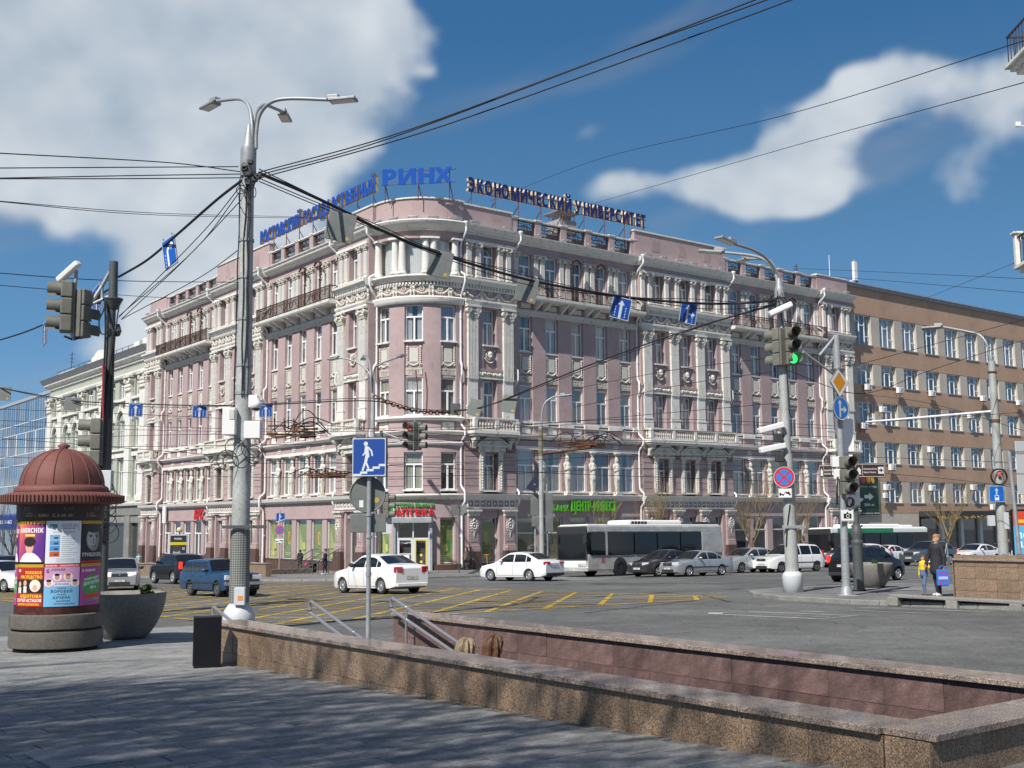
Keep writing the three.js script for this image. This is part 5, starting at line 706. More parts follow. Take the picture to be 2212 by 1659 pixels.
  part(root, 'grille', gb().rbox(-.03, .014, F.gy - F.gh / 2, F.gy + F.gh / 2, -F.gw / 2, F.gw / 2, .012), F.gm ?? plasticM, TR(X(0), 0, 0)); if (F.chrome) part(root, 'grille_bar', gb().rbox(.0, .024, F.gy + F.gh / 2 - .03, F.gy + F.gh / 2 + .005, -F.gw / 2, F.gw / 2, .006), chromeM, TR(X(0), 0, 0)); part(root, 'badge', gb().cyl(V(.01, F.gy + .02, 0), V(.028, F.gy + .02, 0), .05, .05, 14), chromeM, TR(X(0), 0, 0));
  part(root, 'lower_grille', gb().rbox(-.03, .012, .27, .41, -hw0 * .55, hw0 * .55, .02), plasticM, TR(X(.0), 0, 0)); if (F.bumper) part(root, 'bumper', gb().rbox(-.06, .06, F.bumper - .07, F.bumper + .07, -hw0 * .98, hw0 * .98, .03), F.bm ?? plasticM, TR(X(-.02), 0, 0));
  part(root, 'rear_bumper', gb().rbox(-.05, .05, .28, .42, -hw0 * .84, hw0 * .84, .03), Rr.bm ?? plasticM, TR(X(L - .01), 0, 0));
  const pf = gb().quad(V(.0, -.056, -.26), V(0, -.056, .26), V(0, .056, .26), V(0, .056, -.26)).done(true); const fr = gb().rbox(-.02, -.003, -.07, .07, -.275, .275, .008);
  const p1 = part(root, 'number_plate', pf, plateM, TR(X(-.03), F.py ?? .46, 0, 0, 0, 0)); p1.scale.z = -1; part(p1, 'plate_holder', fr.done(), plasticM); const p2 = part(root, 'number_plate', pf, plateM, TR(X(L + .012), Rr.py ?? .78, 0, 0, PI, 0)); p2.scale.z = -1;
  if (o.wiper !== false) part(root, 'wiper', gb().box(-.25, .25, 0, .015, 0, .02, TR(X(cowl + k1 * .2), roof(cowl + k1 * .2) + .035, .3, 0, 1.35, 0)).box(-.25, .25, 0, .015, 0, .02, TR(X(cowl + k1 * .2), roof(cowl + k1 * .2) + .035, -.3, 0, 1.35, 0)), plasticM);
  if (o.rails) for (const s of [1, -1]) part(root, 'roof_rail', gb().tube([V(X(rF + .1), H - .03, s * ztop * .93), V(X(rF + .3), H + .05, s * ztop * .95), V(X(rR - .3), H + .05, s * ztop * .95), V(X(rR - .02), H - .05, s * ztop * .95)], .02), plasticM);
  wheels(root, o);
  return root;
}
// body types: lengths from the front bumper
const sedan = (q = {}) => ({ L: 4.37, W: 1.72, H: 1.47, wb: 2.58, fo: .83, r: .305, belt: .95, top: [[0, .62], [.06, .7], [.3, .8], [1.05, .93], [1.3, .96], [3.35, 1.0], [3.9, 1.04], [4.2, 1.05], [4.34, .99], [4.37, .9]], cab: [1.12, 1.95, 2.95, 3.82], side: [[1.55, 2.32], [2.4, 3.12], [3.17, 3.42]], seams: [1.28, 2.36, 3.3], handles: [2.2, 3.12], drop: .06, front: { lw: .4, lh: .17, ly: .7, gy: .68, gh: .15, gw: .72, chrome: 1, fog: 1 }, rear: { lw: .36, lh: .2, ly: .88, py: .8 }, ...q });
const hatch = (q = {}) => ({ L: 4.3, W: 1.78, H: 1.49, wb: 2.64, fo: .88, r: .31, belt: .97, top: [[0, .6], [.06, .7], [.3, .82], [1.05, .96], [1.3, .98], [3.4, 1.03], [4.1, 1.02], [4.27, .95], [4.3, .84]], cab: [1.08, 2.0, 3.55, 4.24], side: [[1.5, 2.38], [2.46, 3.22], [3.28, 3.62]], seams: [1.3, 2.42, 3.4], handles: [2.25, 3.25], drop: .07, rt: .16, front: { lw: .42, lh: .2, ly: .72, gy: .7, gh: .12, gw: .6, chrome: 1, fog: 1 }, rear: { lw: .26, lh: .34, ly: .98, py: .72 }, ...q });
const suv = (q = {}) => ({ L: 4.6, W: 1.88, H: 1.72, wb: 2.7, fo: .92, r: .37, belt: 1.13, top: [[0, .78], [.06, .92], [.3, 1.0], [1.15, 1.1], [1.4, 1.13], [3.6, 1.17], [4.4, 1.15], [4.56, 1.08], [4.6, .9]], bottom: [[0, .34], [.3, .28], [4.3, .3], [4.6, .38]], cab: [1.15, 1.95, 3.75, 4.54], side: [[1.6, 2.45], [2.53, 3.4], [3.47, 4.0]], seams: [1.38, 2.49, 3.5], handles: [2.3, 3.3], drop: .07, front: { lw: .42, lh: .22, ly: .86, gy: .84, gh: .2, gw: .8, chrome: 1, fog: 1, py: .56 }, rear: { lw: .26, lh: .4, ly: 1.05, py: .88 }, rails: 1, ...q });
const wagonBoxy = (q = {}) => ({ L: 4.11, W: 1.62, H: 1.43, wb: 2.42, fo: .66, r: .3, belt: .92, boxy: 1, wt: .8, rim: 'steel', top: [[0, .84], [.04, .87], [.3, .89], [1.1, .92], [1.3, .93], [3.5, .93], [4.08, .92], [4.11, .88]], bottom: [[0, .3], [.2, .24], [3.9, .26], [4.11, .34]], cab: [1.25, 1.72, 3.72, 4.06], side: [[1.5, 2.2], [2.27, 2.98], [3.06, 3.78]], seams: [1.25, 2.23, 3.02], handles: [2.1, 2.9], drop: .04, rt: .04, mould: .5, front: { lw: .42, lh: .19, ly: .73, gy: .73, gh: .2, gw: .72, yaw: .03, li: .05, lx: .01, bumper: .5, bm: chromeM, py: .4 }, rear: { lw: .16, lh: .4, ly: .75, yaw: .05, py: .6, bm: chromeM }, ...q });
const white = paint(.78, .78, .78), silver = paint(.42, .44, .46, { metalness: .5, roughness: .32 }), black = paint(.006, .006, .007, { clearcoat: .6 }), darkBrown = paint(.03, .025, .024), blueOld = paint(.008, .045, .115, { roughness: .45, clearcoat: .6, clearcoatRoughness: .25 }), blueGrey = paint(.09, .12, .15, { metalness: .4 }), grey = paint(.2, .2, .2, { metalness: .4 }), lightSilver = paint(.46, .49, .5, { metalness: .45 });
const fl = (o) => [o.L / 2 - o.fo, -o.W / 2], frt = (o) => [o.L / 2 - o.fo, o.W / 2], rl = (o) => [o.L / 2 - o.fo - o.wb, -o.W / 2], rrt = (o) => [o.L / 2 - o.fo - o.wb, o.W / 2];
const G_CARS = 'cars on the junction';
const put = (name, label, u, v, h, an, o) => makeCar(carAt(name, label, 'car', u, v, h, an(o), o), o);
put('sedan_car', 'white sedan seen from behind, beyond the subway sign post', 821, 1284, -41.6, rl, sedan({ L: 4.35, H: 1.52, wb: 2.63, belt: 1.0, paint: white, top: [[0, .64], [.06, .74], [.3, .86], [1.05, .98], [1.3, 1.0], [3.35, 1.06], [3.85, 1.1], [4.2, 1.1], [4.32, 1.04], [4.35, .92]], mirrorM: plasticM, rear: { lw: .34, lh: .22, ly: .92, py: .62, li: .07, yaw: .12, lx: .02, bm: white } }));
put('sedan_car', 'white sedan seen from behind, in front of the low white bus', 1142, 1256, -49.5, rl, sedan({ L: 4.48, wb: 2.6, W: 1.7, paint: white, cab: [1.12, 1.95, 3.15, 4.05], side: [[1.55, 2.38], [2.46, 3.2], [3.25, 3.55]], rear: { lw: .4, lh: .15, ly: .9, py: .74, yaw: .2, lx: .03, bm: plasticM } }));
put('station_wagon', 'old boxy blue station wagon beside the big lamp pole', 466, 1290, 140.4, frt, wagonBoxy({ paint: blueOld }));
put('suv_car', 'black SUV with glowing red tail lights behind the blue station wagon', 371, 1262, -39.5, rl, suv({ L: 4.4, H: 1.68, wb: 2.65, paint: black, rails: 0, top: [[0, .78], [.06, .92], [.3, 1.0], [1.15, 1.1], [1.4, 1.13], [3.5, 1.17], [4.25, 1.15], [4.37, 1.08], [4.4, .9]], cab: [1.15, 1.95, 3.5, 4.36], side: [[1.6, 2.4], [2.48, 3.25], [3.32, 3.7]], rear: { lw: .2, lh: .4, ly: 1.02, lit: 1, py: .8, yaw: .15, lx: .02 } }));
put('sedan_car', 'silver sedan with headlights on between the advertising column and black SUV', 300, 1274, 163, fl, sedan({ L: 4.26, wb: 2.48, fo: .82, H: 1.5, paint: silver, rim: 'steel', mirrorM: plasticM, top: [[0, .62], [.06, .72], [.3, .83], [1.05, .95], [1.3, .98], [3.3, 1.02], [3.8, 1.06], [4.1, 1.06], [4.23, 1.0], [4.26, .9]], front: { lw: .42, lh: .2, ly: .74, gy: .72, gh: .16, gw: .8, chrome: 1, fog: 1, lit: 1 } }));
put('suv_car', 'dark SUV at the left edge behind the advertising column', 52, 1262, 160, fl, suv({ paint: black }));
put('sedan_car', 'white car cut by the left edge of the picture', 6, 1280, 122, frt, sedan({ paint: white }));
put('sedan_car', 'dark brown sedan in front of the low white bus', 1424, 1246, 230, fl, sedan({ paint: darkBrown }));
put('sedan_car', 'silver sedan with alloy wheels beside the dark brown sedan', 1491, 1246, 235, fl, sedan({ L: 4.26, W: 1.67, H: 1.395, wb: 2.44, fo: .85, r: .3, belt: .9, paint: silver, top: [[0, .56], [.06, .66], [.3, .76], [1.05, .88], [1.3, .91], [3.3, .95], [3.75, .98], [4.1, .97], [4.23, .9], [4.26, .8]], cab: [1.15, 1.9, 2.85, 3.65], side: [[1.55, 2.25], [2.33, 3.0], [3.05, 3.28]], mould: .48 }));
put('hatchback_car', 'pale silver hatchback between the silver sedan and the white wagon', 1604, 1238, 235, fl, hatch({ paint: lightSilver, rim: 'steel' }));
put('station_wagon', 'tall white station wagon just left of the right lamp pole', 1690, 1237, 238.8, fl, suv({ L: 4.47, W: 1.75, H: 1.67, wb: 2.9, fo: .82, r: .31, belt: 1.02, paint: white, rim: 'steel', mirrorM: white, mould: .55, top: [[0, .66], [.06, .78], [.3, .88], [1.1, 1.0], [1.35, 1.02], [3.6, 1.05], [4.3, 1.04], [4.44, .98], [4.47, .86]], bottom: [[0, .26], [.25, .22], [4.2, .24], [4.47, .32]], cab: [1.1, 2.0, 4.0, 4.42], side: [[1.6, 2.4], [2.48, 3.3], [3.38, 4.1]], seams: [1.36, 2.44, 3.36], front: { lw: .42, lh: .2, ly: .78, gy: .76, gh: .16, gw: .7, chrome: 1, fog: 1 } }));
put('hatchback_car', 'grey hatchback between the white wagon and the black hatchback', 1826, 1226, 235, fl, hatch({ paint: grey }));
put('hatchback_car', 'small rounded black hatchback behind the right concrete planter', 1943, 1254, 50, frt, hatch({ L: 3.72, W: 1.66, H: 1.54, wb: 2.43, fo: .72, r: .3, belt: 1.0, paint: black, top: [[0, .64], [.06, .76], [.3, .88], [.9, 1.0], [1.1, 1.02], [3.0, 1.06], [3.55, 1.05], [3.69, .98], [3.72, .86]], cab: [.88, 1.75, 2.9, 3.66], side: [[1.25, 2.0], [2.08, 2.75], [2.8, 3.05]], seams: [1.08, 2.04, 2.9], handles: [1.9, 2.75], rear: { lw: .17, lh: .3, ly: .98, lit: 1, py: .7, yaw: .12, lx: .01 } }));
put('crossover_car', 'white crossover between the black hatchback and the green and white bus', 1915, 1226, 235, rl, suv({ L: 4.4, H: 1.62, paint: white, rails: 0, top: [[0, .78], [.06, .9], [.3, .98], [1.15, 1.08], [1.4, 1.11], [3.5, 1.15], [4.25, 1.13], [4.37, 1.06], [4.4, .9]], cab: [1.15, 1.95, 3.4, 4.34], side: [[1.6, 2.4], [2.48, 3.25], [3.32, 3.7]] }));
put('suv_car', 'blue grey SUV behind the woman in black', 2055, 1220, 235, rl, suv({ paint: blueGrey }));
put('sedan_car', 'low white sedan left of the bus lane sign pole', 2108, 1218, 235, fl, sedan({ L: 4.85, W: 1.86, H: 1.46, wb: 2.8, fo: .95, r: .34, paint: white, cab: [1.25, 2.2, 3.2, 4.35], top: [[0, .6], [.06, .7], [.3, .82], [1.1, .95], [1.4, .97], [3.6, 1.02], [4.3, 1.05], [4.7, 1.03], [4.82, .97], [4.85, .86]], side: [[1.75, 2.6], [2.68, 3.5], [3.55, 3.9]], seams: [1.42, 2.64, 3.6] }));
put('hatchback_car', 'white car by the lit billboard at the right edge', 2196, 1210, 235, fl, hatch({ paint: white }));
put('sedan_car', 'dark blue car half hidden behind the low white sedan', 2165, 1208, 235, fl, sedan({ paint: paint(.015, .025, .05) }));
put('sedan_car', 'small white car half hidden behind the blue grey SUV', 1955, 1216, 235, rl, sedan({ paint: white }));
put('sedan_car', 'dark car parked behind the rear of the white sedan by the bus', 1195, 1226, 235, fl, sedan({ paint: paint(.02, .03, .035) }));
// ---- buses
function makeBus(root, o) {
  const L = 12, W = 2.5, H = 2.92, body = o.body, hw = W / 2; // x forward, front at +6
  const shell = gb(); shell.rbox(-L / 2, L / 2, .32, 1.28, -hw, hw, .1, null, 3).rbox(-L / 2, L / 2, 2.42, H, -hw, hw, .14, null, 3);
  const lower = gb(), cut = [3.35, -2.55]; part(root, 'body', shell, body);
  part(root, 'inner_body', gb().box(-L / 2 + .05, L / 2 - .12, 1.2, 2.5, -hw + .06, hw - .06), MT(.03, .028, .025, { roughness: .8 }));
  part(root, 'roof', gb().rbox(-L / 2 + .15, L / 2 - .15, H - .06, H + .04, -hw + .12, hw - .12, .04), o.roof);
  const win = [[4.55, 5.75], [2.2, 4.4], [.2, 2.12], [-1.9, .12], [-3.9, -1.98]];
  for (const s of [1, -1]) { for (const [a, b] of win) part(root, 'side_window', gb().rbox(a + .02, b - .02, 1.2, 2.5, s * hw - .05, s * hw + .008, .02), carGlass); part(root, 'pillar', gb().box(4.4, 4.55, 1.2, 2.5, s * hw - .05, s * hw + .012), body); part(root, 'rear_panel', gb().rbox(-5.95, -3.95, 1.2, 2.5, s * hw - .06, s * hw + .006, .02), s < 0 && o.vent ? body : plasticM);
    if (o.vent && s < 0) for (let k = 0; k < 3; k++) part(root, 'vent', gb().rbox(-5.6, -4.5, 1.3 + k * .38, 1.6 + k * .38, -hw - .02, -hw, .01), MT(.4, .41, .42)); }
  if (o.stripe) for (const s of [1, -1]) part(root, 'green_stripe', gb().box(-1.5, 5.2, 2.5, 2.86, s * hw - .03, s * hw + .004), o.stripe);
  part(root, 'windshield', gb().rbox(L / 2 - .08, L / 2 + .02, .98, 2.42, -hw + .1, hw - .1, .03), carGlass); part(root, 'destination_board', gb().rbox(L / 2 - .05, L / 2 + .03, 2.42, 2.8, -hw + .1, hw - .1, .03), plasticM);
  part(root, 'front_mask', gb().rbox(L / 2 - .06, L / 2 + .018, .9, 2.85, -hw + .02, hw - .02, .04), plasticM);
  for (const s of [1, -1]) { part(root, 'headlight', gb().rbox(L / 2 - .04, L / 2 + .03, .6, .78, s * (hw - .35) - .2, s * (hw - .35) + .2, .03), lampM); part(root, 'mirror', gb().tube([V(L / 2 - .1, 2.6, s * (hw - .1)), V(L / 2 + .3, 2.55, s * (hw + .12)), V(L / 2 + .34, 2.3, s * (hw + .14))], .025).rbox(L / 2 + .28, L / 2 + .38, 1.85, 2.3, s * (hw + .14) - .11, s * (hw + .14) + .11, .03), plasticM); }
  part(root, 'front_bumper', gb().rbox(L / 2 - .08, L / 2 + .04, .3, .56, -hw + .01, hw - .01, .05), o.bumper ?? body);
  const p = part(root, 'number_plate', gb().quad(V(0, -.056, -.26), V(0, -.056, .26), V(0, .056, .26), V(0, .056, -.26)).done(true), plateM, TR(L / 2 + .045, .43, 0)); p.scale.z = -1;
  if (o.num) { const txt = printed(512, 128, (x, w, h) => { x.fillStyle = '#e4e4e2'; x.fillRect(0, 0, w, h); x.fillStyle = '#2a62a8'; x.font = 'bold 60px sans-serif'; x.fillText('100', 10, 80); x.fillStyle = '#222'; x.fillText(o.num, 370, 110); }); const q = part(root, 'fleet_number', gb().quad(V(0, -.28, -1.1), V(0, -.28, 1.1), V(0, .28, 1.1), V(0, .28, -1.1)).done(true), txt, TR(L / 2 + .008, .76, 0)); q.scale.z = -1; part(root, 'crest', gb().rbox(4.6, 4.9, .75, 1.1, -hw - .006, -hw, .003), MT(.35, .12, .14)); }
  part(root, 'roof_unit', gb().rbox(o.ac[0], o.ac[1], H, H + .3, -.9, .9, .14, null, 3), o.roof); for (let k = 0; k < 5; k++) part(root, 'roof_grille', gb().rbox(o.ac[1] - .45 - k * .28, o.ac[1] - .25 - k * .28, H + .06, H + .22, -.93, .93, .01), plasticM); if (o.ac2) part(root, 'roof_unit', gb().rbox(o.ac2[0], o.ac2[1], H, H + .22, -.8, .8, .1), o.ac2m ?? plasticM);
  const r = .48, t = gb().lathe([[r * .58, -.14], [r * .93, -.14], [r, -.1], [r, .1], [r * .93, .14], [r * .58, .14]], 28).done().rotateX(PI / 2), rim = gb().lathe([[0, .1], [.1, .1], [.13, .04], [.24, .0], [.28, .06], [.29, .06]], 24).done().rotateX(PI / 2), arch = gb().cyl(V(0, 0, -.01), V(0, 0, .012), r * 1.17, r * 1.17, 30).done();
  for (const x of cut) for (const s of [1, -1]) { part(root, 'wheel_arch', arch, plasticM, TR(x, r + .02, s * hw)); const w = part(root, 'wheel', t, tyreM, TR(x, r, s * (hw - .1), 0, s > 0 ? 0 : PI, 0)); part(w, 'rim', rim, MT(.32, .3, .26, { roughness: .6 })); }
  for (const x of [1.6, -.7, -4.3]) for (const s of [1, -1]) part(root, 'body_seam', gb().box(x - .012, x + .012, .36, 1.18, s * hw - .01, s * hw + .003), plasticM);
  return root;
}
const busW = MP(.74, .735, .71, { roughness: .35, clearcoat: .8, clearcoatRoughness: .1, map: leafDirtT });
makeBus(carAt('city_bus', 'white low-floor city bus with dark windows behind the parked cars', 'bus', 1341, 1244, 229, [3.35, -1.25], {}), { body: busW, roof: MT(.78, .77, .73), num: '6031', vent: 1, ac: [-2.6, 2.2], ac2: [-5.4, -3.6] });
makeBus(carAt('city_bus', 'green and white city bus behind the right post and black hatchback', 'bus', 1800, 1219, 238, [5.9, -1.25], {}), { body: MP(.72, .74, .72, { roughness: .35, clearcoat: .8 }), roof: MT(.8, .8, .8), stripe: MT(.02, .22, .09, { roughness: .4 }), ac: [-2.9, 3.4], ac2: [-4.6, -3.2], ac2m: MT(.78, .78, .78) });
// ---------------------------------------------------------------- lettering on the building
const uniTurn = { R: PHI, L: PHI - PI / 2 };
function fitLetters(t, text, width, size, depth, mats, gap) { let w = 0; const list = []; for (const ch of text) { if (ch === ' ') { list.push(null); w += size * .42; continue; } const g = letterGeo(ch, size, depth, { bevelEnabled: true, bevelThickness: .01, bevelSize: size * .028, bevelSegments: 1 }); g.computeBoundingBox(); const b = g.boundingBox; g.translate(-b.min.x, 0, 0); const g2 = mats.length ? letterGeo(ch, size, depth).translate(-b.min.x, 0, -depth) : null; list.push([mats.length ? letterGeo(ch, size, .02, { bevelEnabled: true, bevelThickness: .01, bevelSize: size * .028, bevelSegments: 1 }).translate(-b.min.x, 0, 0) : g, b.max.x - b.min.x, g2]); w += b.max.x - b.min.x + gap; } const k = width / w; let x = 0; for (const l of list) { if (!l) { x += size * .42 * k; continue; } const m = new THREE.Mesh(l[0], mats.length ? mats[0] : mats); m.name = 'letter'; if (l[2]) part(m, 'letter_side', l[2], mats[1]); m.position.x = x; m.scale.x = k; m.castShadow = m.receiveShadow = true; t.add(m); x += (l[1] + gap) * k; } }
const letterBlue = MT(.002, .07, .36, { roughness: .9 }), letterNavy = MT(.012, .022, .13, { roughness: .45 }), letterCream = MT(.72, .56, .3, { roughness: .6 }), letterGold = MT(.5, .36, .16, { roughness: .6 });
{
  // big corner letters
  const p = at(822, 401, 86.4), q = at(984, 400, 85.7), w = p.distanceTo(q), t = thing('rooftop_sign', 'big blue four-letter sign standing on the round corner of the roof', 'sign', p, atan2(-(q.z - p.z), q.x - p.x));
  fitLetters(t, 'РИНХ', w, 1.28, .12, [letterBlue, letterCream], .14);
  const g = gb(); for (const x of [.35, w * .5, w - .5]) { g.cyl(V(x, -1.3, -.1), V(x, 1.1, -.1), .04).cyl(V(x + .2, -1.3, -.9), V(x, .1, -.12), .035); } g.cyl(V(0, .05, -.08), V(w, .05, -.08), .03).cyl(V(0, 1.1, -.08), V(w, 1.1, -.08), .03); part(t, 'support_frame', g, M.rust);
  const side = (F, label, text, u0, v0, u1, v1, size, mats, turn, out) => {
    const a = F === FR ? facR(u0, v0, out) : facL(u0, v0, out), b = F === FR ? facR(u1, v1, out) : facL(u1, v1, out), w2 = hypot(b.x - a.x, b.z - a.z), s = thing('rooftop_sign', label, 'sign', a, turn);
    fitLetters(s, text, w2, size, .3, mats, .2); const y1 = b.y - a.y, f = gb(); for (let i = 0; i <= 8; i++) { const x = w2 * (i + .15) / 8.3; f.cyl(V(x, -2.0, -.05), V(x, .05, -.05), .04).cyl(V(x, -.4, -.06), V(x - .25, -1.8, -1.2), .035); } f.box(0, w2, -.02, .04, -.1, -.04).box(0, w2, size * .6, size * .6 + .05, -.1, -.04); part(s, 'support_frame', f, M.rust); return s; };
  side(FL, 'blue lettering along the roof edge of the left facade', 'РОСТОВСКИЙ ГОСУДАРСТВЕННЫЙ', 561, 528, 811, 424, 1.2, [letterBlue, letterGold], uniTurn.L, .0);
  side(FR, 'dark blue lettering with cream edges along the roof of the right facade', 'ЭКОНОМИЧЕСКИЙ УНИВЕРСИТЕТ', 1011, 412, 1397, 489, 1.15, [letterNavy, letterCream], uniTurn.R, .0);
  const glowRed = MT(.55, .02, .02, { roughness: .4 }), glowGreen = MT(.03, .3, .05, { roughness: .4 }), bankGreen = MT(.09, .4, .02, { roughness: .4 });
  const k = facL(420.7, 1122, .2), kt = thing('shop_sign', 'red three-letter restaurant sign on the left facade', 'sign', k, uniTurn.L); fitLetters(kt, 'KFC', 2.25, .95, .12, glowRed, .1); kt.children.forEach((c) => c.geometry.applyMatrix4(new THREE.Matrix4().makeShear(0, 0, .18, 0, 0, 0)));
  const ks = facL(355, 1112, .35), kb = thing('shop_sign', 'small upright red and white sign box by the left downpipe', 'sign', ks, uniTurn.L); part(kb, 'sign_box', gb().rbox(-.35, .35, -.9, .9, -.1, .1, .03), M.boxWhite); part(kb, 'sign_print', gb().quad(V(-.3, -.85, .105), V(.3, -.85, .105), V(.3, .85, .105), V(-.3, .85, .105)).done(true), printed(64, 192, (x, w, h) => { x.fillStyle = '#eee'; x.fillRect(0, 0, w, h); x.fillStyle = '#b4122a'; x.font = 'bold 26px sans-serif'; ['K', 'F', 'C'].forEach((c, i) => x.fillText(c, 20, 50 + i * 54)); }));
  const bp = facR(1233, 1104, .16), bt = thing('shop_sign', 'bright green bank lettering on the right facade above the white bus', 'sign', bp, uniTurn.R); const be = facR(1331, 1104, .16); const big = new THREE.Group(); big.name = 'wordmark'; bt.add(big); fitLetters(big, 'ЦЕНТР-ИНВЕСТ', hypot(be.x - bp.x, be.z - bp.z), .85, .14, bankGreen, .05);
  const sm = new THREE.Group(); sm.name = 'small_word'; sm.position.set(-2.05, 0, 0); bt.add(sm); fitLetters(sm, 'БАНК', 1.85, .5, .1, bankGreen, .04);
  // pharmacy letters follow the round corner
  const pt = thing('shop_sign', 'green and red pharmacy lettering on the round corner', 'sign', V(CX0, BASEY, -CZ0), PHI);
  const arcText = (text, a0, a1, h, size, mat) => { const n = text.length; [...text].forEach((ch, i) => { const g = letterGeo(ch, size, .1); g.computeBoundingBox(); const b = g.boundingBox; g.translate(-(b.min.x + b.max.x) / 2, 0, 0); const o = part(pt, 'letter', g, mat, cm(lin(a0, a1, (i + .5) / n), h, .06)); o.scale.x = min(1.35, (abs(a0 - a1) / n * PI / 180 * (RC + .1) - .04) / (b.max.x - b.min.x)); }); };
  arcText('СОЦИАЛЬНАЯ', 61.5, 26, 1.25, .3, glowGreen); arcText('АПТЕКА', 61.5, 25, .6, .5, glowRed);
  const lg = part(pt, 'logo_disc', gb().cyl(V(0, 0, 0), V(0, 0, .08), .5, .5, 28), M.signWhite, cm(67.5, 1.08, .06)); part(lg, 'logo_cross', gb().box(-.1, .1, -.3, .3, .08, .1).box(-.3, .3, -.1, .1, .08, .1), glowGreen); part(lg, 'logo_ring', gb().add(new THREE.TorusGeometry(.44, .05, 6, 28), TR(0, 0, .08)), glowGreen);
  // film and posters behind the pharmacy windows, as printed sheets
  const film = printed(256, 512, (x, w, h) => { x.fillStyle = '#7f8f52'; x.fillRect(0, 0, w, h); x.fillStyle = '#96a35a'; x.fillRect(0, 300, w, 212); x.fillStyle = '#aab36a'; x.beginPath(); x.moveTo(0, 60); x.lineTo(170, 512); x.lineTo(0, 512); x.fill(); x.fillStyle = '#cfc76c'; x.save(); x.translate(90, 300); x.rotate(-.18); x.fillRect(0, 0, 100, 110); x.fillStyle = '#3f8f45'; x.fillRect(60, -40, 60, 130); x.fillRect(0, 90, 100, 26); x.restore(); x.fillStyle = '#e6e8da'; x.font = 'bold 17px sans-serif'; x.fillText('Единый телефон', 20, 440); x.fillText('8-800-100-01-03', 20, 465); }, { roughness: .7 });
  const film2 = printed(256, 512, (x, w, h) => { x.fillStyle = '#748a50'; x.fillRect(0, 0, w, h); x.strokeStyle = '#d8502e'; x.lineWidth = 16; x.strokeRect(70, 200, 40, 40); x.strokeStyle = '#e2b23a'; x.strokeRect(100, 160, 40, 150); x.strokeStyle = '#3aa58e'; x.strokeRect(130, 220, 50, 40); x.fillStyle = '#e6e8da'; x.font = 'bold 17px sans-serif'; x.fillText('Единый телефон', 20, 440); x.fillText('8-800-100-01-03', 20, 465); }, { roughness: .7 });
  const sheetG = gb().quad(V(-.95, .1, 0), V(.95, .1, 0), V(.95, 3.35, 0), V(-.95, 3.35, 0)).done(true), sheetS = gb().quad(V(-.55, .1, 0), V(.55, .1, 0), V(.55, 3.3, 0), V(-.55, 3.3, 0)).done(true);
  recMids(RECS[0]).forEach((m, i) => { part(uni, 'window_film', sheetG, i % 2 ? film2 : film, fm(FL, m, -3.05, -.4)); }); for (const a of [11.7, 78.5]) part(uni, 'window_film', sheetS, film, cm(a, -3.05, -.5)); part(uni, 'window_film', sheetS, film2, fm(FR, BAYS[0].mids[0], -3.05, -.22));
  const yel = MT(.2, .19, .1, { roughness: .9 }); recMids(RECS[0]).forEach((m) => part(uni, 'window_film', sheetG, yel, fm(FR, m, -3.05, -.42)));
  // roof gear
  const v = thing('roof_vent', 'grey metal roof vent with a flat cap behind the right roof lettering', 'vent', facR(1213, 480, -3), PHI); part(v, 'shaft', gb().rbox(-.95, .95, -1.2, .0, -.9, .9, .02), M.greyRoof); part(v, 'leg', gb().box(-.85, -.8, 0, .7, -.8, -.75).box(.8, .85, 0, .7, -.8, -.75).box(-.85, -.8, 0, .7, .75, .8).box(.8, .85, 0, .7, .75, .8).box(-.6, .6, 0, .5, -.6, .6), M.greyRoof); part(v, 'cap', gb().lathe([[1.75, .66], [1.7, .72], [.1, 1.1], [0, 1.1]], 4, TR(0, 0, 0, 0, PI / 4, 0)), M.greyRoof);
  const an = thing('antenna', 'thin white mast antenna on the roof at the right end', 'antenna', facR(1793, 608, -1.5), PHI); part(an, 'mast', gb().cyl(V(0, -1, 0), V(0, 2.9, 0), .05, .03), M.boxWhite);
  const a2 = thing('antenna', 'small lattice antenna on the roof between the right roof railings', 'antenna', facR(1721, 592, -2), PHI); part(a2, 'mast', gb().cyl(V(0, -1, 0), V(0, 1.1, 0), .04), M.iron); part(a2, 'elements', gb().cyl(V(-.4, .8, 0), V(.4, .8, 0), .02).cyl(V(-.5, .5, 0), V(.3, .5, 0), .02).add(new THREE.TorusGeometry(.25, .02, 5, 14), TR(-.2, .6, 0)), M.iron);
  const ce = thing('cell_antenna', 'white mobile phone antenna on the brown roof', 'antenna', facR(1847, 612, -1.5), PHI); part(ce, 'mast', gb().cyl(V(0, -1.2, 0), V(0, 2.7, 0), .06), M.galv); part(ce, 'panel', gb().rbox(-.3, .3, .3, 2.4, -.12, .2, .05), M.boxWhite); part(ce, 'equipment_box', gb().rbox(-.9, -.4, -.6, .2, -.2, .2, .03), M.boxWhite); part(ce, 'cables', gb().tube([V(.1, .3, .1), V(.25, -.2, .15), V(0, -.7, .1)], .07).tube([V(.3, .3, .1), V(.35, -.3, .15), V(.2, -.8, .1)], .06), M.cable);
  const a3 = thing('antenna', 'television antenna on the roof of the pale green building', 'antenna', facL(155, 785, -2), uniTurn.L); part(a3, 'mast', gb().cyl(V(0, -2.5, 0), V(0, 1.6, 0), .05).cyl(V(-1.2, 1.3, 0), V(1.3, 1.2, 0), .03).cyl(V(-.3, .7, -.4), V(.3, .7, .4), .03).cyl(V(-.3, .2, -.4), V(.3, .2, .4), .03), M.iron);
}

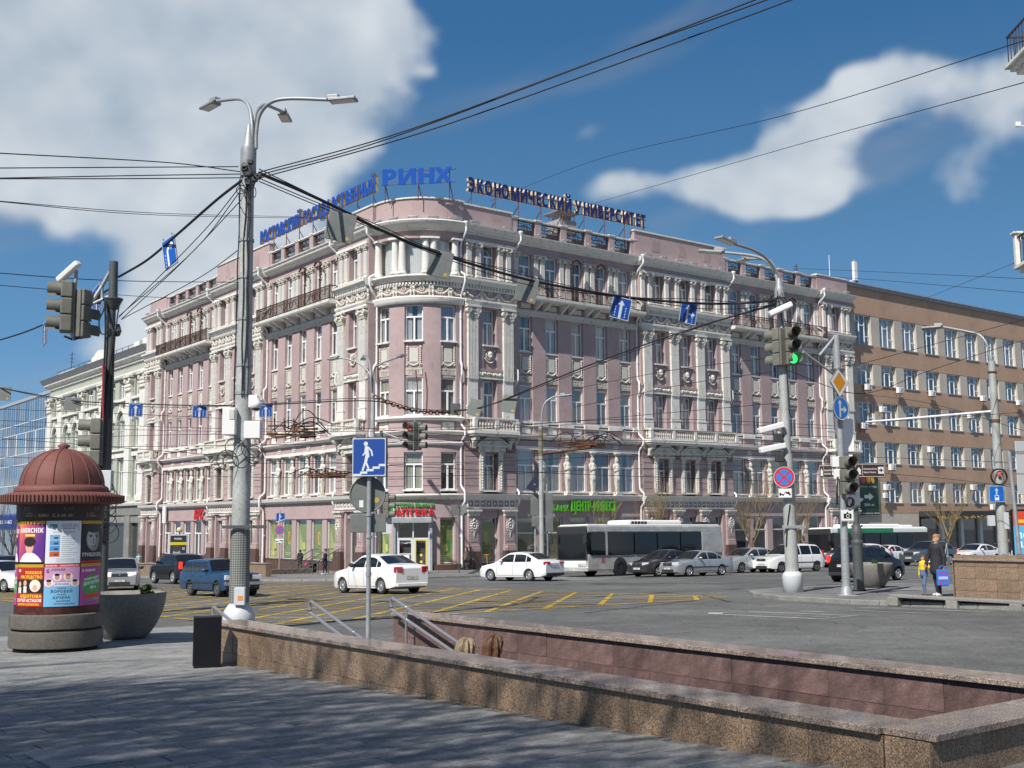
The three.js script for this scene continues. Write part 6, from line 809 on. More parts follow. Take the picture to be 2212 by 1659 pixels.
// ---------------------------------------------------------------- signs
const SP_ = {};                                                         // printed faces
const blueBase = (x, w, h, c = '#0d4292') => { x.fillStyle = '#b4bcc4'; x.fillRect(0, 0, w, h); x.fillStyle = c; x.beginPath(); x.roundRect(w * .03, h * .03, w * .94, h * .94, w * .05); x.fill(); };
const arrowUp = (x, cx, y0, y1, t) => { x.fillStyle = '#c0c8ce'; x.fillRect(cx - t / 2, y0 + t * 1.6, t, y1 - y0 - t * 1.6); x.beginPath(); x.moveTo(cx, y0); x.lineTo(cx - t * 1.25, y0 + t * 1.9); x.lineTo(cx + t * 1.25, y0 + t * 1.9); x.fill(); };
SP_.subway = printed(512, 560, (x, w, h) => { blueBase(x, w, h); x.strokeStyle = x.fillStyle = '#cfd4d8'; x.lineCap = 'round'; x.beginPath(); x.arc(205, 85, 32, 0, 7); x.fill(); const L = (a, b, c, d, t) => { x.lineWidth = t; x.beginPath(); x.moveTo(a, b); x.lineTo(c, d); x.stroke(); }; L(215, 145, 232, 265, 56); L(222, 265, 205, 350, 44); L(205, 350, 245, 440, 30); L(218, 290, 160, 470, 30); L(245, 140, 290, 190, 26); L(290, 190, 305, 255, 24); L(200, 150, 195, 215, 24); L(195, 215, 165, 250, 22); x.lineCap = 'butt'; x.fillStyle = '#cfd4d8'; const st = [[10, 525, 130, 45], [120, 490, 110, 35], [215, 455, 110, 34], [310, 420, 110, 34], [405, 383, 100, 34]]; for (const s of st) x.fillRect(...s); });
SP_.ahead = printed(256, 304, (x, w, h) => { blueBase(x, w, h); arrowUp(x, w / 2, 36, h - 10, 36); x.fillStyle = '#dfe3e6'; for (const cx of [58, 196]) for (let i = 0; i < 4; i++) x.fillRect(cx - 4, 130 + i * 40, 8, 24); });
SP_.aheadRight = printed(256, 304, (x, w, h) => { blueBase(x, w, h); arrowUp(x, 112, 30, h - 10, 30); x.fillRect(112, 150, 70, 26); x.beginPath(); x.moveTo(230, 163); x.lineTo(180, 120); x.lineTo(180, 206); x.fill(); for (const cx of [46, 196]) for (let i = 0; i < 3; i++) x.fillRect(cx - 4, 200 + i * 32, 8, 20); });
SP_.right = printed(256, 304, (x, w, h) => { blueBase(x, w, h, '#1258b0'); x.strokeStyle = '#dfe3e6'; x.lineWidth = 34; x.beginPath(); x.moveTo(92, h - 10); x.lineTo(92, 150); x.quadraticCurveTo(92, 92, 170, 88); x.stroke(); x.fillStyle = '#dfe3e6'; x.beginPath(); x.moveTo(228, 84); x.lineTo(160, 34); x.lineTo(165, 136); x.fill(); for (let i = 0; i < 4; i++) x.fillRect(38, 150 + i * 38, 8, 24); });
SP_.noStop = printed(256, 256, (x, w) => { x.fillStyle = '#c3142a'; x.fillRect(0, 0, w, w); x.fillStyle = '#e8e8e8'; x.beginPath(); x.arc(128, 128, 126, 0, 7); x.fill(); x.fillStyle = '#c3142a'; x.beginPath(); x.arc(128, 128, 122, 0, 7); x.fill(); x.fillStyle = '#1d74c4'; x.beginPath(); x.arc(128, 128, 96, 0, 7); x.fill(); x.strokeStyle = '#c3142a'; x.lineWidth = 22; x.beginPath(); x.moveTo(55, 55); x.lineTo(201, 201); x.moveTo(201, 55); x.lineTo(55, 201); x.stroke(); });
SP_.tow = printed(256, 160, (x, w, h) => { x.fillStyle = '#e4e4e0'; x.fillRect(0, 0, w, h); x.strokeStyle = '#222'; x.lineWidth = 5; x.strokeRect(6, 6, w - 12, h - 12); x.fillStyle = '#181818'; x.fillRect(20, 95, 86, 22); x.fillRect(20, 75, 34, 24); x.beginPath(); x.moveTo(100, 95); x.lineTo(150, 50); x.lineTo(156, 58); x.lineTo(112, 100); x.fill(); x.save(); x.translate(190, 85); x.rotate(.45); x.fillRect(-48, -8, 96, 24); x.fillRect(-22, -26, 48, 20); x.restore(); for (const cx of [36, 88, 160, 216]) { x.beginPath(); x.arc(cx, cx > 120 ? (cx > 190 ? 118 : 92) : 120, 11, 0, 7); x.fill(); } });
SP_.cam = printed(256, 192, (x, w, h) => { x.fillStyle = '#e4e4e0'; x.fillRect(0, 0, w, h); x.strokeStyle = '#222'; x.lineWidth = 6; x.strokeRect(8, 8, w - 16, h - 16); x.fillStyle = '#181818'; x.fillRect(60, 70, 150, 80); x.beginPath(); x.moveTo(110, 70); x.lineTo(135, 34); x.lineTo(160, 70); x.fill(); x.fillStyle = '#e4e4e0'; x.beginPath(); x.arc(140, 110, 32, 0, 7); x.fill(); x.fillStyle = '#181818'; x.beginPath(); x.arc(140, 110, 22, 0, 7); x.fill(); });
SP_.straightRight = printed(256, 256, (x, w) => { x.fillStyle = '#dfe3e6'; x.fillRect(0, 0, w, w); x.fillStyle = '#1a6fbe'; x.beginPath(); x.arc(128, 128, 118, 0, 7); x.fill(); arrowUp(x, 108, 30, 225, 26); x.fillRect(108, 128, 64, 24); x.beginPath(); x.moveTo(222, 140); x.lineTo(168, 98); x.lineTo(168, 182); x.fill(); });
SP_.diamond = printed(256, 256, (x, w) => { x.fillStyle = '#e4e4e2'; x.fillRect(0, 0, w, w); x.fillStyle = '#15181a'; x.fillRect(0, 0, w, 4); x.fillRect(0, 0, 4, w); x.fillRect(0, w - 4, w, 4); x.fillRect(w - 4, 0, 4, w); x.fillStyle = '#d9930f'; x.fillRect(44, 44, w - 88, w - 88); x.strokeStyle = '#222'; x.lineWidth = 3; x.strokeRect(44, 44, w - 88, w - 88); });
SP_.busLane = printed(256, 280, (x, w, h) => { blueBase(x, w, h, '#1668c8'); arrowUp(x, 128, 34, 150, 26); x.fillStyle = '#e6eaee'; x.beginPath(); x.roundRect(92, 160, 72, 84, 10); x.fill(); x.fillStyle = '#1668c8'; x.fillRect(102, 172, 52, 30); x.fillStyle = '#e6eaee'; x.fillRect(96, 244, 16, 14); x.fillRect(144, 244, 16, 14); });
const tourist = (flip) => printed(512, 200, (x, w, h) => { x.fillStyle = '#3a2a26'; x.fillRect(0, 0, w, h); x.strokeStyle = '#d8d6d2'; x.lineWidth = 6; x.strokeRect(10, 10, w - 20, h - 20); x.strokeRect(10, 10, 120, h - 20); x.fillStyle = '#d8d6d2'; x.beginPath(); x.moveTo(30, 100); x.lineTo(70, 50); x.lineTo(110, 100); x.fill(); x.fillRect(38, 100, 64, 60); x.font = 'bold 34px sans-serif'; x.fillText('Музыкальный театр', 148, 90, 230); x.fillText('Musical Theatre', 148, 140, 210); x.fillRect(395, 50, 95, 100); x.fillStyle = '#3a2a26'; x.beginPath(); if (!flip) { x.moveTo(478, 100); x.lineTo(440, 66); x.lineTo(440, 134); } else { x.moveTo(405, 100); x.lineTo(445, 66); x.lineTo(445, 134); } x.fill(); x.fillRect(412, 88, 40, 24); });
const faceQuad = (w, h, z) => gb().quad(V(-w / 2, -h / 2, z), V(w / 2, -h / 2, z), V(w / 2, h / 2, z), V(-w / 2, h / 2, z)).done(true);
function plateSign(root, name, w, h, face, m, back = M.signBack) { const p = part(root, name, gb().rbox(-w / 2, w / 2, -h / 2, h / 2, -.03, 0, .012), back, m); if (face) part(p, 'sign_face', faceQuad(w * .97, h * .97, .004), face); return p; }
function discSign(root, name, r, face, m) { const p = part(root, name, gb().cyl(V(0, 0, -.03), V(0, 0, 0), r, r, 36).add(new THREE.TorusGeometry(r, .015, 6, 36)), M.signBack, m); if (face) { const g = new THREE.CircleGeometry(r * .98, 36).translate(0, 0, .006); part(p, 'sign_face', g, face); } return p; }
const lensGreen = new THREE.MeshStandardMaterial({ color: lc(.03, .5, .1), emissive: lc(.05, 1, .22), emissiveIntensity: 1.0, roughness: .3 }), lensRed = new THREE.MeshStandardMaterial({ color: lc(.6, .02, .02), emissive: lc(1, .07, .05), emissiveIntensity: .8, roughness: .3 });
const SIGG = (() => { const b = gb(), vis = gb(); for (const y of [-.34, 0, .34]) { b.rbox(-.17, .17, y - .165, y + .165, -.16, .06, .03); const s = new THREE.CylinderGeometry(.15, .145, .26, 20, 1, true, -PI * .72, PI * 1.44).rotateX(-PI / 2).rotateY(PI); s.rotateZ(0); vis.add(s, TR(0, y, .18)); } b.rbox(-.12, .12, -.5, .5, -.2, -.14, .02); return { b: b.done(), v: vis.done(), l: gb().cyl(V(0, 0, .055), V(0, 0, .075), .135, .125, 20).done() }; })();
function signal(label, pos, turn, lit, scale = 1, name = 'traffic_light') { const t = thing(name, label, 'traffic light', pos, turn); part(t, 'housing', SIGG.b, M.signalGrey); part(t, 'visor', SIGG.v, M.signalGrey); [.34, 0, -.34].forEach((y, i) => part(t, 'lens', SIGG.l, lit === i ? (i === 2 ? lensGreen : lensRed) : i === 0 ? MT(.06, .014, .012, { roughness: .25 }) : M.signalDark, TR(0, y, 0))); t.scale.setScalar(scale); return t; }
const LUM = gb().rbox(-.14, .14, -.05, .02, 0, .62, .02).rbox(-.09, .09, .0, .12, -.06, .22, .03).done(), LUMG = gb().box(-.11, .11, -.056, -.05, .05, .58).done();
const lookTurn = (dx, dz) => atan2(dx, dz);

// ---- big lamp pole at left
const poleL = gp(515, 1362, 0), DL = -poleL.z, poleTopL = at(545, 318, DL + .1), hL = poleTopL.y - poleL.y;
{
  const t = thing('street_lamp', 'tall grey lamp pole with three curved arms, cabinets and cable bundles', 'street lamp', poleL);
  const Y = (v) => at(530, v, DL).y - poleL.y;
  part(t, 'pole', gb().lathe([[.0, 0], [.205, 0], [.205, 1.0], [.155, Y(640)], [.135, Y(380)], [0, Y(380)]], 24), M.poleGrey); part(t, 'base_shoe', gb().lathe([[0, 0], [.34, 0], [.34, .28], [.31, .42], [.215, .56], [0, .56]], 24), M.boxGrey); part(t, 'mesh_wrap', gb().lathe([[.213, .6], [.207, Y(1145)]], 24), MT(.3, .31, .29, { map: tileTex('mesh', 128, (u, v) => (u * 16 % 1 < .3 || v * 16 % 1 < .3) ? .62 : 1, .8), roughness: .8 }));
  part(t, 'collar', gb().lathe([[0, Y(382)], [.175, Y(382)], [.175, Y(322)], [.13, Y(315)], [.05, Y(270)], [0, Y(270)]], 24), M.galv);
  for (const v of [520, 600, 690, 790, 850, 960]) part(t, 'band', gb().lathe([[.2, Y(v) - .03], [.2, Y(v) + .03]].map(([r, y]) => [lin(.205, .14, y / hL) + .012, y]), 24), M.galv);
  const L2 = (u, v, d) => at(u, v, DL + d).sub(poleL), c6 = (x, y, d) => L2((700 + x / 3.017) * .576, (300 + y / 3.017) * .576, d);
  const arm = (pts, end) => { const a = part(t, 'lamp_arm', gb().tube(pts, .042, 8, 40), M.galv); const n = pts.length, dir = pts[n - 1].clone().sub(pts[n - 2]).normalize(), lm = part(t, 'lamp_head', LUM, M.galv, TR(pts[n - 1].x, pts[n - 1].y - .02, pts[n - 1].z, 0, lookTurn(dir.x, dir.z), 0)); part(lm, 'diffuser', LUMG, M.boxWhite); };
  arm([c6(740, 780, 0), c6(740, 520, 0), c6(712, 320, .2), c6(650, 235, .5), c6(560, 215, .9), c6(335, 240, 1.6)]); arm([c6(785, 780, 0), c6(790, 580, 0), c6(830, 390, -.05), c6(950, 255, -.2), c6(1160, 210, -.3), c6(1620, 222, -.5)]); arm([c6(760, 780, .05), c6(763, 480, .1), c6(800, 340, .4), c6(880, 282, 1.2), c6(940, 298, 2.0), c6(1085, 360, 3.6)]);
  const box = (name, u0, u1, v0, v1, d, dep, mat = M.boxWhite) => { const a = L2(u0, v1, d), b = L2(u1, v0, d), m = part(t, name, gb().rbox(a.x, b.x, a.y, b.y, a.z - dep, a.z, .015), mat); return m; };
  const cb = box('cabinet', 479, 508, 880, 939, -.34, .3); part(cb, 'meter_window', gb().box(...(() => { const a = L2(495, 905, -.345), b = L2(506, 885, -.345); return [a.x, b.x, a.y, b.y, a.z, a.z + .01]; })()), M.oldTrim);
  box('cabinet', 526, 562, 909, 947, -.32, .26); box('camera_housing', 536, 556, 853, 880, -.3, .15);
  const dc = L2(553, 874, -.42); part(t, 'dome_camera', gb().cyl(V(dc.x, dc.y + .02, dc.z), V(dc.x, dc.y + .14, dc.z), .12, .08, 16).sph(dc.x, dc.y, dc.z, .125, null, 16, 10), M.boxWhite); part(t, 'dome_glass', gb().sph(dc.x, dc.y - .05, dc.z, .1, null, 14, 8), glassDark(.01, .01, .012));
  const bn = [L2(480, 1142, -.24), L2(575, 1134, -.24)]; part(t, 'steel_bracket', gb().rbox(bn[0].x, bn[1].x, bn[0].y, bn[1].y, bn[0].z - .02, bn[0].z + .03, .005).rbox(bn[0].x, bn[1].x, bn[0].y, bn[1].y, .2, .25, .005), M.darkPole);
  const low = box('service_box', 505, 529, 1269, 1308, -.31, .14, M.boxGrey); const s1 = L2(513, 1297, -.312), s2 = L2(525, 1287, -.312); part(low, 'orange_sticker', gb().box(s1.x, s2.x, s1.y, s2.y, s1.z, s1.z + .003), MT(.7, .25, .05));
  const g = gb(), r = mulberry(6); for (let k = 0; k < 4; k++) { const th = PI - .1 - k * .07, pts = []; for (let i = 0; i <= 12; i++) { const y = lin(Y(395), Y(890), i / 12), q = lin(.205, .14, y / hL) + .012 + r() * .02, a = th + (r() - .5) * .14 - (k > 3 ? i * .1 : 0); pts.push(V(q * cos(a), y, q * sin(a))); } g.tube(pts, .008 + r() * .006, 5, 40); } for (let k = 0; k < 3; k++) { const pts = []; for (let i = 0; i <= 8; i++) { const y = lin(Y(400), Y(860), i / 8), q = lin(.205, .14, y / hL) + .015; const th = .9 + k * .35 + (r() - .5) * .3; pts.push(V(q * cos(th), y, q * sin(th))); } g.tube(pts, .011, 5, 30); } part(t, 'cable_bundle', g, M.cable);
  const lp = gb(); for (let k = 0; k < 7; k++) lp.add(new THREE.TorusGeometry(.1 + r() * .14, .01, 5, 16), TR(-.12 + r() * .34, Y(410) + (r() - .5) * .7, .18, r(), r() * 3, r())); for (let k = 0; k < 5; k++) { const c = L2(490 + r() * 60, 975, -.3); lp.add(new THREE.TorusGeometry(.16 + r() * .1, .01, 5, 18), TR(c.x, c.y - .05 + (r() - .5) * .3, c.z, 0, r(), 0)); } part(t, 'cable_loops', lp, M.cable);
  const ins = gb(); for (let k = 0; k < 9; k++) { const q = L2(520 + r() * 40, 345 + r() * 55, -.2); ins.rbox(q.x - .06, q.x + .06, q.y - .05, q.y + .05, q.z - .05, q.z + .05, .015); } part(t, 'insulator', ins, M.dark);
}
// ---- dark signal pole at the far left
const poleD = gp(217, 1322, PLZ), DD = -poleD.z;
{
  const t = thing('signal_pole', 'dark pole with a bracket of traffic lights and thick hanging cables at left', 'pole', poleD), Y = (v) => at(235, v, DD).y - poleD.y, c7 = (x, y, d = 0) => at((100 + x / 3.687) * .576, (900 + y / 3.687) * .576, DD + d).sub(poleD);
  part(t, 'pole', gb().lathe([[0, 0], [.16, 0], [.15, Y(900)], [.125, Y(660)], [0, Y(660)]], 18), M.darkPole); const tp = c7(1205, 300), bp = c7(1190, 870); part(t, 'upper_pole', gb().cyl(bp, tp, .13, .12, 18), M.darkPole); part(t, 'flange', gb().cyl(V(bp.x, Y(668), bp.z), V(bp.x, Y(648), bp.z), .14, .27, 18).cyl(V(bp.x, Y(648), bp.z), V(bp.x, Y(645), bp.z), .28, .28, 18), M.darkPole);
  part(t, 'bracket', gb().poly([c7(1150, 440), c7(1040, 640), c7(880, 890, -.1)], .055).cyl(c7(1040, 640), c7(1045, 830), .045).poly([c7(1140, 780), c7(900, 890, -.1), c7(680, 1030, -.3)], .05).poly([c7(690, 420, -.3), c7(655, 800, -.3), c7(640, 1390, -.3)], .05), M.galv); part(t, 'foot_bracket', gb().cyl(c7(640, 1380, -.3), c7(520, 1330, -.5), .03).cyl(c7(640, 1380, -.3), c7(840, 1320, -.2), .03), M.dark);
  part(t, 'camera', gb().rbox(-.12, .12, -.09, .09, -.42, .42, .06, TR(...c7(580, 440, -.35).toArray(), 0, 0, 0).multiply(new THREE.Matrix4().makeRotationZ(.62)).multiply(new THREE.Matrix4().makeRotationY(PI / 2 - .3))), M.boxWhite);
  const dcm = c7(1255, 1270); part(t, 'dome_camera', gb().cyl(V(dcm.x, dcm.y, dcm.z), V(dcm.x, dcm.y + .22, dcm.z), .12, .06, 12).sph(dcm.x, dcm.y - .04, dcm.z, .1), M.darkPole);
  part(t, 'hanging_cable', gb().tube([c7(1095, 850, -.2), c7(1060, 980, -.2), c7(1000, 1130, -.2), c7(1030, 1290, -.2), c7(1110, 1280, -.2), c7(1120, 1180, -.2)], .02).tube([c7(1080, 870, -.2), c7(1085, 1400, -.2), V(-.12, Y(1000), .2), V(-.16, Y(1150), .18)], .025).tube([c7(1100, 870, -.2), c7(1140, 1150, -.2), c7(1200, 1330, -.2), V(-.05, Y(900), .2), V(-.1, Y(1100), .2)], .025).tube([c7(1280, 900, -.1), c7(1250, 1100, -.1), V(.14, Y(800), .14), V(.1, Y(1050), .2)], .018), M.cable);
  for (const [u, v] of [[229, 1038], [207, 1135]]) { const q = at(u, v, DD - .25).sub(poleD); part(t, 'junction_box', gb().rbox(q.x - .17, q.x + .17, q.y - .28, q.y + .28, q.z - .14, q.z + .1, .02), M.boxGrey); }
  const lp = gb(), r = mulberry(3); for (let k = 0; k < 6; k++) lp.add(new THREE.TorusGeometry(.22 + r() * .15, .012, 5, 20), TR(.25 * r(), Y(1060 + k * 18), .22, r() * .5, r(), 0)); part(t, 'cable_loops', lp, M.cable);
  signal('three-section traffic light facing left on the dark pole bracket', at((100 + 510 / 3.687) * .576, (900 + 925 / 3.687) * .576, DD - .35), rad(-68), -1, 1.42); signal('traffic light seen from behind beside the dark pole', at((100 + 790 / 3.687) * .576, (900 + 1030 / 3.687) * .576, DD - .1), rad(150), -1, 1.36); signal('lower traffic light seen from the side against the dark pole', at(203, 955, DD - .2), rad(-80), -1, 1.3);
  const tri = at(227, 830, DD - .2), ts = thing('yield_sign', 'narrow red and white triangle sign seen edge-on on the dark pole', 'sign', tri, rad(-78)); { const s = new THREE.Shape(); s.moveTo(-.5, .5); s.lineTo(.5, .5); s.lineTo(0, -1.3); part(ts, 'sign_plate', new THREE.ExtrudeGeometry(s, { depth: .03, bevelEnabled: false }), MT(.6, .08, .1)); const s2 = new THREE.Shape(); s2.moveTo(-.36, .4); s2.lineTo(.36, .4); s2.lineTo(0, -1.0); part(ts, 'sign_face', new THREE.ExtrudeGeometry(s2, { depth: .036, bevelEnabled: false }), M.signWhite); }
}
// ---- advertising column
{
  const f = gp(120, 1411, PLZ), p = f.clone().multiplyScalar(1 + .78 / f.length()); p.y = gy(p.x, p.z) + PLZ; const t = thing('advertising_column', 'round advertising column with a red dome roof covered in posters', 'advertising column', p, 0); t.scale.set(.965, .955, .965);
  const conc = MT(.17, .155, .135, { map: concreteT, roughness: .9 }), red = MT(.27, .095, .075, { map: leafDirtT, roughness: .7 }), darkRed = MT(.14, .03, .025, { map: rustT, roughness: .6 });
  part(t, 'base', gb().lathe([[0, 0], [.68, 0], [.68, .07], [0, .07]], 40), M.dark); part(t, 'base_ring', gb().lathe([[0, .07], [.74, .07], [.765, .09], [.765, .34], [.745, .36], [0, .36]], 48), conc); part(t, 'base_ring', gb().lathe([[0, .39], [.745, .39], [.765, .41], [.765, .62], [.74, .645], [0, .645]], 48), conc); part(t, 'base_core', gb().lathe([[.66, .34], [.66, .42]], 40), M.dark);
  part(t, 'body', gb().lathe([[.695, .64], [.695, 2.5]], 48), darkRed); part(t, 'header', gb().lathe([[.7, 2.24], [.72, 2.26], [.72, 2.5]], 48), MT(.05, .035, .03, { roughness: .6 }));
  const hd = printed(1024, 128, (x, w, h) => { x.fillStyle = '#3a2c26'; x.fillRect(0, 0, w, h); x.fillStyle = '#6b6257'; x.font = 'bold 44px sans-serif'; x.fillText('12/5', 130, 46); x.fillText('12/4', 520, 46); x.fillText('12/3', 830, 46); x.fillStyle = '#a89570'; x.font = 'bold 40px sans-serif'; x.fillText('8(863) 226-26-00', 300, 108); x.font = 'bold 20px sans-serif'; x.fillText('СЛУЖБА', 160, 84); x.fillText('РАСКЛЕЙКИ', 160, 106); x.fillText('СЛУЖБА', 740, 84); x.fillText('РАСКЛЕЙКИ', 740, 106); });
  const band = (a0, a1, h0, h1, r, mat, name, label) => { const pos = [], uv = [], n = 14; for (let i = 0; i < n; i++) { const u = i / n, w = (i + 1) / n, A = rad(lin(a0, a1, u)), B = rad(lin(a0, a1, w)), q = (a, y) => [r * sin(a), y, r * cos(a)]; pos.push(...q(A, h0), ...q(B, h0), ...q(B, h1), ...q(A, h0), ...q(B, h1), ...q(A, h1)); uv.push(u, 0, w, 0, w, 1, u, 0, w, 1, u, 1); } const g = new THREE.BufferGeometry(); g.setAttribute('position', new THREE.Float32BufferAttribute(pos, 3)); g.setAttribute('uv', new THREE.Float32BufferAttribute(uv, 2)); g.computeVertexNormals(); return part(t, name, g, mat, null, label); };
  const off = 22.5; band(-75 + off, 75 + off, 2.25, 2.49, .722, hd, 'header_print');
  const posterTex = {
    a: printed(256, 360, (x, w, h) => { const g = x.createLinearGradient(0, 0, w, 120); g.addColorStop(0, '#f0a03a'); g.addColorStop(.45, '#c04a6a'); g.addColorStop(1, '#5a2a8a'); x.fillStyle = g; x.fillRect(0, 0, w, h); x.fillStyle = '#c9a91e'; x.fillRect(0, 0, w, 26); x.fillStyle = '#f4f0f2'; x.font = 'bold 54px sans-serif'; x.fillText('AMIRCHIK', 12, 98, 232); x.fillStyle = '#e6d23c'; x.fillRect(80, 112, 96, 18); x.fillStyle = '#ece8ee'; x.beginPath(); x.moveTo(20, h - 14); x.quadraticCurveTo(60, 268, 128, 262); x.quadraticCurveTo(200, 268, 240, h - 14); x.fill(); x.fillStyle = '#d8a890'; x.beginPath(); x.ellipse(128, 222, 38, 52, 0, 0, 7); x.fill(); x.fillStyle = '#2a1c1a'; x.beginPath(); x.ellipse(128, 176, 58, 40, 0, 0, 7); x.fill(); x.fillRect(108, 214, 14, 5); x.fillRect(136, 214, 14, 5); x.fillStyle = '#141018'; x.fillRect(0, h - 14, w, 14); }),
    b: printed(256, 360, (x, w, h) => { x.fillStyle = '#dfe3e8'; x.fillRect(0, 0, w, h); x.fillStyle = '#3f8fae'; x.fillRect(28, 28, 54, 38); x.fillStyle = '#c8b040'; x.fillRect(40, 46, 22, 14); x.fillStyle = '#58606c'; x.font = 'bold 17px sans-serif'; x.fillText('РОССИЙСКИЙ', 108, 50); x.fillText('ВЕРНИСАЖ', 120, 70); x.fillStyle = '#c08088'; x.fillRect(108, 26, 110, 5); x.fillRect(50, 92, 160, 6); [['#7ab0d2', 118], ['#5a9ad0', 165], ['#4f8fc8', 212], ['#d05a30', 259]].forEach(([c, y]) => { x.fillStyle = c; x.fillRect(30, y, 72, 44); x.fillStyle = '#3a4a58'; x.fillRect(60, y + 18, 30, 16); }); x.fillStyle = '#8a94a0'; for (let i = 0; i < 11; i++) x.fillRect(116, 130 + i * 17, 60 + (i * 37) % 60, 4); x.fillStyle = '#9aa2ac'; for (let i = 0; i < 4; i++) x.fillRect(80, 318 + i * 9, 130, 3); x.fillRect(232, 20, 6, 60); }),
    c: printed(256, 360, (x, w, h) => { x.fillStyle = '#282828'; x.fillRect(0, 0, w, h); x.fillStyle = '#b99a1e'; x.fillRect(0, 0, w, 26); x.fillStyle = '#8a8a88'; x.beginPath(); x.ellipse(118, 156, 78, 104, 0, 0, 7); x.fill(); x.fillStyle = '#b4b4b2'; x.beginPath(); x.ellipse(96, 150, 46, 84, 0, 0, 7); x.fill(); x.fillStyle = '#343434'; x.beginPath(); x.ellipse(118, 64, 84, 40, 0, 0, 7); x.fill(); x.fillRect(62, 122, 44, 8); x.fillRect(132, 122, 44, 8); x.beginPath(); x.ellipse(84, 138, 14, 6, 0, 0, 7); x.ellipse(154, 138, 14, 6, 0, 0, 7); x.fill(); x.fillRect(112, 150, 8, 50); x.fillRect(88, 216, 62, 7); x.fillStyle = '#d2d2d0'; x.font = 'bold 46px sans-serif'; x.fillText('ГРИШКОВЕЦ', 8, 306, 240); x.font = 'bold 24px sans-serif'; x.fillText('12', 214, 62); x.fillStyle = '#b02a20'; x.fillRect(0, 340, w, 20); }),
    d: printed(256, 360, (x, w, h) => { x.fillStyle = '#a82a1c'; x.fillRect(0, 0, w, h); x.fillStyle = '#b99a1e'; x.fillRect(0, 0, w, 26); x.fillStyle = '#f0e6da'; x.font = 'bold 34px sans-serif'; x.fillText('28', 10, 66); x.fillStyle = '#f0d028'; x.font = 'bold 36px sans-serif'; x.fillText('РОКОВОЕ', 100, 84, 146); x.fillText('НАСЛЕДСТВО', 46, 120, 204); x.fillStyle = '#2a1a18'; x.fillRect(0, 132, w, 112); x.fillStyle = '#e6dccc'; x.beginPath(); x.ellipse(192, 182, 46, 52, 0, 0, 7); x.fill(); x.fillStyle = '#d8a890'; for (const [a, b] of [[38, 170], [100, 160], [192, 200]]) { x.beginPath(); x.ellipse(a, b, 18, 24, 0, 0, 7); x.fill(); } x.fillStyle = '#dcd6d0'; x.fillRect(18, 196, 40, 50); x.fillRect(84, 186, 34, 56); x.fillStyle = '#f0d028'; x.font = 'bold 40px sans-serif'; x.fillText('АЛЕНТОВА', 46, 284, 204); x.fillStyle = '#f4eee8'; x.fillText('СЕРГЕЙ АСТАХОВ', 6, 320, 244); x.fillStyle = '#f0d028'; x.font = 'bold 24px sans-serif'; x.fillText('МАРИЯ КЛИМОВА', 20, 348, 220); }),
    e: printed(256, 360, (x, w, h) => { x.fillStyle = '#cf9cc0'; x.fillRect(0, 0, w, 190); x.fillStyle = '#7ab8dc'; x.fillRect(0, 190, w, 170); x.fillStyle = '#c22a3c'; x.fillRect(0, 0, w, 26); x.fillStyle = '#f0e8ea'; x.font = 'bold 22px sans-serif'; x.fillText('БИЛЕТЫ · MEGAARTE.RU', 6, 20, 244); x.fillStyle = '#2a2238'; x.font = 'bold 48px sans-serif'; x.fillText('6', 12, 76); x.font = 'bold 26px sans-serif'; x.fillText('АПРЕЛЯ', 48, 58); for (const [a, b, c] of [[92, 108, '#c8987e'], [170, 108, '#d89a80'], [34, 158, '#d8a890'], [222, 160, '#d8a890']]) { x.fillStyle = '#efe6ea'; x.beginPath(); x.arc(a, b, 34, 0, 7); x.fill(); x.fillStyle = c; x.beginPath(); x.ellipse(a, b + 4, 18, 24, 0, 0, 7); x.fill(); x.fillStyle = a === 170 ? '#b4562e' : '#2c2226'; x.beginPath(); x.ellipse(a, b - 18, 20, 12, 0, 0, 7); x.fill(); } x.fillStyle = '#e8eef4'; x.fillRect(70, 156, 116, 30); x.fillStyle = '#3a4a78'; x.font = 'bold 26px sans-serif'; x.fillText('МУЖЧИНА', 76, 181, 104); x.fillStyle = '#24344e'; x.textAlign = 'center'; x.font = 'bold 20px sans-serif'; x.fillText('ЕЛЕНА', 128, 212); x.font = 'bold 34px sans-serif'; x.fillText('ВОРОБЕЙ', 128, 244); x.font = 'bold 20px sans-serif'; x.fillText('ОСКАР', 128, 266); x.font = 'bold 34px sans-serif'; x.fillText('КУЧЕРА', 128, 298); x.font = 'bold 20px sans-serif'; x.fillText('ЗАХАРОВА', 140, 322); x.fillText('ТЕТРУАШВИЛИ', 150, 346); }),
    f: printed(256, 360, (x, w, h) => { x.fillStyle = '#a8488c'; x.fillRect(0, 0, w, h); x.fillStyle = '#b99a1e'; x.fillRect(0, 0, w, 26); x.fillStyle = '#4a9a50'; x.beginPath(); x.ellipse(128, 190, 112, 96, 0, 0, 7); x.fill(); x.fillStyle = '#f2eaf0'; x.font = 'bold 30px sans-serif'; x.fillText('5 ЯНВАРЯ', 14, 72); x.save(); x.translate(30, 170); x.rotate(-.12); x.font = 'bold 28px sans-serif'; x.fillText('НОВОГОДНЯЯ', 8, -20, 190); x.font = 'bold 38px sans-serif'; x.fillText('ДИСКОТЕКА', 0, 20, 200); x.fillText('90-х', 60, 62); x.restore(); x.fillStyle = '#d2402e'; x.beginPath(); x.ellipse(128, 286, 106, 26, -.1, 0, 7); x.fill(); x.fillStyle = '#3a7ac0'; x.fillRect(50, 306, 80, 18); x.fillStyle = '#52b46a'; x.fillRect(134, 300, 80, 18); }) };
  const A = [-67 + off, -21 + off, -19.5 + off, 27 + off, 28.5 + off, 74 + off];
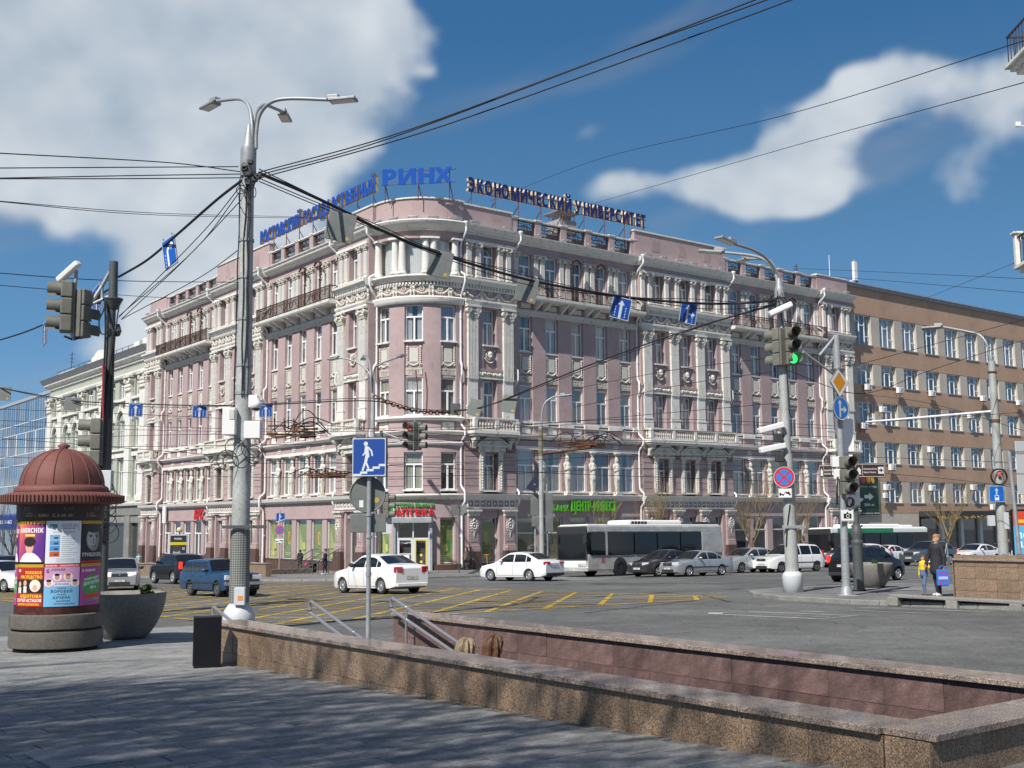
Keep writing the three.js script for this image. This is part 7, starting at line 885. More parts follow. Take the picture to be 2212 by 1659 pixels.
  band(A[0], A[1], 1.5, 2.22, .7, posterTex.a, 'poster', 'purple and orange concert poster'); band(A[2], A[3], 1.5, 2.22, .701, posterTex.b, 'poster', 'white exhibition poster'); band(A[4], A[5], 1.5, 2.22, .7, posterTex.c, 'poster', 'black and white portrait poster');
  band(A[0], A[1], .78, 1.49, .7, posterTex.d, 'poster', 'red theatre poster'); band(A[2], A[3], .78, 1.49, .702, posterTex.e, 'poster', 'pink and blue theatre poster'); band(A[4], A[5], .78, 1.49, .7, posterTex.f, 'poster', 'purple and green disco poster'); band(-90 + off, A[0] - 1, .8, 1.48, .7, posterTex.f, 'poster'); band(-90 + off, A[0] - 1, 1.5, 2.2, .7, posterTex.a, 'poster');
  part(t, 'brim', gb().lathe([[.7, 2.5], [.99, 2.52], [1.02, 2.55], [1.02, 2.66], [.8, 2.72], [0, 2.72]], 56), red); const slat = gb().rbox(-.022, .022, 2.535, 2.665, 1.015, 1.045, .006).done(); for (let i = 0; i < 96; i++) part(t, 'brim_slat', slat, red, TR(0, 0, 0, 0, i / 96 * 2 * PI, 0));
  part(t, 'dome_ring', gb().lathe([[0, 2.7], [.77, 2.7], [.78, 2.74], [.77, 2.8], [.72, 2.84], [0, 2.84]], 48), red); const dome = []; for (let i = 0; i <= 16; i++) { const a = i / 16 * PI / 2; dome.push([.69 * cos(a), 2.83 + .66 * sin(a)]); } part(t, 'dome', gb().lathe(dome, 48), red); const ribs = gb(); for (let k = 0; k < 14; k++) { const c = k / 14 * 2 * PI + .16; ribs.tube(dome.map(([r, y]) => V((r + .004) * sin(c), y, (r + .004) * cos(c))), .012, 5, 24); } part(t, 'dome_seam', ribs, red); part(t, 'finial', gb().lathe([[0, 3.47], [.1, 3.47], [.07, 3.5], [.11, 3.55], [.05, 3.58], [0, 3.58]], 20), red);
}
// ---- planters
function bowl(label, p, plants) { const t = thing('planter', label, 'planter', p); const pts = []; for (let i = 0; i <= 12; i++) { const a = i / 12; pts.push([lin(.36, .72, pow(sin(a * PI / 2), .8)), a * .84]); } part(t, 'bowl', gb().lathe([[0, 0], ...pts, [.66, .84], [.6, .74], [0, .74]], 40), M.bowl); part(t, 'soil', gb().lathe([[0, .76], [.61, .75]], 24), M.soil); const r = mulberry(plants.seed), g = gb(); for (const [px, pz, n, s] of plants.list) for (let i = 0; i < n; i++) { const a = r() * 2 * PI, e = r() * 1.2 + .2, l = s * (.4 + r() * .6); const c = V(px + cos(a) * l * cos(e) * .6, .76 + l * sin(e), pz + sin(a) * l * cos(e) * .6); g.add(new THREE.PlaneGeometry(.05, .09), TR(c.x, c.y, c.z, r() * 3, r() * 6, r() * 3)); } const st = gb(); for (const [px, pz, n, s] of plants.list) for (let i = 0; i < 7; i++) st.cyl(V(px, .74, pz), V(px + (r() - .5) * s * .8, .76 + s * (.4 + r() * .5), pz + (r() - .5) * s * .8), .006, .003, 4); const pl_ = tag(part(scene, numbered('potted_plant'), g, M.leaf), plants.label, 'plant'); pl_.position.copy(p); part(pl_, 'stem', st, M.bark); return t; }
bowl('round concrete planter bowl beside the advertising column', (() => { const f = gp(270, 1382, PLZ); f.multiplyScalar(1 + .4 / f.length()); f.y = gy(f.x, f.z) + PLZ; return f; })(), { seed: 2, label: 'small dark green plant in the left concrete planter', list: [[.3, -.2, 90, .24]] });
bowl('round concrete planter bowl behind the dark cast iron post', (() => { const f = gp(1884, 1270, WALK); f.multiplyScalar(1 + .4 / f.length()); f.y = gy(f.x, f.z) + WALK; return f; })(), { seed: 3, label: 'low green plants in the right concrete planter', list: [[.1, .1, 110, .18]] });
// ---- litter bins
function bin(label, p, turn, s) { const t = thing('litter_bin', label, 'litter bin', p, turn); part(t, 'side_panel', gb().rbox(-.18, .18, .0, .68, .14, .165, .006), M.blackIron); part(t, 'side_panel', gb().rbox(-.18, .18, .0, .68, -.165, -.14, .006), M.blackIron); part(t, 'top', gb().rbox(-.18, .18, .655, .68, -.14, .14, .006), M.blackIron); part(t, 'liner', gb().rbox(-.15, .15, .01, .5, -.13, .13, .008), MT(.12, .06, .03, { map: rustT })); t.scale.setScalar(s); return t; }
bin('black metal litter bin at the left end of the front granite parapet', (() => { const q = gp(446, 1440, PLZ); return q; })(), rad(18), 1);
bin('black litter bin at the far stairs below the pink building', gp(676, 1237, WALK), rad(-30), 1.05);
// ---- middle sign post
{
  const p = gp(795, 1388, PLZ), D = -p.z, t = thing('sign_post', 'thin grey post with a blue subway stairs sign and two sign backs', 'sign post', p), Y = (v) => at(795, v, D).y - p.y, X = (u, v) => at(u, v, D).x - p.x;
  part(t, 'post', gb().cyl(V(0, 0, 0), V(0, Y(1028), 0), .04, .04, 12), M.galv);
  const w = .6, h = .67, b = part(t, 'sign_box', gb().rbox(-w / 2, w / 2, -h / 2, h / 2, -.14, 0, .03), M.darkPole, TR(X(799, 988) - .0, Y(988), .1, 0, -.1, 0)); part(b, 'sign_face', faceQuad(w * .98, h * .98, .006), SP_.subway);
  const d = discSign(t, 'round_sign_back', .3, null, TR(X(793, 1068), Y(1068), -.05, 0, .15, 0)); part(d, 'sticker', gb().cyl(V(.16, -.1, .0), V(.16, -.1, .004), .045, .045, 14), MT(.5, .36, .05)); part(d, 'sticker', gb().box(-.14, -.07, -.22, -.1, .0, .004), M.signWhite);
  plateSign(t, 'plate_back', .62, .32, null, TR(X(794, 1130), Y(1130), -.05, 0, .15, 0)); part(t, 'clamp', gb().cyl(V(0, Y(1112) - .02, 0), V(0, Y(1112) + .02, 0), .055).cyl(V(0, Y(1240) - .03, 0), V(0, Y(1240) + .03, 0), .05).cyl(V(0, Y(1160) - .02, 0), V(0, Y(1160) + .02, 0), .055), M.galv);
}
{ // far sign post before the left facade
  const p = gp(603, 1236, WALK), D = -p.z, t = thing('sign_post', 'far post with subway, no stopping and tow truck signs before the left facade', 'sign post', p), Y = (v) => at(603, v, D).y - p.y;
  part(t, 'post', gb().cyl(V(0, 0, 0), V(0, Y(1104), 0), .045, .045, 8), M.galv); plateSign(t, 'subway_sign', .72, .74, SP_.subway, TR(.05, Y(1118), .08), M.darkPole); discSign(t, 'no_stopping_sign', .37, SP_.noStop, TR(0, Y(1145), .08)); plateSign(t, 'tow_plate', .72, .36, SP_.tow, TR(0, Y(1168), .08));
}
// ---- right lamp pole
const poleR = gp(1713, 1279, WALK), DR_ = -poleR.z;
{
  const t = thing('street_lamp', 'tall lamp pole on the island carrying signals, cameras and a no stopping sign', 'street lamp', poleR), L2 = (u, v, d = 0) => at(u, v, DR_ + d).sub(poleR), Y = (v) => L2(1695, v).y, d1 = (x, y, d) => L2((2350 + x / 2.4578) * .576, (800 + y / 2.4578) * .576, d), d2 = (x, y, d) => L2((2350 + x / 2.4578) * .576, (1200 + y / 2.4578) * .576, d);
  const top = d1(1410, 780), X = (y) => top.x * clamp(y / top.y) * 1;
  part(t, 'pole', gb().cyl(V(0, .4, 0), V(X(Y(980)), Y(980), 0), .215, .185, 22).cyl(V(X(Y(980)), Y(980), 0), V(X(Y(780)), Y(780), 0), .15, .14, 22).cyl(V(X(Y(780)), Y(780), 0), top, .13, .105, 22), M.poleGrey); part(t, 'base_shoe', gb().lathe([[0, 0], [.32, 0], [.33, .5], [.3, .58], [.22, .66], [0, .66]], 10), M.boxGrey); part(t, 'collar', gb().cyl(d1(1410, 780), d1(1408, 700), .17, .16, 18).cyl(d1(1408, 700), d1(1402, 600), .15, .06, 14), M.galv);
  const arm = (pts) => { part(t, 'lamp_arm', gb().tube(pts, .05, 8, 36), M.galv); const n = pts.length, dir = pts[n - 1].clone().sub(pts[n - 2]).normalize(); const lm = part(t, 'lamp_head', LUM, M.galv, new THREE.Matrix4().compose(pts[n - 1].clone(), new THREE.Quaternion().setFromEuler(new THREE.Euler(-.12, lookTurn(dir.x, dir.z), 0, 'YXZ')), V(1.15, 1.15, 1.25))); part(lm, 'diffuser', LUMG, M.boxWhite); };
  arm([d1(1400, 700, 0), d1(1385, 570, 0), d1(1310, 440, -.3), d1(1180, 345, -.8), d1(980, 278, -1.6)]); arm([d1(1395, 700, 0), d1(1375, 570, 0), d1(1310, 460, .1), d1(1180, 395, .2), d1(880, 358, .4)]); arm([d1(1405, 700, .1), d1(1385, 560, .2), d1(1330, 450, 1.2), d1(1270, 422, 2.4), d1(1105, 418, 4.2)]);
  part(t, 'camera', gb().rbox(-.13, .13, -.1, .1, -.42, .42, .06, TR(...d1(1418, 885, -.3).toArray(), 0, PI / 2, 0).multiply(new THREE.Matrix4().makeRotationX(-.42))), M.boxWhite); for (const [x, y, r] of [[1330, 995, .25], [1345, 1180, .2]]) { const q = d2(x, y, -.3); part(t, 'camera', gb().rbox(-.12, .12, -.1, .1, -.45, .45, .05, TR(q.x, q.y, q.z, 0, -PI / 2 + .2, 0).multiply(new THREE.Matrix4().makeRotationX(r))).cyl(q, V(X(q.y), q.y - .12, 0), .035), M.boxWhite); const w = d2(x + 65, y + 90, -.3); part(t, 'spotlight', gb().rbox(w.x - .14, w.x + .14, w.y - .14, w.y + .14, w.z - .1, w.z + .1, .03).cyl(w, V(X(w.y), w.y + .1, 0), .03), M.dark); }
  const s = L2(1694, 1031, -.32); discSign(t, 'no_stopping_sign', .34, SP_.noStop, TR(s.x, s.y, s.z, 0, -.35, 0)); const q = L2(1696, 1065, -.32); plateSign(t, 'tow_plate', .44, .32, SP_.tow, TR(q.x, q.y, q.z, 0, -.2, 0));
  const a = d3(1435, 805), b = d3(1650, 790); function d3(x, y) { return L2((2350 + x / 2.4578) * .576, (1650 + y / 2.4578) * .576, -.2); } part(t, 'steel_bracket', gb().rbox(a.x, b.x, a.y - .04, a.y + .06, a.z - .02, a.z + .03, .005), M.galv);
  const g = gb(); g.tube([V(X(Y(640)) - .1, Y(640), .15), V(X(Y(700)) + .05, Y(720), .16), V(X(Y(850)) + .1, Y(850), .17), V(.05, Y(890), .2), V(.12, Y(905), .2)], .02).tube([V(-.05, Y(1090), .23), V(-.16, Y(1140), .2), V(-.2, Y(1180), .15)], .018); const rr_ = mulberry(4); for (let k = 0; k < 6; k++) g.add(new THREE.TorusGeometry(.13 + rr_() * .12, .011, 5, 16), TR(X(Y(660)) + (rr_() - .5) * .3, Y(655) + (rr_() - .5) * .4, .15, rr_(), rr_() * 2, 0)); part(t, 'cable_bundle', g, M.cable);
  signal('traffic light seen from behind on the left of the island lamp pole', d2(1390, 255, -.1).add(poleR), rad(-140), -1, 1.24); signal('traffic light showing green on the right of the island lamp pole', d2(1520, 240, -.2).add(poleR), rad(14), 2, 1.24);
}
// ---- post with the diamond sign
const poleS = gp(1829, 1287, WALK), DS = -poleS.z;
{
  const t = thing('signal_pole', 'grey post with yellow diamond and blue arrow signs on the island', 'pole', poleS), L2 = (u, v, d = 0) => at(u, v, DS + d).sub(poleS), top = L2(1806, 724), Xp = (y) => top.x * y / top.y, Y = (v) => L2(1815, v).y;
  part(t, 'post', gb().cyl(V(0, 0, 0), V(Xp(Y(1100)), Y(1100), 0), .125, .105, 16).cyl(V(Xp(Y(1100)), Y(1100), 0), V(Xp(Y(800)), Y(800), 0), .1, .085, 16).cyl(V(Xp(Y(800)), Y(800), 0), top, .11, .1, 16), M.galv); part(t, 'base_plate', gb().rbox(-.27, .27, 0, .03, -.22, .22, .01).cyl(V(0, 0, 0), V(0, .3, 0), .22, .13, 6), M.galv); part(t, 'flange', gb().cyl(V(Xp(Y(808)), Y(808), 0), V(Xp(Y(798)), Y(798), 0), .13, .24, 14), M.galv);
  const br = [L2(1806, 727), L2(1770, 775, .4), L2(1730, 730, .9)]; part(t, 'brace', gb().cyl(L2(1803, 728), L2(1770, 768, -.3), .045).cyl(L2(1800, 808), L2(1735, 760, -.6), .035), M.galv);
  const dm = L2(1813, 826, -.2), e = .66; const dp = part(t, 'diamond_sign', gb().rbox(-e / 2, e / 2, -e / 2, e / 2, -.03, 0, .02), M.signBack, TR(dm.x, dm.y, dm.z, 0, .68, 0).multiply(new THREE.Matrix4().makeRotationZ(PI / 4))); part(dp, 'sign_face', faceQuad(e * .98, e * .98, .004), SP_.diamond); const bs = L2(1817, 882, -.2); discSign(t, 'blue_arrow_sign', .355, SP_.straightRight, TR(bs.x, bs.y, bs.z, 0, .62, 0));
  const box = (u0, u1, v0, v1, d, dep, mat = M.boxWhite) => { const a = L2(u0, v1, d), b = L2(u1, v0, d); part(t, 'cabinet', gb().rbox(a.x, b.x, a.y, b.y, a.z - dep, a.z, .015), mat); }; box(1821, 1843, 904, 976, .35, .3, M.boxWhite); box(1821, 1842, 982, 1030, .35, .3); box(1799, 1816, 986, 1009, -.1, .25); box(1803, 1817, 1013, 1035, -.1, .25); box(1836, 1856, 1032, 1091, .2, .35);
  const cp = L2(1830, 1113, -.2); plateSign(t, 'camera_plate', .42, .36, SP_.cam, TR(cp.x, cp.y, cp.z, 0, .1, 0));
  const g = gb(), r = mulberry(8); for (let k = 0; k < 5; k++) g.tube([L2(1808 + r() * 4, 1030, -.15), L2(1805 + r() * 8, 1060, -.2), L2(1806 + r() * 8, 1090, -.15)], .012); for (let k = 0; k < 4; k++) g.add(new THREE.TorusGeometry(.14, .014, 5, 16), TR(...L2(1836, 1085, -.25).toArray(), r() * .6, r(), 0)); part(t, 'cable_bundle', g, M.cable);
  signal('large dark traffic light low on the post with the diamond sign', L2(1832, 1027, -.28).add(poleS), rad(12), -1, 1.12);
  const s1 = thing('direction_sign', 'brown tourist direction sign with right arrow beside the signal post', 'sign', L2(1879, 1016, .1).add(poleS), .1); plateSign(s1, 'sign_plate', .96, .42, tourist(false), TR(0, 0, 0)); const s2 = thing('direction_sign', 'small brown tourist sign with left arrow, left of the signal post', 'sign', L2(1788, 1019, .1).add(poleS), -.5); plateSign(s2, 'sign_plate', .5, .42, tourist(true), TR(0, 0, 0)); part(s2, 'sign_bracket', gb().cyl(V(.2, 0, -.03), V(.5, 0, -.1), .02), M.galv); part(s1, 'sign_bracket', gb().cyl(V(-.4, 0, -.03), V(-.7, 0, -.1), .02), M.galv);
}
{ // cast iron lamp post
  const p = gp(1856, 1277, WALK), D = -p.z, t = thing('lamp_post', 'dark cast iron lamp post with moulded foot beside the right planter', 'lamp post', p); part(t, 'post', gb().lathe([[0, 0], [.22, 0], [.2, .08], [.165, .12], [.155, 1.45], [.19, 1.5], [.19, 1.6], [.13, 1.66], [.2, 1.8], [.17, 1.95], [.13, 2.05], [.1, 2.15], [.085, 3.8], [0, 3.8]], 16), M.darkPole);
}
// ---- far poles
function farLamp(label, u, v, lift, vt, r0, r1, arms, dOff = 0) { const p = gp(u, v, lift), D = -p.z, t = thing('street_lamp', label, 'street lamp', p), L2 = (a, b, d = 0) => at(a, b, D + d).sub(p), top = L2(u, vt); top.x *= 1; part(t, 'pole', gb().cyl(V(0, 0, 0), V(0, top.y, 0), r0, r1, 14), M.poleGrey); for (const a of arms) { const pts = a.map(([x, y, d]) => L2(x, y, d || 0)); part(t, 'lamp_arm', gb().tube(pts, .06, 7, 26), M.galv); const n = pts.length, dir = pts[n - 1].clone().sub(pts[n - 2]).normalize(); const lm = part(t, 'lamp_head', LUM, M.galv, TR(...pts[n - 1].toArray(), -.1, lookTurn(dir.x, dir.z), 0, 1.35)); } return [t, L2, p]; }
farLamp('lamp pole with three thin arms before the round corner', 803, 1241, WALK, 850, .19, .14, [[[803, 856], [808, 800], [825, 785, -1], [845, 777, -2], [862, 771, -3]], [[803, 856], [800, 812], [780, 788, .4], [752, 776, .8], [730, 773, 1.2]], [[803, 856], [800, 800], [796, 778, 2], [787, 771, 4]]]);
{ const [t, L2, p] = farLamp('old pole with peeling paint and one lamp arm before the right facade', 1171, 1236, WALK, 920, .17, .13, [[[1170, 925], [1171, 890], [1178, 870], [1195, 858], [1213, 855, -.3]]]); part(t, 'bracket_pipe', gb().cyl(L2(1172, 981, -.1), L2(1275, 967, 1.4), .09, .09, 8), M.rust); const y0 = L2(1171, 985).y, y1 = L2(1171, 925).y; part(t, 'peeling_paint', gb().cyl(V(0, y0, 0), V(0, y1, 0), .15, .145, 14), MT(.34, .3, .2, { map: rustT, roughness: .9 })); }
{ // posts with solar panel and sign backs
  const p = gp(1158, 1236, WALK), D = -p.z, t = thing('sign_post', 'two grey posts with a solar panel and sign backs by the old pole', 'sign post', p), L2 = (u, v, d = 0) => at(u, v, D + d).sub(p); for (const u of [1157, 1183]) part(t, 'post', gb().cyl(V(L2(u, 1230).x, 0, 0), V(L2(u, 1230).x, L2(u, 1045).y, 0), .07, .07, 10), M.galv);
  const s = L2(1157, 1050); part(t, 'solar_panel', gb().rbox(-.32, .32, -.03, .03, -.55, .55, .01, TR(s.x - .1, s.y + .1, s.z, .9, -.5, 0)), MT(.02, .025, .04, { roughness: .2 })); for (const [u, v, w, h] of [[1185, 1090, .6, 1.5], [1155, 1090, .55, 1.4], [1163, 1127, .9, .6], [1187, 1130, .5, 1.1]]) { const q = L2(u, v, -.1); plateSign(t, 'sign_back', w, h, null, TR(q.x, q.y, q.z, 0, .3, 0)); }
}
{ // hanging signal in the middle
  const p = gp(822, 1243, WALK), D = -p.z, t = thing('signal_pole', 'dark grey signal mast with a long arm reaching right before the round corner', 'pole', p), L2 = (u, v, d = 0) => at(u, v, D + d).sub(p); part(t, 'pole', gb().cyl(V(0, 0, 0), V(0, L2(822, 930).y, 0), .12, .1, 12), M.darkPole); part(t, 'arm', gb().cyl(V(0, L2(822, 933).y, 0), L2(868, 950, -1), .05).cyl(V(0, L2(822, 958).y, 0), L2(896, 948, -1.5), .04).cyl(L2(896, 905, -1.5), L2(896, 975, -1.5), .05), M.galv);
  signal('traffic light showing red on the mast arm before the round corner', L2(889, 942, -1.7).add(p), rad(-42), 0, 1.75); signal('traffic light seen from behind next to the red one', L2(905, 944, -1.4).add(p), rad(75), -1, 1.6); signal('dark signal box on the mast left of the pharmacy', L2(838, 1093, -.3).add(p), rad(85), -1, 1.5); part(t, 'plate_back', gb().rbox(-.3, .3, -.5, .5, -.02, .02, .01, TR(...L2(836, 1136, -.2).toArray())), M.boxGrey);
}
{ // small sign by the two walkers
  const p = gp(992, 1238, WALK), D = -p.z, t = thing('sign_post', 'thin post with two small sign backs beside the two walking people', 'sign post', p), Y = at(992, 1092, D).y - p.y; part(t, 'post', gb().cyl(V(0, 0, 0), V(0, Y, 0), .035), M.darkPole); plateSign(t, 'sign_back', .5, .7, null, TR(-.3, Y - .3, 0, 0, .3, 0)); plateSign(t, 'sign_back', .5, .7, null, TR(.28, Y - .32, 0, 0, -.3, 0));
}
{ // right far pole with the bus lane sign
  const D = 48, foot = at(2167, 1220, D); const p = V(foot.x + .05, gy(foot.x, -D) + WALK, -D), t = thing('street_lamp', 'concrete pole with one long lamp arm and a blue bus lane sign at right', 'street lamp', p), L2 = (u, v, d = 0) => at(u, v, D + d).sub(p), top = L2(2142, 780), e = (x, y, d) => L2((3100 + x / 2.37) * .576, (950 + y / 2.37) * .576, d);
  part(t, 'pole', gb().cyl(V(0, 0, 0), V(top.x, top.y, 0), .22, .15, 18), M.poleGrey); part(t, 'lamp_arm', gb().tube([V(top.x, top.y - .3, 0), e(1445, 900, 0), e(1420, 800, 0), e(1370, 735, .2), e(1300, 705, .5), e(1025, 652, 1.5)], .05, 8, 30), M.galv); const lm = part(t, 'lamp_head', LUM, M.galv, TR(...e(1015, 652, 1.5).toArray(), -.1, lookTurn(-1, -.3), 0, 1.3)); const s = L2(2153, 1067, -.3); plateSign(t, 'bus_lane_sign', .66, .7, SP_.busLane, TR(s.x, s.y, s.z, 0, .05, 0)); part(t, 'junction_box', gb().rbox(-.14, .14, -.22, .22, -.1, .1, .02, TR(...L2(2141, 1125, -.2).toArray())), M.boxGrey); part(t, 'junction_box', gb().rbox(-.12, .12, -.35, .35, -.1, .1, .02, TR(...L2(2172, 1125, -.1).toArray())), M.boxGrey); part(t, 'band', gb().cyl(e(1470, 1050), e(1470, 1062), .19, .19, 16).cyl(L2(2150, 906), L2(2150, 912), .2, .2, 16), M.rust);
  const c = gb(), r = mulberry(2); for (let k = 0; k < 6; k++) c.add(new THREE.TorusGeometry(.3 + r() * .06, .016, 5, 20), TR(...L2(2158, 1030, -.28).toArray(), (r() - .5) * .4, (r() - .5) * .5, 0)); part(t, 'cable_coil', c, M.cable); part(t, 'red_lamp', gb().sph(...L2(2158, 1024, -.3).toArray(), .07), lensRed);
  part(t, 'trolley_bracket', gb().cyl(L2(2150, 888, 0), L2(1870, 912, 1), .055, .045, 8), M.boxWhite);
  const b = at(2212, 1158, 58), bt = thing('billboard', 'tall lit street billboard at the right edge with red and blue print', 'billboard', V(b.x + .4, b.y, b.z), -.2); part(bt, 'frame', gb().rbox(-.95, .95, -1.35, 1.35, -.12, .0, .03), M.blackIron); part(bt, 'print', faceQuad(1.7, 2.5, .006), printed(256, 384, (x, w, h) => { x.fillStyle = '#58a8d8'; x.fillRect(0, 0, w, h); x.fillStyle = '#c8452e'; x.fillRect(0, 0, w, 110); x.fillStyle = '#e0b030'; x.fillRect(20, 64, 70, 26); x.fillStyle = '#f0f4f8'; x.font = 'bold 60px sans-serif'; x.fillText('ПО', 20, 210); x.fillText('ПЛ', 20, 280); })); part(bt, 'legs', gb().box(-.6, -.45, -2.2, -1.3, -.1, -.02).box(.45, .6, -2.2, -1.3, -.1, -.02), M.blackIron);
  const q0 = at(2206, 1215, 42), qp = V(q0.x, gy(q0.x, -42) + WALK, -42), qt = thing('sign_post', 'grey post with sign backs at the right edge', 'sign post', qp), QY = (v) => at(2205, v, 42).y - qp.y; part(qt, 'post', gb().cyl(V(0, 0, 0), V(-.2, QY(975), 0), .07), M.galv); for (const [v, h] of [[968, .5], [1000, .9], [1045, .8]]) plateSign(qt, 'sign_back', .6, h, null, TR(.25, QY(v), .1, 0, .3, 0), M.boxGrey);
}
{ // lit poster box with a globe lamp
  const p = gp(384, 1238, WALK), D = -p.z, t = thing('poster_stand', 'street poster stand with a globe lamp behind the black SUV', 'poster stand', p, .1), Y = (v) => at(384, v, D).y - p.y; part(t, 'box', gb().rbox(-.72, .72, .5, Y(1155), -.14, .1, .03), M.boxGrey); part(t, 'poster', faceQuad(1.3, Y(1155) - .62, .11).translate(0, (.5 + Y(1155)) / 2, 0), printed(256, 320, (x, w, h) => { x.fillStyle = '#242a30'; x.fillRect(0, 0, w, h); x.fillStyle = '#c9b01e'; x.fillRect(0, 70, w, 30); x.fillStyle = '#cfd4d8'; x.font = 'bold 26px sans-serif'; x.fillText('РЕКЛАМА', 60, 44); x.fillStyle = '#a0a0a0'; x.beginPath(); x.ellipse(104, 210, 62, 88, 0, 0, 7); x.fill(); x.fillStyle = '#3a3a3a'; x.beginPath(); x.ellipse(104, 138, 66, 34, 0, 0, 7); x.fill(); x.fillRect(62, 190, 30, 8); x.fillRect(116, 190, 30, 8); x.fillRect(84, 258, 42, 7); x.fillStyle = '#eee'; x.font = 'bold 36px sans-serif'; x.fillText('12', 190, 150); })); part(t, 'globe_lamp', gb().sph(.05, Y(1145), 0, .24, null, 16, 12), MT(.6, .52, .3, { roughness: .3 })); part(t, 'leg', gb().box(-.5, -.4, 0, .5, -.05, .05).box(.4, .5, 0, .5, -.05, .05).cyl(V(.05, Y(1155), 0), V(.05, Y(1150), 0), .05), M.dark);
}
{ // far underpass by the left facade
  const a = gp(290, 1241, WALK), b = gp(580, 1246, WALK), t = thing('granite_parapet', 'far brown granite parapet along the pavement of the left facade', 'parapet', a, atan2(-(b.z - a.z), b.x - a.x)), L = hypot(b.x - a.x, b.z - a.z), dy = (b.y - a.y) / L; const n = 9, w = L / n, pg = gb().rbox(-w / 2 + .01, w / 2 - .01, -.5, .82, -.2, .2, .01).done(), cg = gb().rbox(-w / 2, w / 2, .82, .9, -.26, .26, .01).done(); for (let i = 0; i < n; i++) { const x = (i + .5) * w; part(t, 'granite_panel', pg, M.granite, TR(x, dy * x, 0)); part(t, 'coping_stone', cg, M.coping, TR(x, dy * x, 0)); }
  const c = gp(582, 1241, WALK), d = gp(672, 1238, WALK), s = thing('granite_parapet', 'low far granite parapet with sloping rails under the pharmacy windows', 'parapet', c, atan2(-(d.z - c.z), d.x - c.x)), L2 = hypot(d.x - c.x, d.z - c.z), e = (d.y - c.y) / L2; for (let i = 0; i < 3; i++) part(s, 'granite_panel', gb().rbox(i * L2 / 3 + .01, (i + 1) * L2 / 3 - .01, -.4, .35, -.2, .2, .01), M.granite, TR(0, e * L2 * (i + .5) / 3, 0)); for (const [x, z] of [[.2, -.6], [1.2, -1.4], [L2 * .55, -.4]]) { const h = thing('handrail', ['sloping handrail nearest the far sign post', 'second sloping handrail right of the far sign post', 'sloping handrail behind the hooded person'][x < 1 ? 0 : x < 1.3 ? 1 : 2], 'handrail', V(c.x + x, c.y, c.z + z), -.2); part(h, 'upper_rail', gb().cyl(V(0, .1, 0), V(2.9, 1.75, 0), .03).cyl(V(2.9, 1.75, 0), V(3.3, 1.75, 0), .03), M.darkPole); part(h, 'lower_rail', gb().cyl(V(0, -.2, 0), V(2.9, 1.3, 0), .025), M.darkPole); part(h, 'rail_post', gb().cyl(V(2.9, 0, 0), V(2.9, 1.75, 0), .03).cyl(V(1.4, 0, 0), V(1.4, .9, 0), .03), M.darkPole); }
}
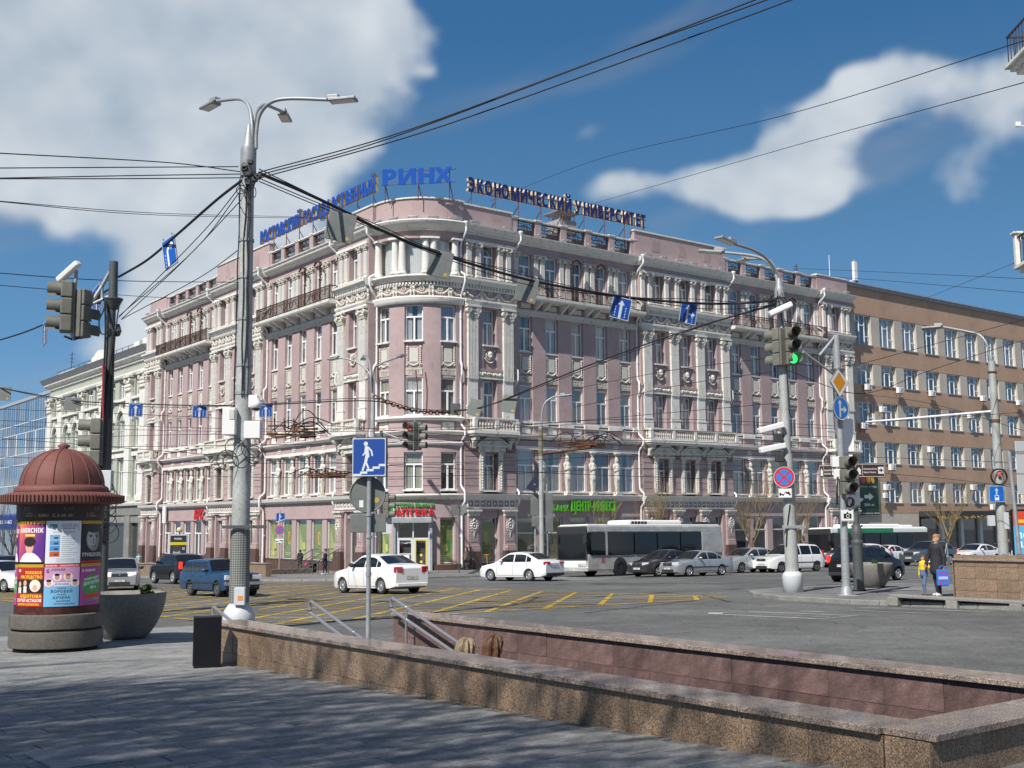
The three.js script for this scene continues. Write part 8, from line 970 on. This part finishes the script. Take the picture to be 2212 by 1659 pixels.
// ---------------------------------------------------------------- people
const skinC = [.52, .3, .21], strandT = tileTex('strand', 256, (u, v) => .45 + .9 * fbm(u * 60, v * 3, 9, 4, 60), .5);
function person(name, label, pos, turn, o) {
  const s = (o.h ?? 1.7) / 1.7, t = thing('person', label, 'person', pos, turn), cell = o.cell ?? .03, st = o.stride ?? .1, caps = [];
  const C = (a, b, ra, rb, col) => caps.push([capsule(a, b, ra, rb), col]);
  const leg = o.legs ?? [.02, .02, .03], top = o.top ?? [.02, .02, .025], shoe = o.shoe ?? [.02, .02, .02], fat = o.bulk ?? 1;
  for (const q of [-1, 1]) {
    const f = q * st, kz = f * .6 + .03, hip = [q * .085, .9, 0], knee = [q * .09, .49, kz], ank = [q * .09, .09 + max(0, -f) * .12, f - .02];
    C(hip, knee, .088, .06, leg); C(knee, ank, .058, .038, leg); C([ank[0], .045 + max(0, -f) * .12, ank[2] - .03], [ank[0] + q * .012, .04 + max(0, -f) * .06, ank[2] + .15], .042, .036, shoe);
    const arm = o.arms?.[q < 0 ? 0 : 1] ?? [[q * .23, 1.12, -f * .5], [q * .22, .88, -f * .9 + .06]], sh = [q * .165, 1.39, 0];
    C(sh, arm[0], .058 * fat, .048 * fat, top); C(arm[0], arm[1], .047 * fat, .034 * fat, top); const d = V(...arm[1]).sub(V(...arm[0])).normalize(), w = V(...arm[1]).add(d.clone().multiplyScalar(.05)); C(arm[1], w.toArray(), .03, .034, skinC); o.hands = o.hands ?? []; o.hands.push([w, d, q]);
  }
  C([0, .93, 0], [0, 1.12, .01], .135 * fat, .125 * fat, o.coat ? top : leg); C([0, 1.1, .01], [0, 1.32, 0], .125 * fat, .14 * fat, top); C([-.13, 1.37, 0], [.13, 1.37, 0], .072 * fat, .072 * fat, top); if (o.coat) { C([0, 1.0, 0], [0, o.coat, .01], .15 * fat, .17 * fat, top); }
  C([0, 1.4, 0], [0, 1.5, .015], .058, .054, skinC); const hy = 1.6; C([0, hy + .02, .0], [0, hy - .05, .03], .092, .068, skinC); C([0, hy - .02, .09], [0, hy - .045, .112], .016, .018, skinC); for (const q of [-1, 1]) C([q * .088, hy - .01, -.005], [q * .09, hy - .04, 0], .016, .013, skinC);
  const dist = (x, y, z) => { let d = 9; for (const c of caps) d = smin(d, c[0](x, y, z), .03); return d; };
  const parts = [sculpt(dist, [-.62, -.02, -.62], [.62, 1.76, .62], cell)];
  for (const [w, d, q] of o.hands) { const m0 = new THREE.Matrix4().compose(w, new THREE.Quaternion().setFromUnitVectors(V(0, 1, 0), d), V(1, 1, 1)); for (let i = 0; i < 5; i++) { const th = i === 4, g = new THREE.CapsuleGeometry(th ? .0095 : .0085, [.045, .055, .05, .04, .04][i], 2, 6), m = m0.clone().multiply(th ? TR(.03, .02, .02, .5, 0, -.6) : TR((i - 1.5) * .018, .058, .006, .35, 0, -(i - 1.5) * .06)); parts.push(g.applyMatrix4(m)); } }
  const g = mergeGeometries(parts.map((p) => { p = p.index ? p.toNonIndexed() : p; p.deleteAttribute('uv'); return p; })), P_ = g.attributes.position, col = new Float32Array(P_.count * 3);
  for (let i = 0; i < P_.count; i++) { let b = 9, c = skinC; for (const k of caps) { const d = k[0](P_.getX(i), P_.getY(i), P_.getZ(i)); if (d < b) { b = d; c = k[1]; } } col.set(c, i * 3); }
  g.setAttribute('color', new THREE.BufferAttribute(col, 3)); const body = part(t, 'body', planarUV(g), MT(1, 1, 1, { vertexColors: true, roughness: .8 }));
  for (const q of [-1, 1]) part(t, 'eye', gb().sph(q * .034, hy, .086, .011, null, 6, 4), M.dark); part(t, 'mouth', gb().rbox(-.022, .022, hy - .079, hy - .071, .08, .092, .003), MT(.3, .1, .09));
  const hm = MT(...(o.hair ?? [.04, .025, .015]), { roughness: .6, map: o.strands ? strandT : null }); const hd = blob([capsule([0, hy + .05, -.025], [0, hy + .03, -.03], .1, .098), capsule([0, hy + .075, .03], [0, hy + .06, .05], .065, .05), ...(o.hairLong ? [capsule([0, hy, -.06], [0, hy - o.hairLong, -.1], .095, .075), capsule([-.075, hy, -.02], [-.1, hy - o.hairLong * .9, -.05], .045, .05), capsule([.075, hy, -.02], [.1, hy - o.hairLong * .9, -.05], .045, .05)] : []), ...(o.bun ? [capsule([0, hy + .09, -.12], [0, hy + .1, -.14], .045, .04)] : [])], .03);
  const strand = o.strands ? (x, y, z) => hd(x, y, z) - .03 * clamp((hy - .05 - y) * 5) + .02 * sin(atan2(x, -z) * 9 + y * 6) + .006 * sin(atan2(x, -z - .02) * 38 + y * 14) + .004 * sin(atan2(x, -z) * 71 - y * 22) : hd; part(t, o.hood ? 'hood' : 'hair', sculpt(strand, [-.26, hy - (o.hairLong ?? .0) - .22, -.28], [.26, hy + .2, .16], o.strands ? .009 : .02), o.hood ? MT(...top) : hm);
  t.scale.setScalar(s); return t;
}
const onWalk = (u, v, l = WALK) => gp(u, v, l);
const w1 = onWalk(2028, 1288), woman = person('person', 'woman in black jacket holding the hand of a child in yellow', w1, -PI / 2 + .5, { h: 1.7, cell: .018, hair: [.3, .17, .07], bun: 1, coat: .74, bulk: 1.2, shoe: [.7, .62, .62], legs: [.015, .02, .04], stride: .05, arms: [[[-.27, 1.14, .02], [-.3, .9, .12]], [[.25, 1.12, 0], [.27, .86, .04]]] });
const c1 = onWalk(1998, 1287), child = person('person', 'small child in yellow quilted jacket and blue jeans', c1, -PI / 2 + .35, { h: 1.14, cell: .022, hair: [.09, .045, .02], hairLong: .1, top: [.7, .5, .02], legs: [.1, .17, .28], bulk: 1.25, shoe: [.1, .05, .03], stride: .06, arms: [[[-.24, 1.13, 0], [-.24, .88, .04]], [[.3, 1.2, -.06], [.42, 1.22, -.2]]] });
{ const q = onWalk(2038, 1270).clone(), b = thing('shopping_bag', 'blue and pink shopping bag held by the woman in black', 'bag', V(w1.x + .02, w1.y + .28, w1.z + .3), .15); part(b, 'bag', gb().rbox(-.17, .17, .03, .48, -.05, .05, .03), MT(.05, .15, .45, { roughness: .6 })); part(b, 'print', gb().quad(V(-.16, .05, .054), V(.16, .05, .054), V(.16, .46, .054), V(-.16, .46, .054)).done(true), printed(128, 160, (x, w, h) => { x.fillStyle = '#3d7fe0'; x.fillRect(0, 0, w, h); x.strokeStyle = '#c02a6c'; x.lineWidth = 14; x.beginPath(); x.moveTo(0, 40); x.lineTo(70, 20); x.lineTo(120, 60); x.moveTo(20, 160); x.lineTo(40, 110); x.lineTo(110, 130); x.stroke(); x.fillStyle = '#fff'; x.font = 'bold 40px sans-serif'; x.fillText('OZON', 4, 96, 120); })); part(b, 'handle', gb().add(new THREE.TorusGeometry(.08, .012, 5, 14, PI), TR(0, .5, 0)), MT(.06, .2, .6));
  const h = thing('shoulder_bag', 'pale grey shoulder bag on the back of the woman in black', 'bag', V(w1.x + .26, w1.y + 1.0, w1.z + .05), .9); part(h, 'bag', gb().rbox(-.16, .16, -.13, .13, -.05, .05, .03), MT(.42, .4, .38)); part(h, 'strap', gb().tube([V(-.12, .1, 0), V(-.16, .3, .04), V(-.12, .46, .06), V(.0, .42, .04), V(.12, .1, 0)], .012), MT(.5, .48, .45)); }
person('person', 'woman in long navy coat with white shoes before the left facade', onWalk(702, 1241), -PI / 2 + .2, { coat: .62, top: [.012, .016, .04], shoe: [.75, .75, .75], hair: [.06, .03, .02], stride: .12, arms: [[[-.22, 1.14, .04], [-.16, .98, .22]], [[.22, 1.12, .02], [.2, .98, .2]]] });
const hp = onWalk(648, 1233); person('person', 'person in black hooded jacket carrying a pink bag at the far stairs', hp, PI + .5, { hood: 1, coat: .85, bulk: 1.3, stride: .15 });
{ const b = thing('carrier_bag', 'small bright pink bag carried by the hooded person', 'bag', V(hp.x + .52, hp.y + .52, hp.z + .1), 0); part(b, 'bag', gb().sph(0, 0, 0, .12, null, 10, 8, 1.5), MT(.75, .04, .2)); part(b, 'handle', gb().add(new THREE.TorusGeometry(.05, .01, 5, 10), TR(0, .2, 0)), MT(.75, .04, .2)); }
person('person', 'woman with dark hair walking in black jacket by the corner shop window', onWalk(1014, 1231), -PI / 2 + .3, { hairLong: .22, hair: [.05, .015, .012], legs: [.03, .04, .055], stride: .26, coat: .82 });
person('person', 'person in light scarf half behind the walking woman at the corner', onWalk(1007, 1231), -PI / 2 + .2, { top: [.12, .1, .08], hairLong: .15, stride: .2, coat: .8 });
person('person', 'bald man behind the white sedan by the bank entrance', onWalk(1096, 1233), PI / 2, { hair: skinC, top: [.03, .03, .035] });
person('person', 'person in pale blue jacket at the far left parapet', onWalk(299, 1238), .4, { top: [.3, .45, .5], legs: [.3, .3, .32] });
person('person', 'person in dark clothes at the right edge by the parked cars', onWalk(2181, 1210), -.4, { bulk: 1.15, coat: .8 });
person('person', 'person in dark jacket under the shop canopy at right', V(...facR(2104, 1190, 1.6).toArray()).setY(facR(2104, 1222, 1.6).y - 1.2), 0, {});
const stairY = (b) => TOP - .78 - Math.ceil((-57 - b) / .38) * .14;
for (const [u, a, b, col, lab, seed] of [[1009, -36.4, -60.2, [.4, .31, .19], 'woman with long blonde hair going down the underpass stairs', 0], [1069, -36.35, -60.9, [.15, .07, .032], 'woman with long auburn hair going down the underpass stairs', 1]]) { const q = onA(u, 1381, a), [aa, bb] = toAB(q), p = ab(aa, bb); const yh = onA(u, seed ? 1374 : 1381, a).y; p.y = yh - 1.72; person('person', lab, p, PI - PHI - .55 + seed * .15, { h: 1.68, cell: .022, hair: col, hairLong: .36, strands: 1, top: seed ? [.03, .03, .035] : [.5, .5, .52], stride: .1 }); }
// scooters
function scooter(label, p, turn, col, lie) { const t = thing('kick_scooter', label, 'scooter', p, turn); part(t, 'deck', gb().rbox(-.45, .35, .1, .17, -.08, .08, .02), M.dark); part(t, 'stem', gb().cyl(V(.4, .15, 0), V(.28, 1.15, 0), .03).cyl(V(.28, 1.12, -.24), V(.28, 1.12, .24), .02), col); for (const x of [-.5, .45]) part(t, 'wheel', gb().add(new THREE.TorusGeometry(.09, .03, 6, 16), TR(x, .12, 0)), M.dark); if (lie) t.rotation.x = PI / 2 - .1; }
scooter('black kick scooter lying on the pavement by the walking people', onWalk(1024, 1236, WALK + .1), .4, M.dark, 1); scooter('orange kick scooter standing by the corner shop window', onWalk(1046, 1232), .9, MT(.6, .2, .02));
// ---------------------------------------------------------------- overhead cables
const D_ = DL, RD = DR_;
function wire(label, pts, r = .014, group = 'overhead cables', name = 'overhead_cable') { const q = pts.map(([u, v, d]) => at(u, v, d)); return solo(name, gb().tube(q, r, 5, max(16, q.length * 9), .5), M.cable, label, 'cable', group); }
const ORD = ['uppermost', 'second', 'third', 'fourth', 'fifth', 'sixth', 'seventh', 'eighth', 'lowest'];
const W_ = (lab, list, r, g) => [...list].sort((p, q) => p[p.length >> 1][1] - q[q.length >> 1][1]).forEach((p, i, a) => wire(ORD[i === a.length - 1 ? 8 : i] + ' ' + lab, p, r, g));
W_('of the black cables from the lamp pole to the left edge', [[[520, 371, D_], [360, 351, D_ - 1], [0, 331, D_ - 4], [-160, 322, D_ - 5]], [[515, 360, D_], [0, 363, D_ - 3], [-160, 364, D_ - 4]], [[520, 376, D_], [250, 380, D_ - 2], [-160, 388, D_ - 4]], [[520, 384, D_], [250, 386, D_ - 2], [-160, 386, D_ - 4]]], .012, 'cables left of the lamp pole');
W_('of the cables rising from the lamp pole to the top edge', [[[560, 378, D_], [820, 306, D_ - 1.5], [1250, 146, D_ - 4], [1630, 0, D_ - 6], [1800, -70, D_ - 7]], [[560, 385, D_], [900, 290, D_ - 2], [1300, 150, D_ - 4], [1708, 0, D_ - 6], [1880, -70, D_ - 7]], [[560, 372, D_], [860, 288, D_ - 2], [1290, 130, D_ - 4], [1655, 0, D_ - 6], [1800, -60, D_ - 7]]], .014, 'cables right of the lamp pole');
const MAIN = [[560, 374, D_], [650, 412, 26.5], [735, 452, 28], [830, 500, 29.6], [950, 548, 31], [1140, 604, 33.5], [1340, 640, 36], [1500, 655, 38], [1600, 655, 38.8], [1690, 648, RD]];
wire('thick black cable bundle hung with signs between the two lamp poles', MAIN, .042, null); W_('of the thin wires beside the thick cable bundle', [MAIN.map(([u, v, d]) => [u, v + 7 + 5 * sin(u * .013), d]), MAIN.map(([u, v, d]) => [u, v - 5 + 4 * sin(u * .02), d]), [[560, 392, D_], [700, 450, 28], [850, 510, 31], [1000, 560, 36], [1140, 590, 42]]], .013, 'wires beside the thick bundle');
wire('thick twisted cable hung with lane signs between the lamp pole and dark pole', [[530, 384, D_], [470, 430, 26.6], [390, 500, 29], [320, 560, 31], [256, 598, DD]], .035, null); wire('twisted cable continuing left from the dark pole', [[240, 622, DD], [200, 645, 34], [150, 672, 37], [100, 698, 41], [40, 722, 46], [-60, 752, 52]], .034, null);
W_('of the guy wires from the lamp pole to the dark pole', [[[520, 412, D_], [420, 540, 28.5], [258, 682, DD]], [[523, 430, D_], [400, 560, 29], [262, 690, DD]], [[520, 402, D_], [430, 510, 28], [256, 686, DD]], [[515, 540, D_ + 1], [430, 600, 30], [262, 690, DD]]], .012, 'guy wires left of the lamp pole');
W_('of the long thin wires crossing the right sky', [[[1060, 434, 96], [1290, 345, 75], [1690, 250, 48], [2212, 88, 30], [2400, 30, 26]], [[1240, 452, 96], [1690, 322, 55], [2212, 178, 32], [2400, 125, 28]], [[1724, 592, 98], [1960, 610, 80], [2212, 632, 62], [2360, 645, 55]], [[1724, 580, 98], [1960, 590, 80], [2212, 602, 62], [2360, 610, 55]], [[1960, 660, 110], [2212, 560, 70], [2360, 500, 50]]], .016, 'sky wires at right');
W_('of the long thin wires crossing the left sky', [[[-80, 428, 30], [330, 460, 45], [620, 468, 62], [800, 474, 78]], [[-80, 428, 30.3], [330, 464, 45], [700, 472, 66]], [[-80, 584, 30], [245, 606, 34], [560, 610, 45]], [[-80, 610, 36], [300, 640, 50], [480, 648, 64]]], .013, 'sky wires at left');
const ROW = [[-80, 825, 55], [0, 838, 54], [157, 865, 53], [290, 872, 53], [430, 876, 52], [575, 874, 51], [800, 866, 50], [900, 888, 48.5], [1030, 882, 47], [1150, 838, 45.5], [1270, 790, 44], [1420, 735, 42], [1560, 690, 40.5], [1690, 655, RD]];
wire('black cable hung with blue lane signs across the whole junction', ROW, .03, null); wire('thinner cable following the lane sign cable across the junction', ROW.map(([u, v, d]) => [u, v + 6 * sin(u * .006), d]), .016, null);
R = mulberry(17); { const list = []; for (const [v0, v1, v2, d] of [[905, 926, 905, 50], [918, 932, 912, 52], [952, 938, 952, 48], [968, 962, 930, 46], [985, 1000, 985, 50], [1002, 1030, 1012, 52], [940, 985, 1030, 44], [880, 905, 965, 47]]) list.push([[-80, v0, d], [500, v1, d], [1000, (v1 + v2) / 2 + 6, d], [1400, v2, d + 2], [1800, v2 + 14, d + 6]]); W_('of the trolley wires strung low across the junction', list, .012, 'trolley wires'); }
W_('of the wires strung to the right before the brown building', [[[1700, 785, RD], [1830, 790, 40], [2000, 748, 43], [2212, 690, 46], [2360, 650, 48]], [[1700, 800, RD], [1860, 850, 41], [2010, 800, 44], [2212, 735, 48], [2360, 700, 50]], [[1390, 1000, 52], [1700, 1010, 50], [2000, 1030, 48], [2212, 1055, 46]], [[1380, 985, 52], [1780, 985, 50], [2212, 1000, 47]], [[1870, 912, 48], [2010, 905, 47], [2212, 890, 46]], [[1800, 845, 60], [2000, 870, 56], [2212, 930, 50]], [[1240, 840, 52], [1450, 800, 48], [1690, 770, RD]], [[1240, 880, 54], [1480, 830, 48], [1690, 800, RD]], [[1000, 930, 54], [1350, 900, 48], [1690, 870, RD]]], .012, 'wires at right');
const laneSign = (label, u, v, d, turn, face, w, h, roll) => { const t = thing(face ? 'lane_sign' : 'hanging_sign', label, 'sign', at(u, v, d), turn); t.rotation.set(0, turn, roll ?? 0, 'YXZ'); plateSign(t, 'sign_plate', w, h, face); part(t, 'clamp', gb().box(-w * .36, -w * .33, h / 2, h / 2 + .07, -.02, .01).box(w * .33, w * .36, h / 2, h / 2 + .07, -.02, .01), M.galv); if (!face) part(t, 'sticker', gb().cyl(V(w * .3, -h * .36, 0), V(w * .3, -h * .36, .005), .05, .05, 12), MT(.5, .34, .05)); };
const P1 = .22; laneSign('grey back of a sign hanging in front of the left roof letters', 736, 490, 28, P1, null, .7, .76, -.2); laneSign('grey back of a sign hanging in front of the round corner columns', 951, 570, 31, P1, null, .66, .76, -.2); laneSign('grey back of a sign hanging at the end of the iron balcony', 1138, 626, 33.6, P1, null, .66, .76, -.2); laneSign('blue straight ahead lane sign hanging before the iron balcony', 1341, 666, 36, P1, SP_.ahead, .66, .74, -.22); laneSign('blue ahead or right lane sign hanging left of the island lamp pole', 1487, 677, 38, P1, SP_.aheadRight, .62, .74, -.18);
laneSign('blue right turn lane sign hanging against the clouds at left', 366, 545, 29.9, -.7, SP_.right, .6, .86, .26); laneSign('blue lane sign hanging right behind the traffic light bracket', 208, 649, 33.4, -.95, SP_.ahead, .72, .9, .2); laneSign('blue lane sign hanging between the two traffic lights at left', 153, 693, 36.5, -1.1, SP_.ahead, .72, .9, .12); laneSign('blue straight ahead lane sign hanging at far left', 96, 720, 41, -1.0, SP_.ahead, .72, .86, .1);
laneSign('blue ahead sign hanging left of the lamp pole, nearest the pale building', 293, 886, 52.9, .06, SP_.ahead, .66, .62, -.03); laneSign('blue ahead sign hanging closest to the lamp pole cabinet', 431, 889, 52, .06, SP_.ahead, .66, .56, -.03); laneSign('blue ahead sign hanging just right of the lamp pole', 574, 888, 51, .06, SP_.ahead, .6, .56, .03); laneSign('grey sign back hanging before the pale green building', 157, 873, 53, .1, null, .76, .62, -.05); laneSign('grey sign back cut by the left edge of the picture', 6, 850, 54, .1, null, .76, .66, -.05); laneSign('small grey sign back hanging before the round corner window', 985, 884, 47.6, .5, null, .45, .5, .05); laneSign('tilted grey sign back left of the right balustrade', 1026, 880, 47, -.3, null, .6, .7, -.3); laneSign('tilted grey sign back before the white fluted columns', 1100, 872, 46.2, -.3, null, .62, .74, -.18);
// trolley wire junctions
function junction(label, u0, u1, v, d, seed, h = .35) { const r = mulberry(seed), a = at(u0, v, d), b = at(u1, v, d), t = thing('trolley_wire_junction', label, 'wire junction', a.clone().lerp(b, .5)), L = a.distanceTo(b), g = gb(), k = gb(); for (let i = 0; i < 18; i++) { const x = (r() - .5) * L * .6, l = .4 + r() * L * .35; g.cyl(V(x - l / 2, (i % 5 - 2) * h * .16, (i % 4 - 1.5) * .35), V(x + l / 2, (i % 5 - 2) * h * .16 + (r() - .5) * .12, (i % 4 - 1.5) * .35), .02 + (i % 3) * .012, .02 + (i % 3) * .012, 6); } for (let i = 0; i < 5; i++) g.cyl(V((i - 2) * L * .16, -h * .5, -.5), V((i - 2) * L * .16 + .1, h * .7, .5), .022, .022, 6); for (let i = 0; i < 7; i++) { const x = (r() - .5) * L * .8; k.tube([V(x - .8, (r() - .5) * h, 0), V(x, (r() - .2) * h * 1.6, .3), V(x + .8, (r() - .5) * h, 0)], .022, 5); } part(t, 'contact_bar', g, M.rust); part(t, 'span_wire', k, M.cable); }
junction('rusty trolley wire junction just right of the big lamp pole', 568, 700, 932, 46, 3, .7); junction('dark rusty trolley wire junction left of the subway sign', 650, 762, 1026, 50, 5, .25); junction('rusty trolley wire junction above the three statues', 1180, 1330, 958, 56, 9, .45);
{ const t = thing('span_chain', 'rusty chain of insulators hanging across the corner windows', 'chain', at(810, 858, 49)), e = at(985, 890, 48.5).sub(t.position), g = gb(); for (let i = 0; i <= 26; i++) { const f = i / 26; g.add(new THREE.TorusGeometry(.09, .03, 5, 10), TR(e.x * f, e.y * f - .5 * sin(PI * f) * .5, e.z * f, i % 2 ? PI / 2 : 0, 0, .3)); } part(t, 'chain_links', g, M.rust); const c = gb(); for (const f of [.52, .64]) c.tube([V(e.x * f, e.y * f - .2, e.z * f), V(e.x * f + .02, e.y * f + .7, e.z * f), V(e.x * f - .05, e.y * f + 1.5, e.z * f)], .03, 5); part(t, 'hanger', c, M.rust); }
// ---------------------------------------------------------------- trees
function branchTree(label, p, o) {
  const r = mulberry(o.seed), t = thing(o.name ?? 'bare_tree', label, 'tree', p), tr = gb(), cr = gb();
  const grow = (a, dir, len, rad_, lev) => { const mid = a.clone().add(dir.clone().multiplyScalar(len * .5)).add(V((r() - .5) * len * .12, 0, (r() - .5) * len * .12)), b = mid.clone().add(dir.clone().add(V((r() - .5) * .3, .06, (r() - .5) * .3)).normalize().multiplyScalar(len * .5)), n = lev < 2 ? 7 : 4, G = lev === 0 ? tr : cr; G.cyl(a, mid, rad_, rad_ * .85, n, true); G.cyl(mid, b, rad_ * .85, rad_ * .66, n, true);
    if (lev >= o.levels) return; const k = o.kids[lev]; for (let i = 0; i < k; i++) { const az = i / k * 2 * PI + r() * 1.6, sp = o.spread[lev] * (.6 + r() * .6), f = lev === 0 && o.multi ? rr2(.35, 1) : i === 0 ? 1 : rr2(.35, 1); const base = f > .5 ? mid.clone().lerp(b, (f - .5) * 2) : a.clone().lerp(mid, f * 2); const d = dir.clone().multiplyScalar(cos(sp)).add(V(cos(az), o.lift ?? .1, sin(az)).multiplyScalar(sin(sp))).normalize(); grow(base, d, len * (o.shrink ?? .68) * (.75 + r() * .5), rad_ * (i === 0 ? .62 : .5), lev + 1); } };
  const rr2 = (a, b) => a + (b - a) * r(); grow(V(0, 0, 0), V(0, 1, 0), o.trunk, o.r, 0);
  part(t, 'trunk', tr, M.bark); part(t, 'crown', cr, o.mat ?? M.twig); return t;
}
const shrub = { levels: 4, kids: [7, 4, 3, 2], spread: [.55, .4, .45, .5], trunk: 1.5, r: .07, shrink: .78, lift: .5 };
branchTree('bare pollarded tree before the bank, right of the middle of the white bus', gp(1424, 1232, WALK), { ...shrub, seed: 11, trunk: 2.2 }); branchTree('bare pollarded tree before the right facade, left of the island lamp pole', gp(1629, 1226, WALK), { ...shrub, seed: 12, trunk: 2.0, levels: 4 }); branchTree('bare thin tree above the front of the white bus', gp(1318, 1234, WALK), { ...shrub, seed: 13, trunk: 2.0, kids: [5, 3, 3, 2] }); branchTree('bare tree behind the back of the green and white bus', gp(2052, 1214, WALK), { ...shrub, seed: 14, trunk: 2.0 }); branchTree('bare tree just right of the island lamp pole', gp(1735, 1222, WALK), { ...shrub, seed: 15, trunk: 1.8 }); branchTree('dark bare street tree at the far left behind the advertising column', gp(22, 1236, WALK), { ...shrub, seed: 16, trunk: 3.2, r: .12, mat: M.bark });
const big = { levels: 5, kids: [6, 4, 4, 4, 3], spread: [.7, .55, .6, .65, .65], r: .3, shrink: .68, lift: .2, mat: M.bark };
[[-6.5, 13, 13], [-4.6, 9.6, 15], [-8, 10, 14], [-5, 7, 13], [-4.6, 15, 16], [-2.6, 8, 15]].forEach(([x, z, h], i) => { const q = h * .93, px = x - .545 * q, pz = z - .839 * q; branchTree(['tall bare tree out of frame left of the viewer', 'tall bare tree behind the viewer', 'tall bare tree out of frame beyond the left edge', 'second tall bare tree behind the viewer', 'third tall bare tree behind the viewer, furthest back', 'tall bare tree furthest left, out of frame'][i], V(px, gy(px, -pz), -pz), { ...big, seed: 41 + i, trunk: h * .46 }); });
renderer.render(scene, camera);
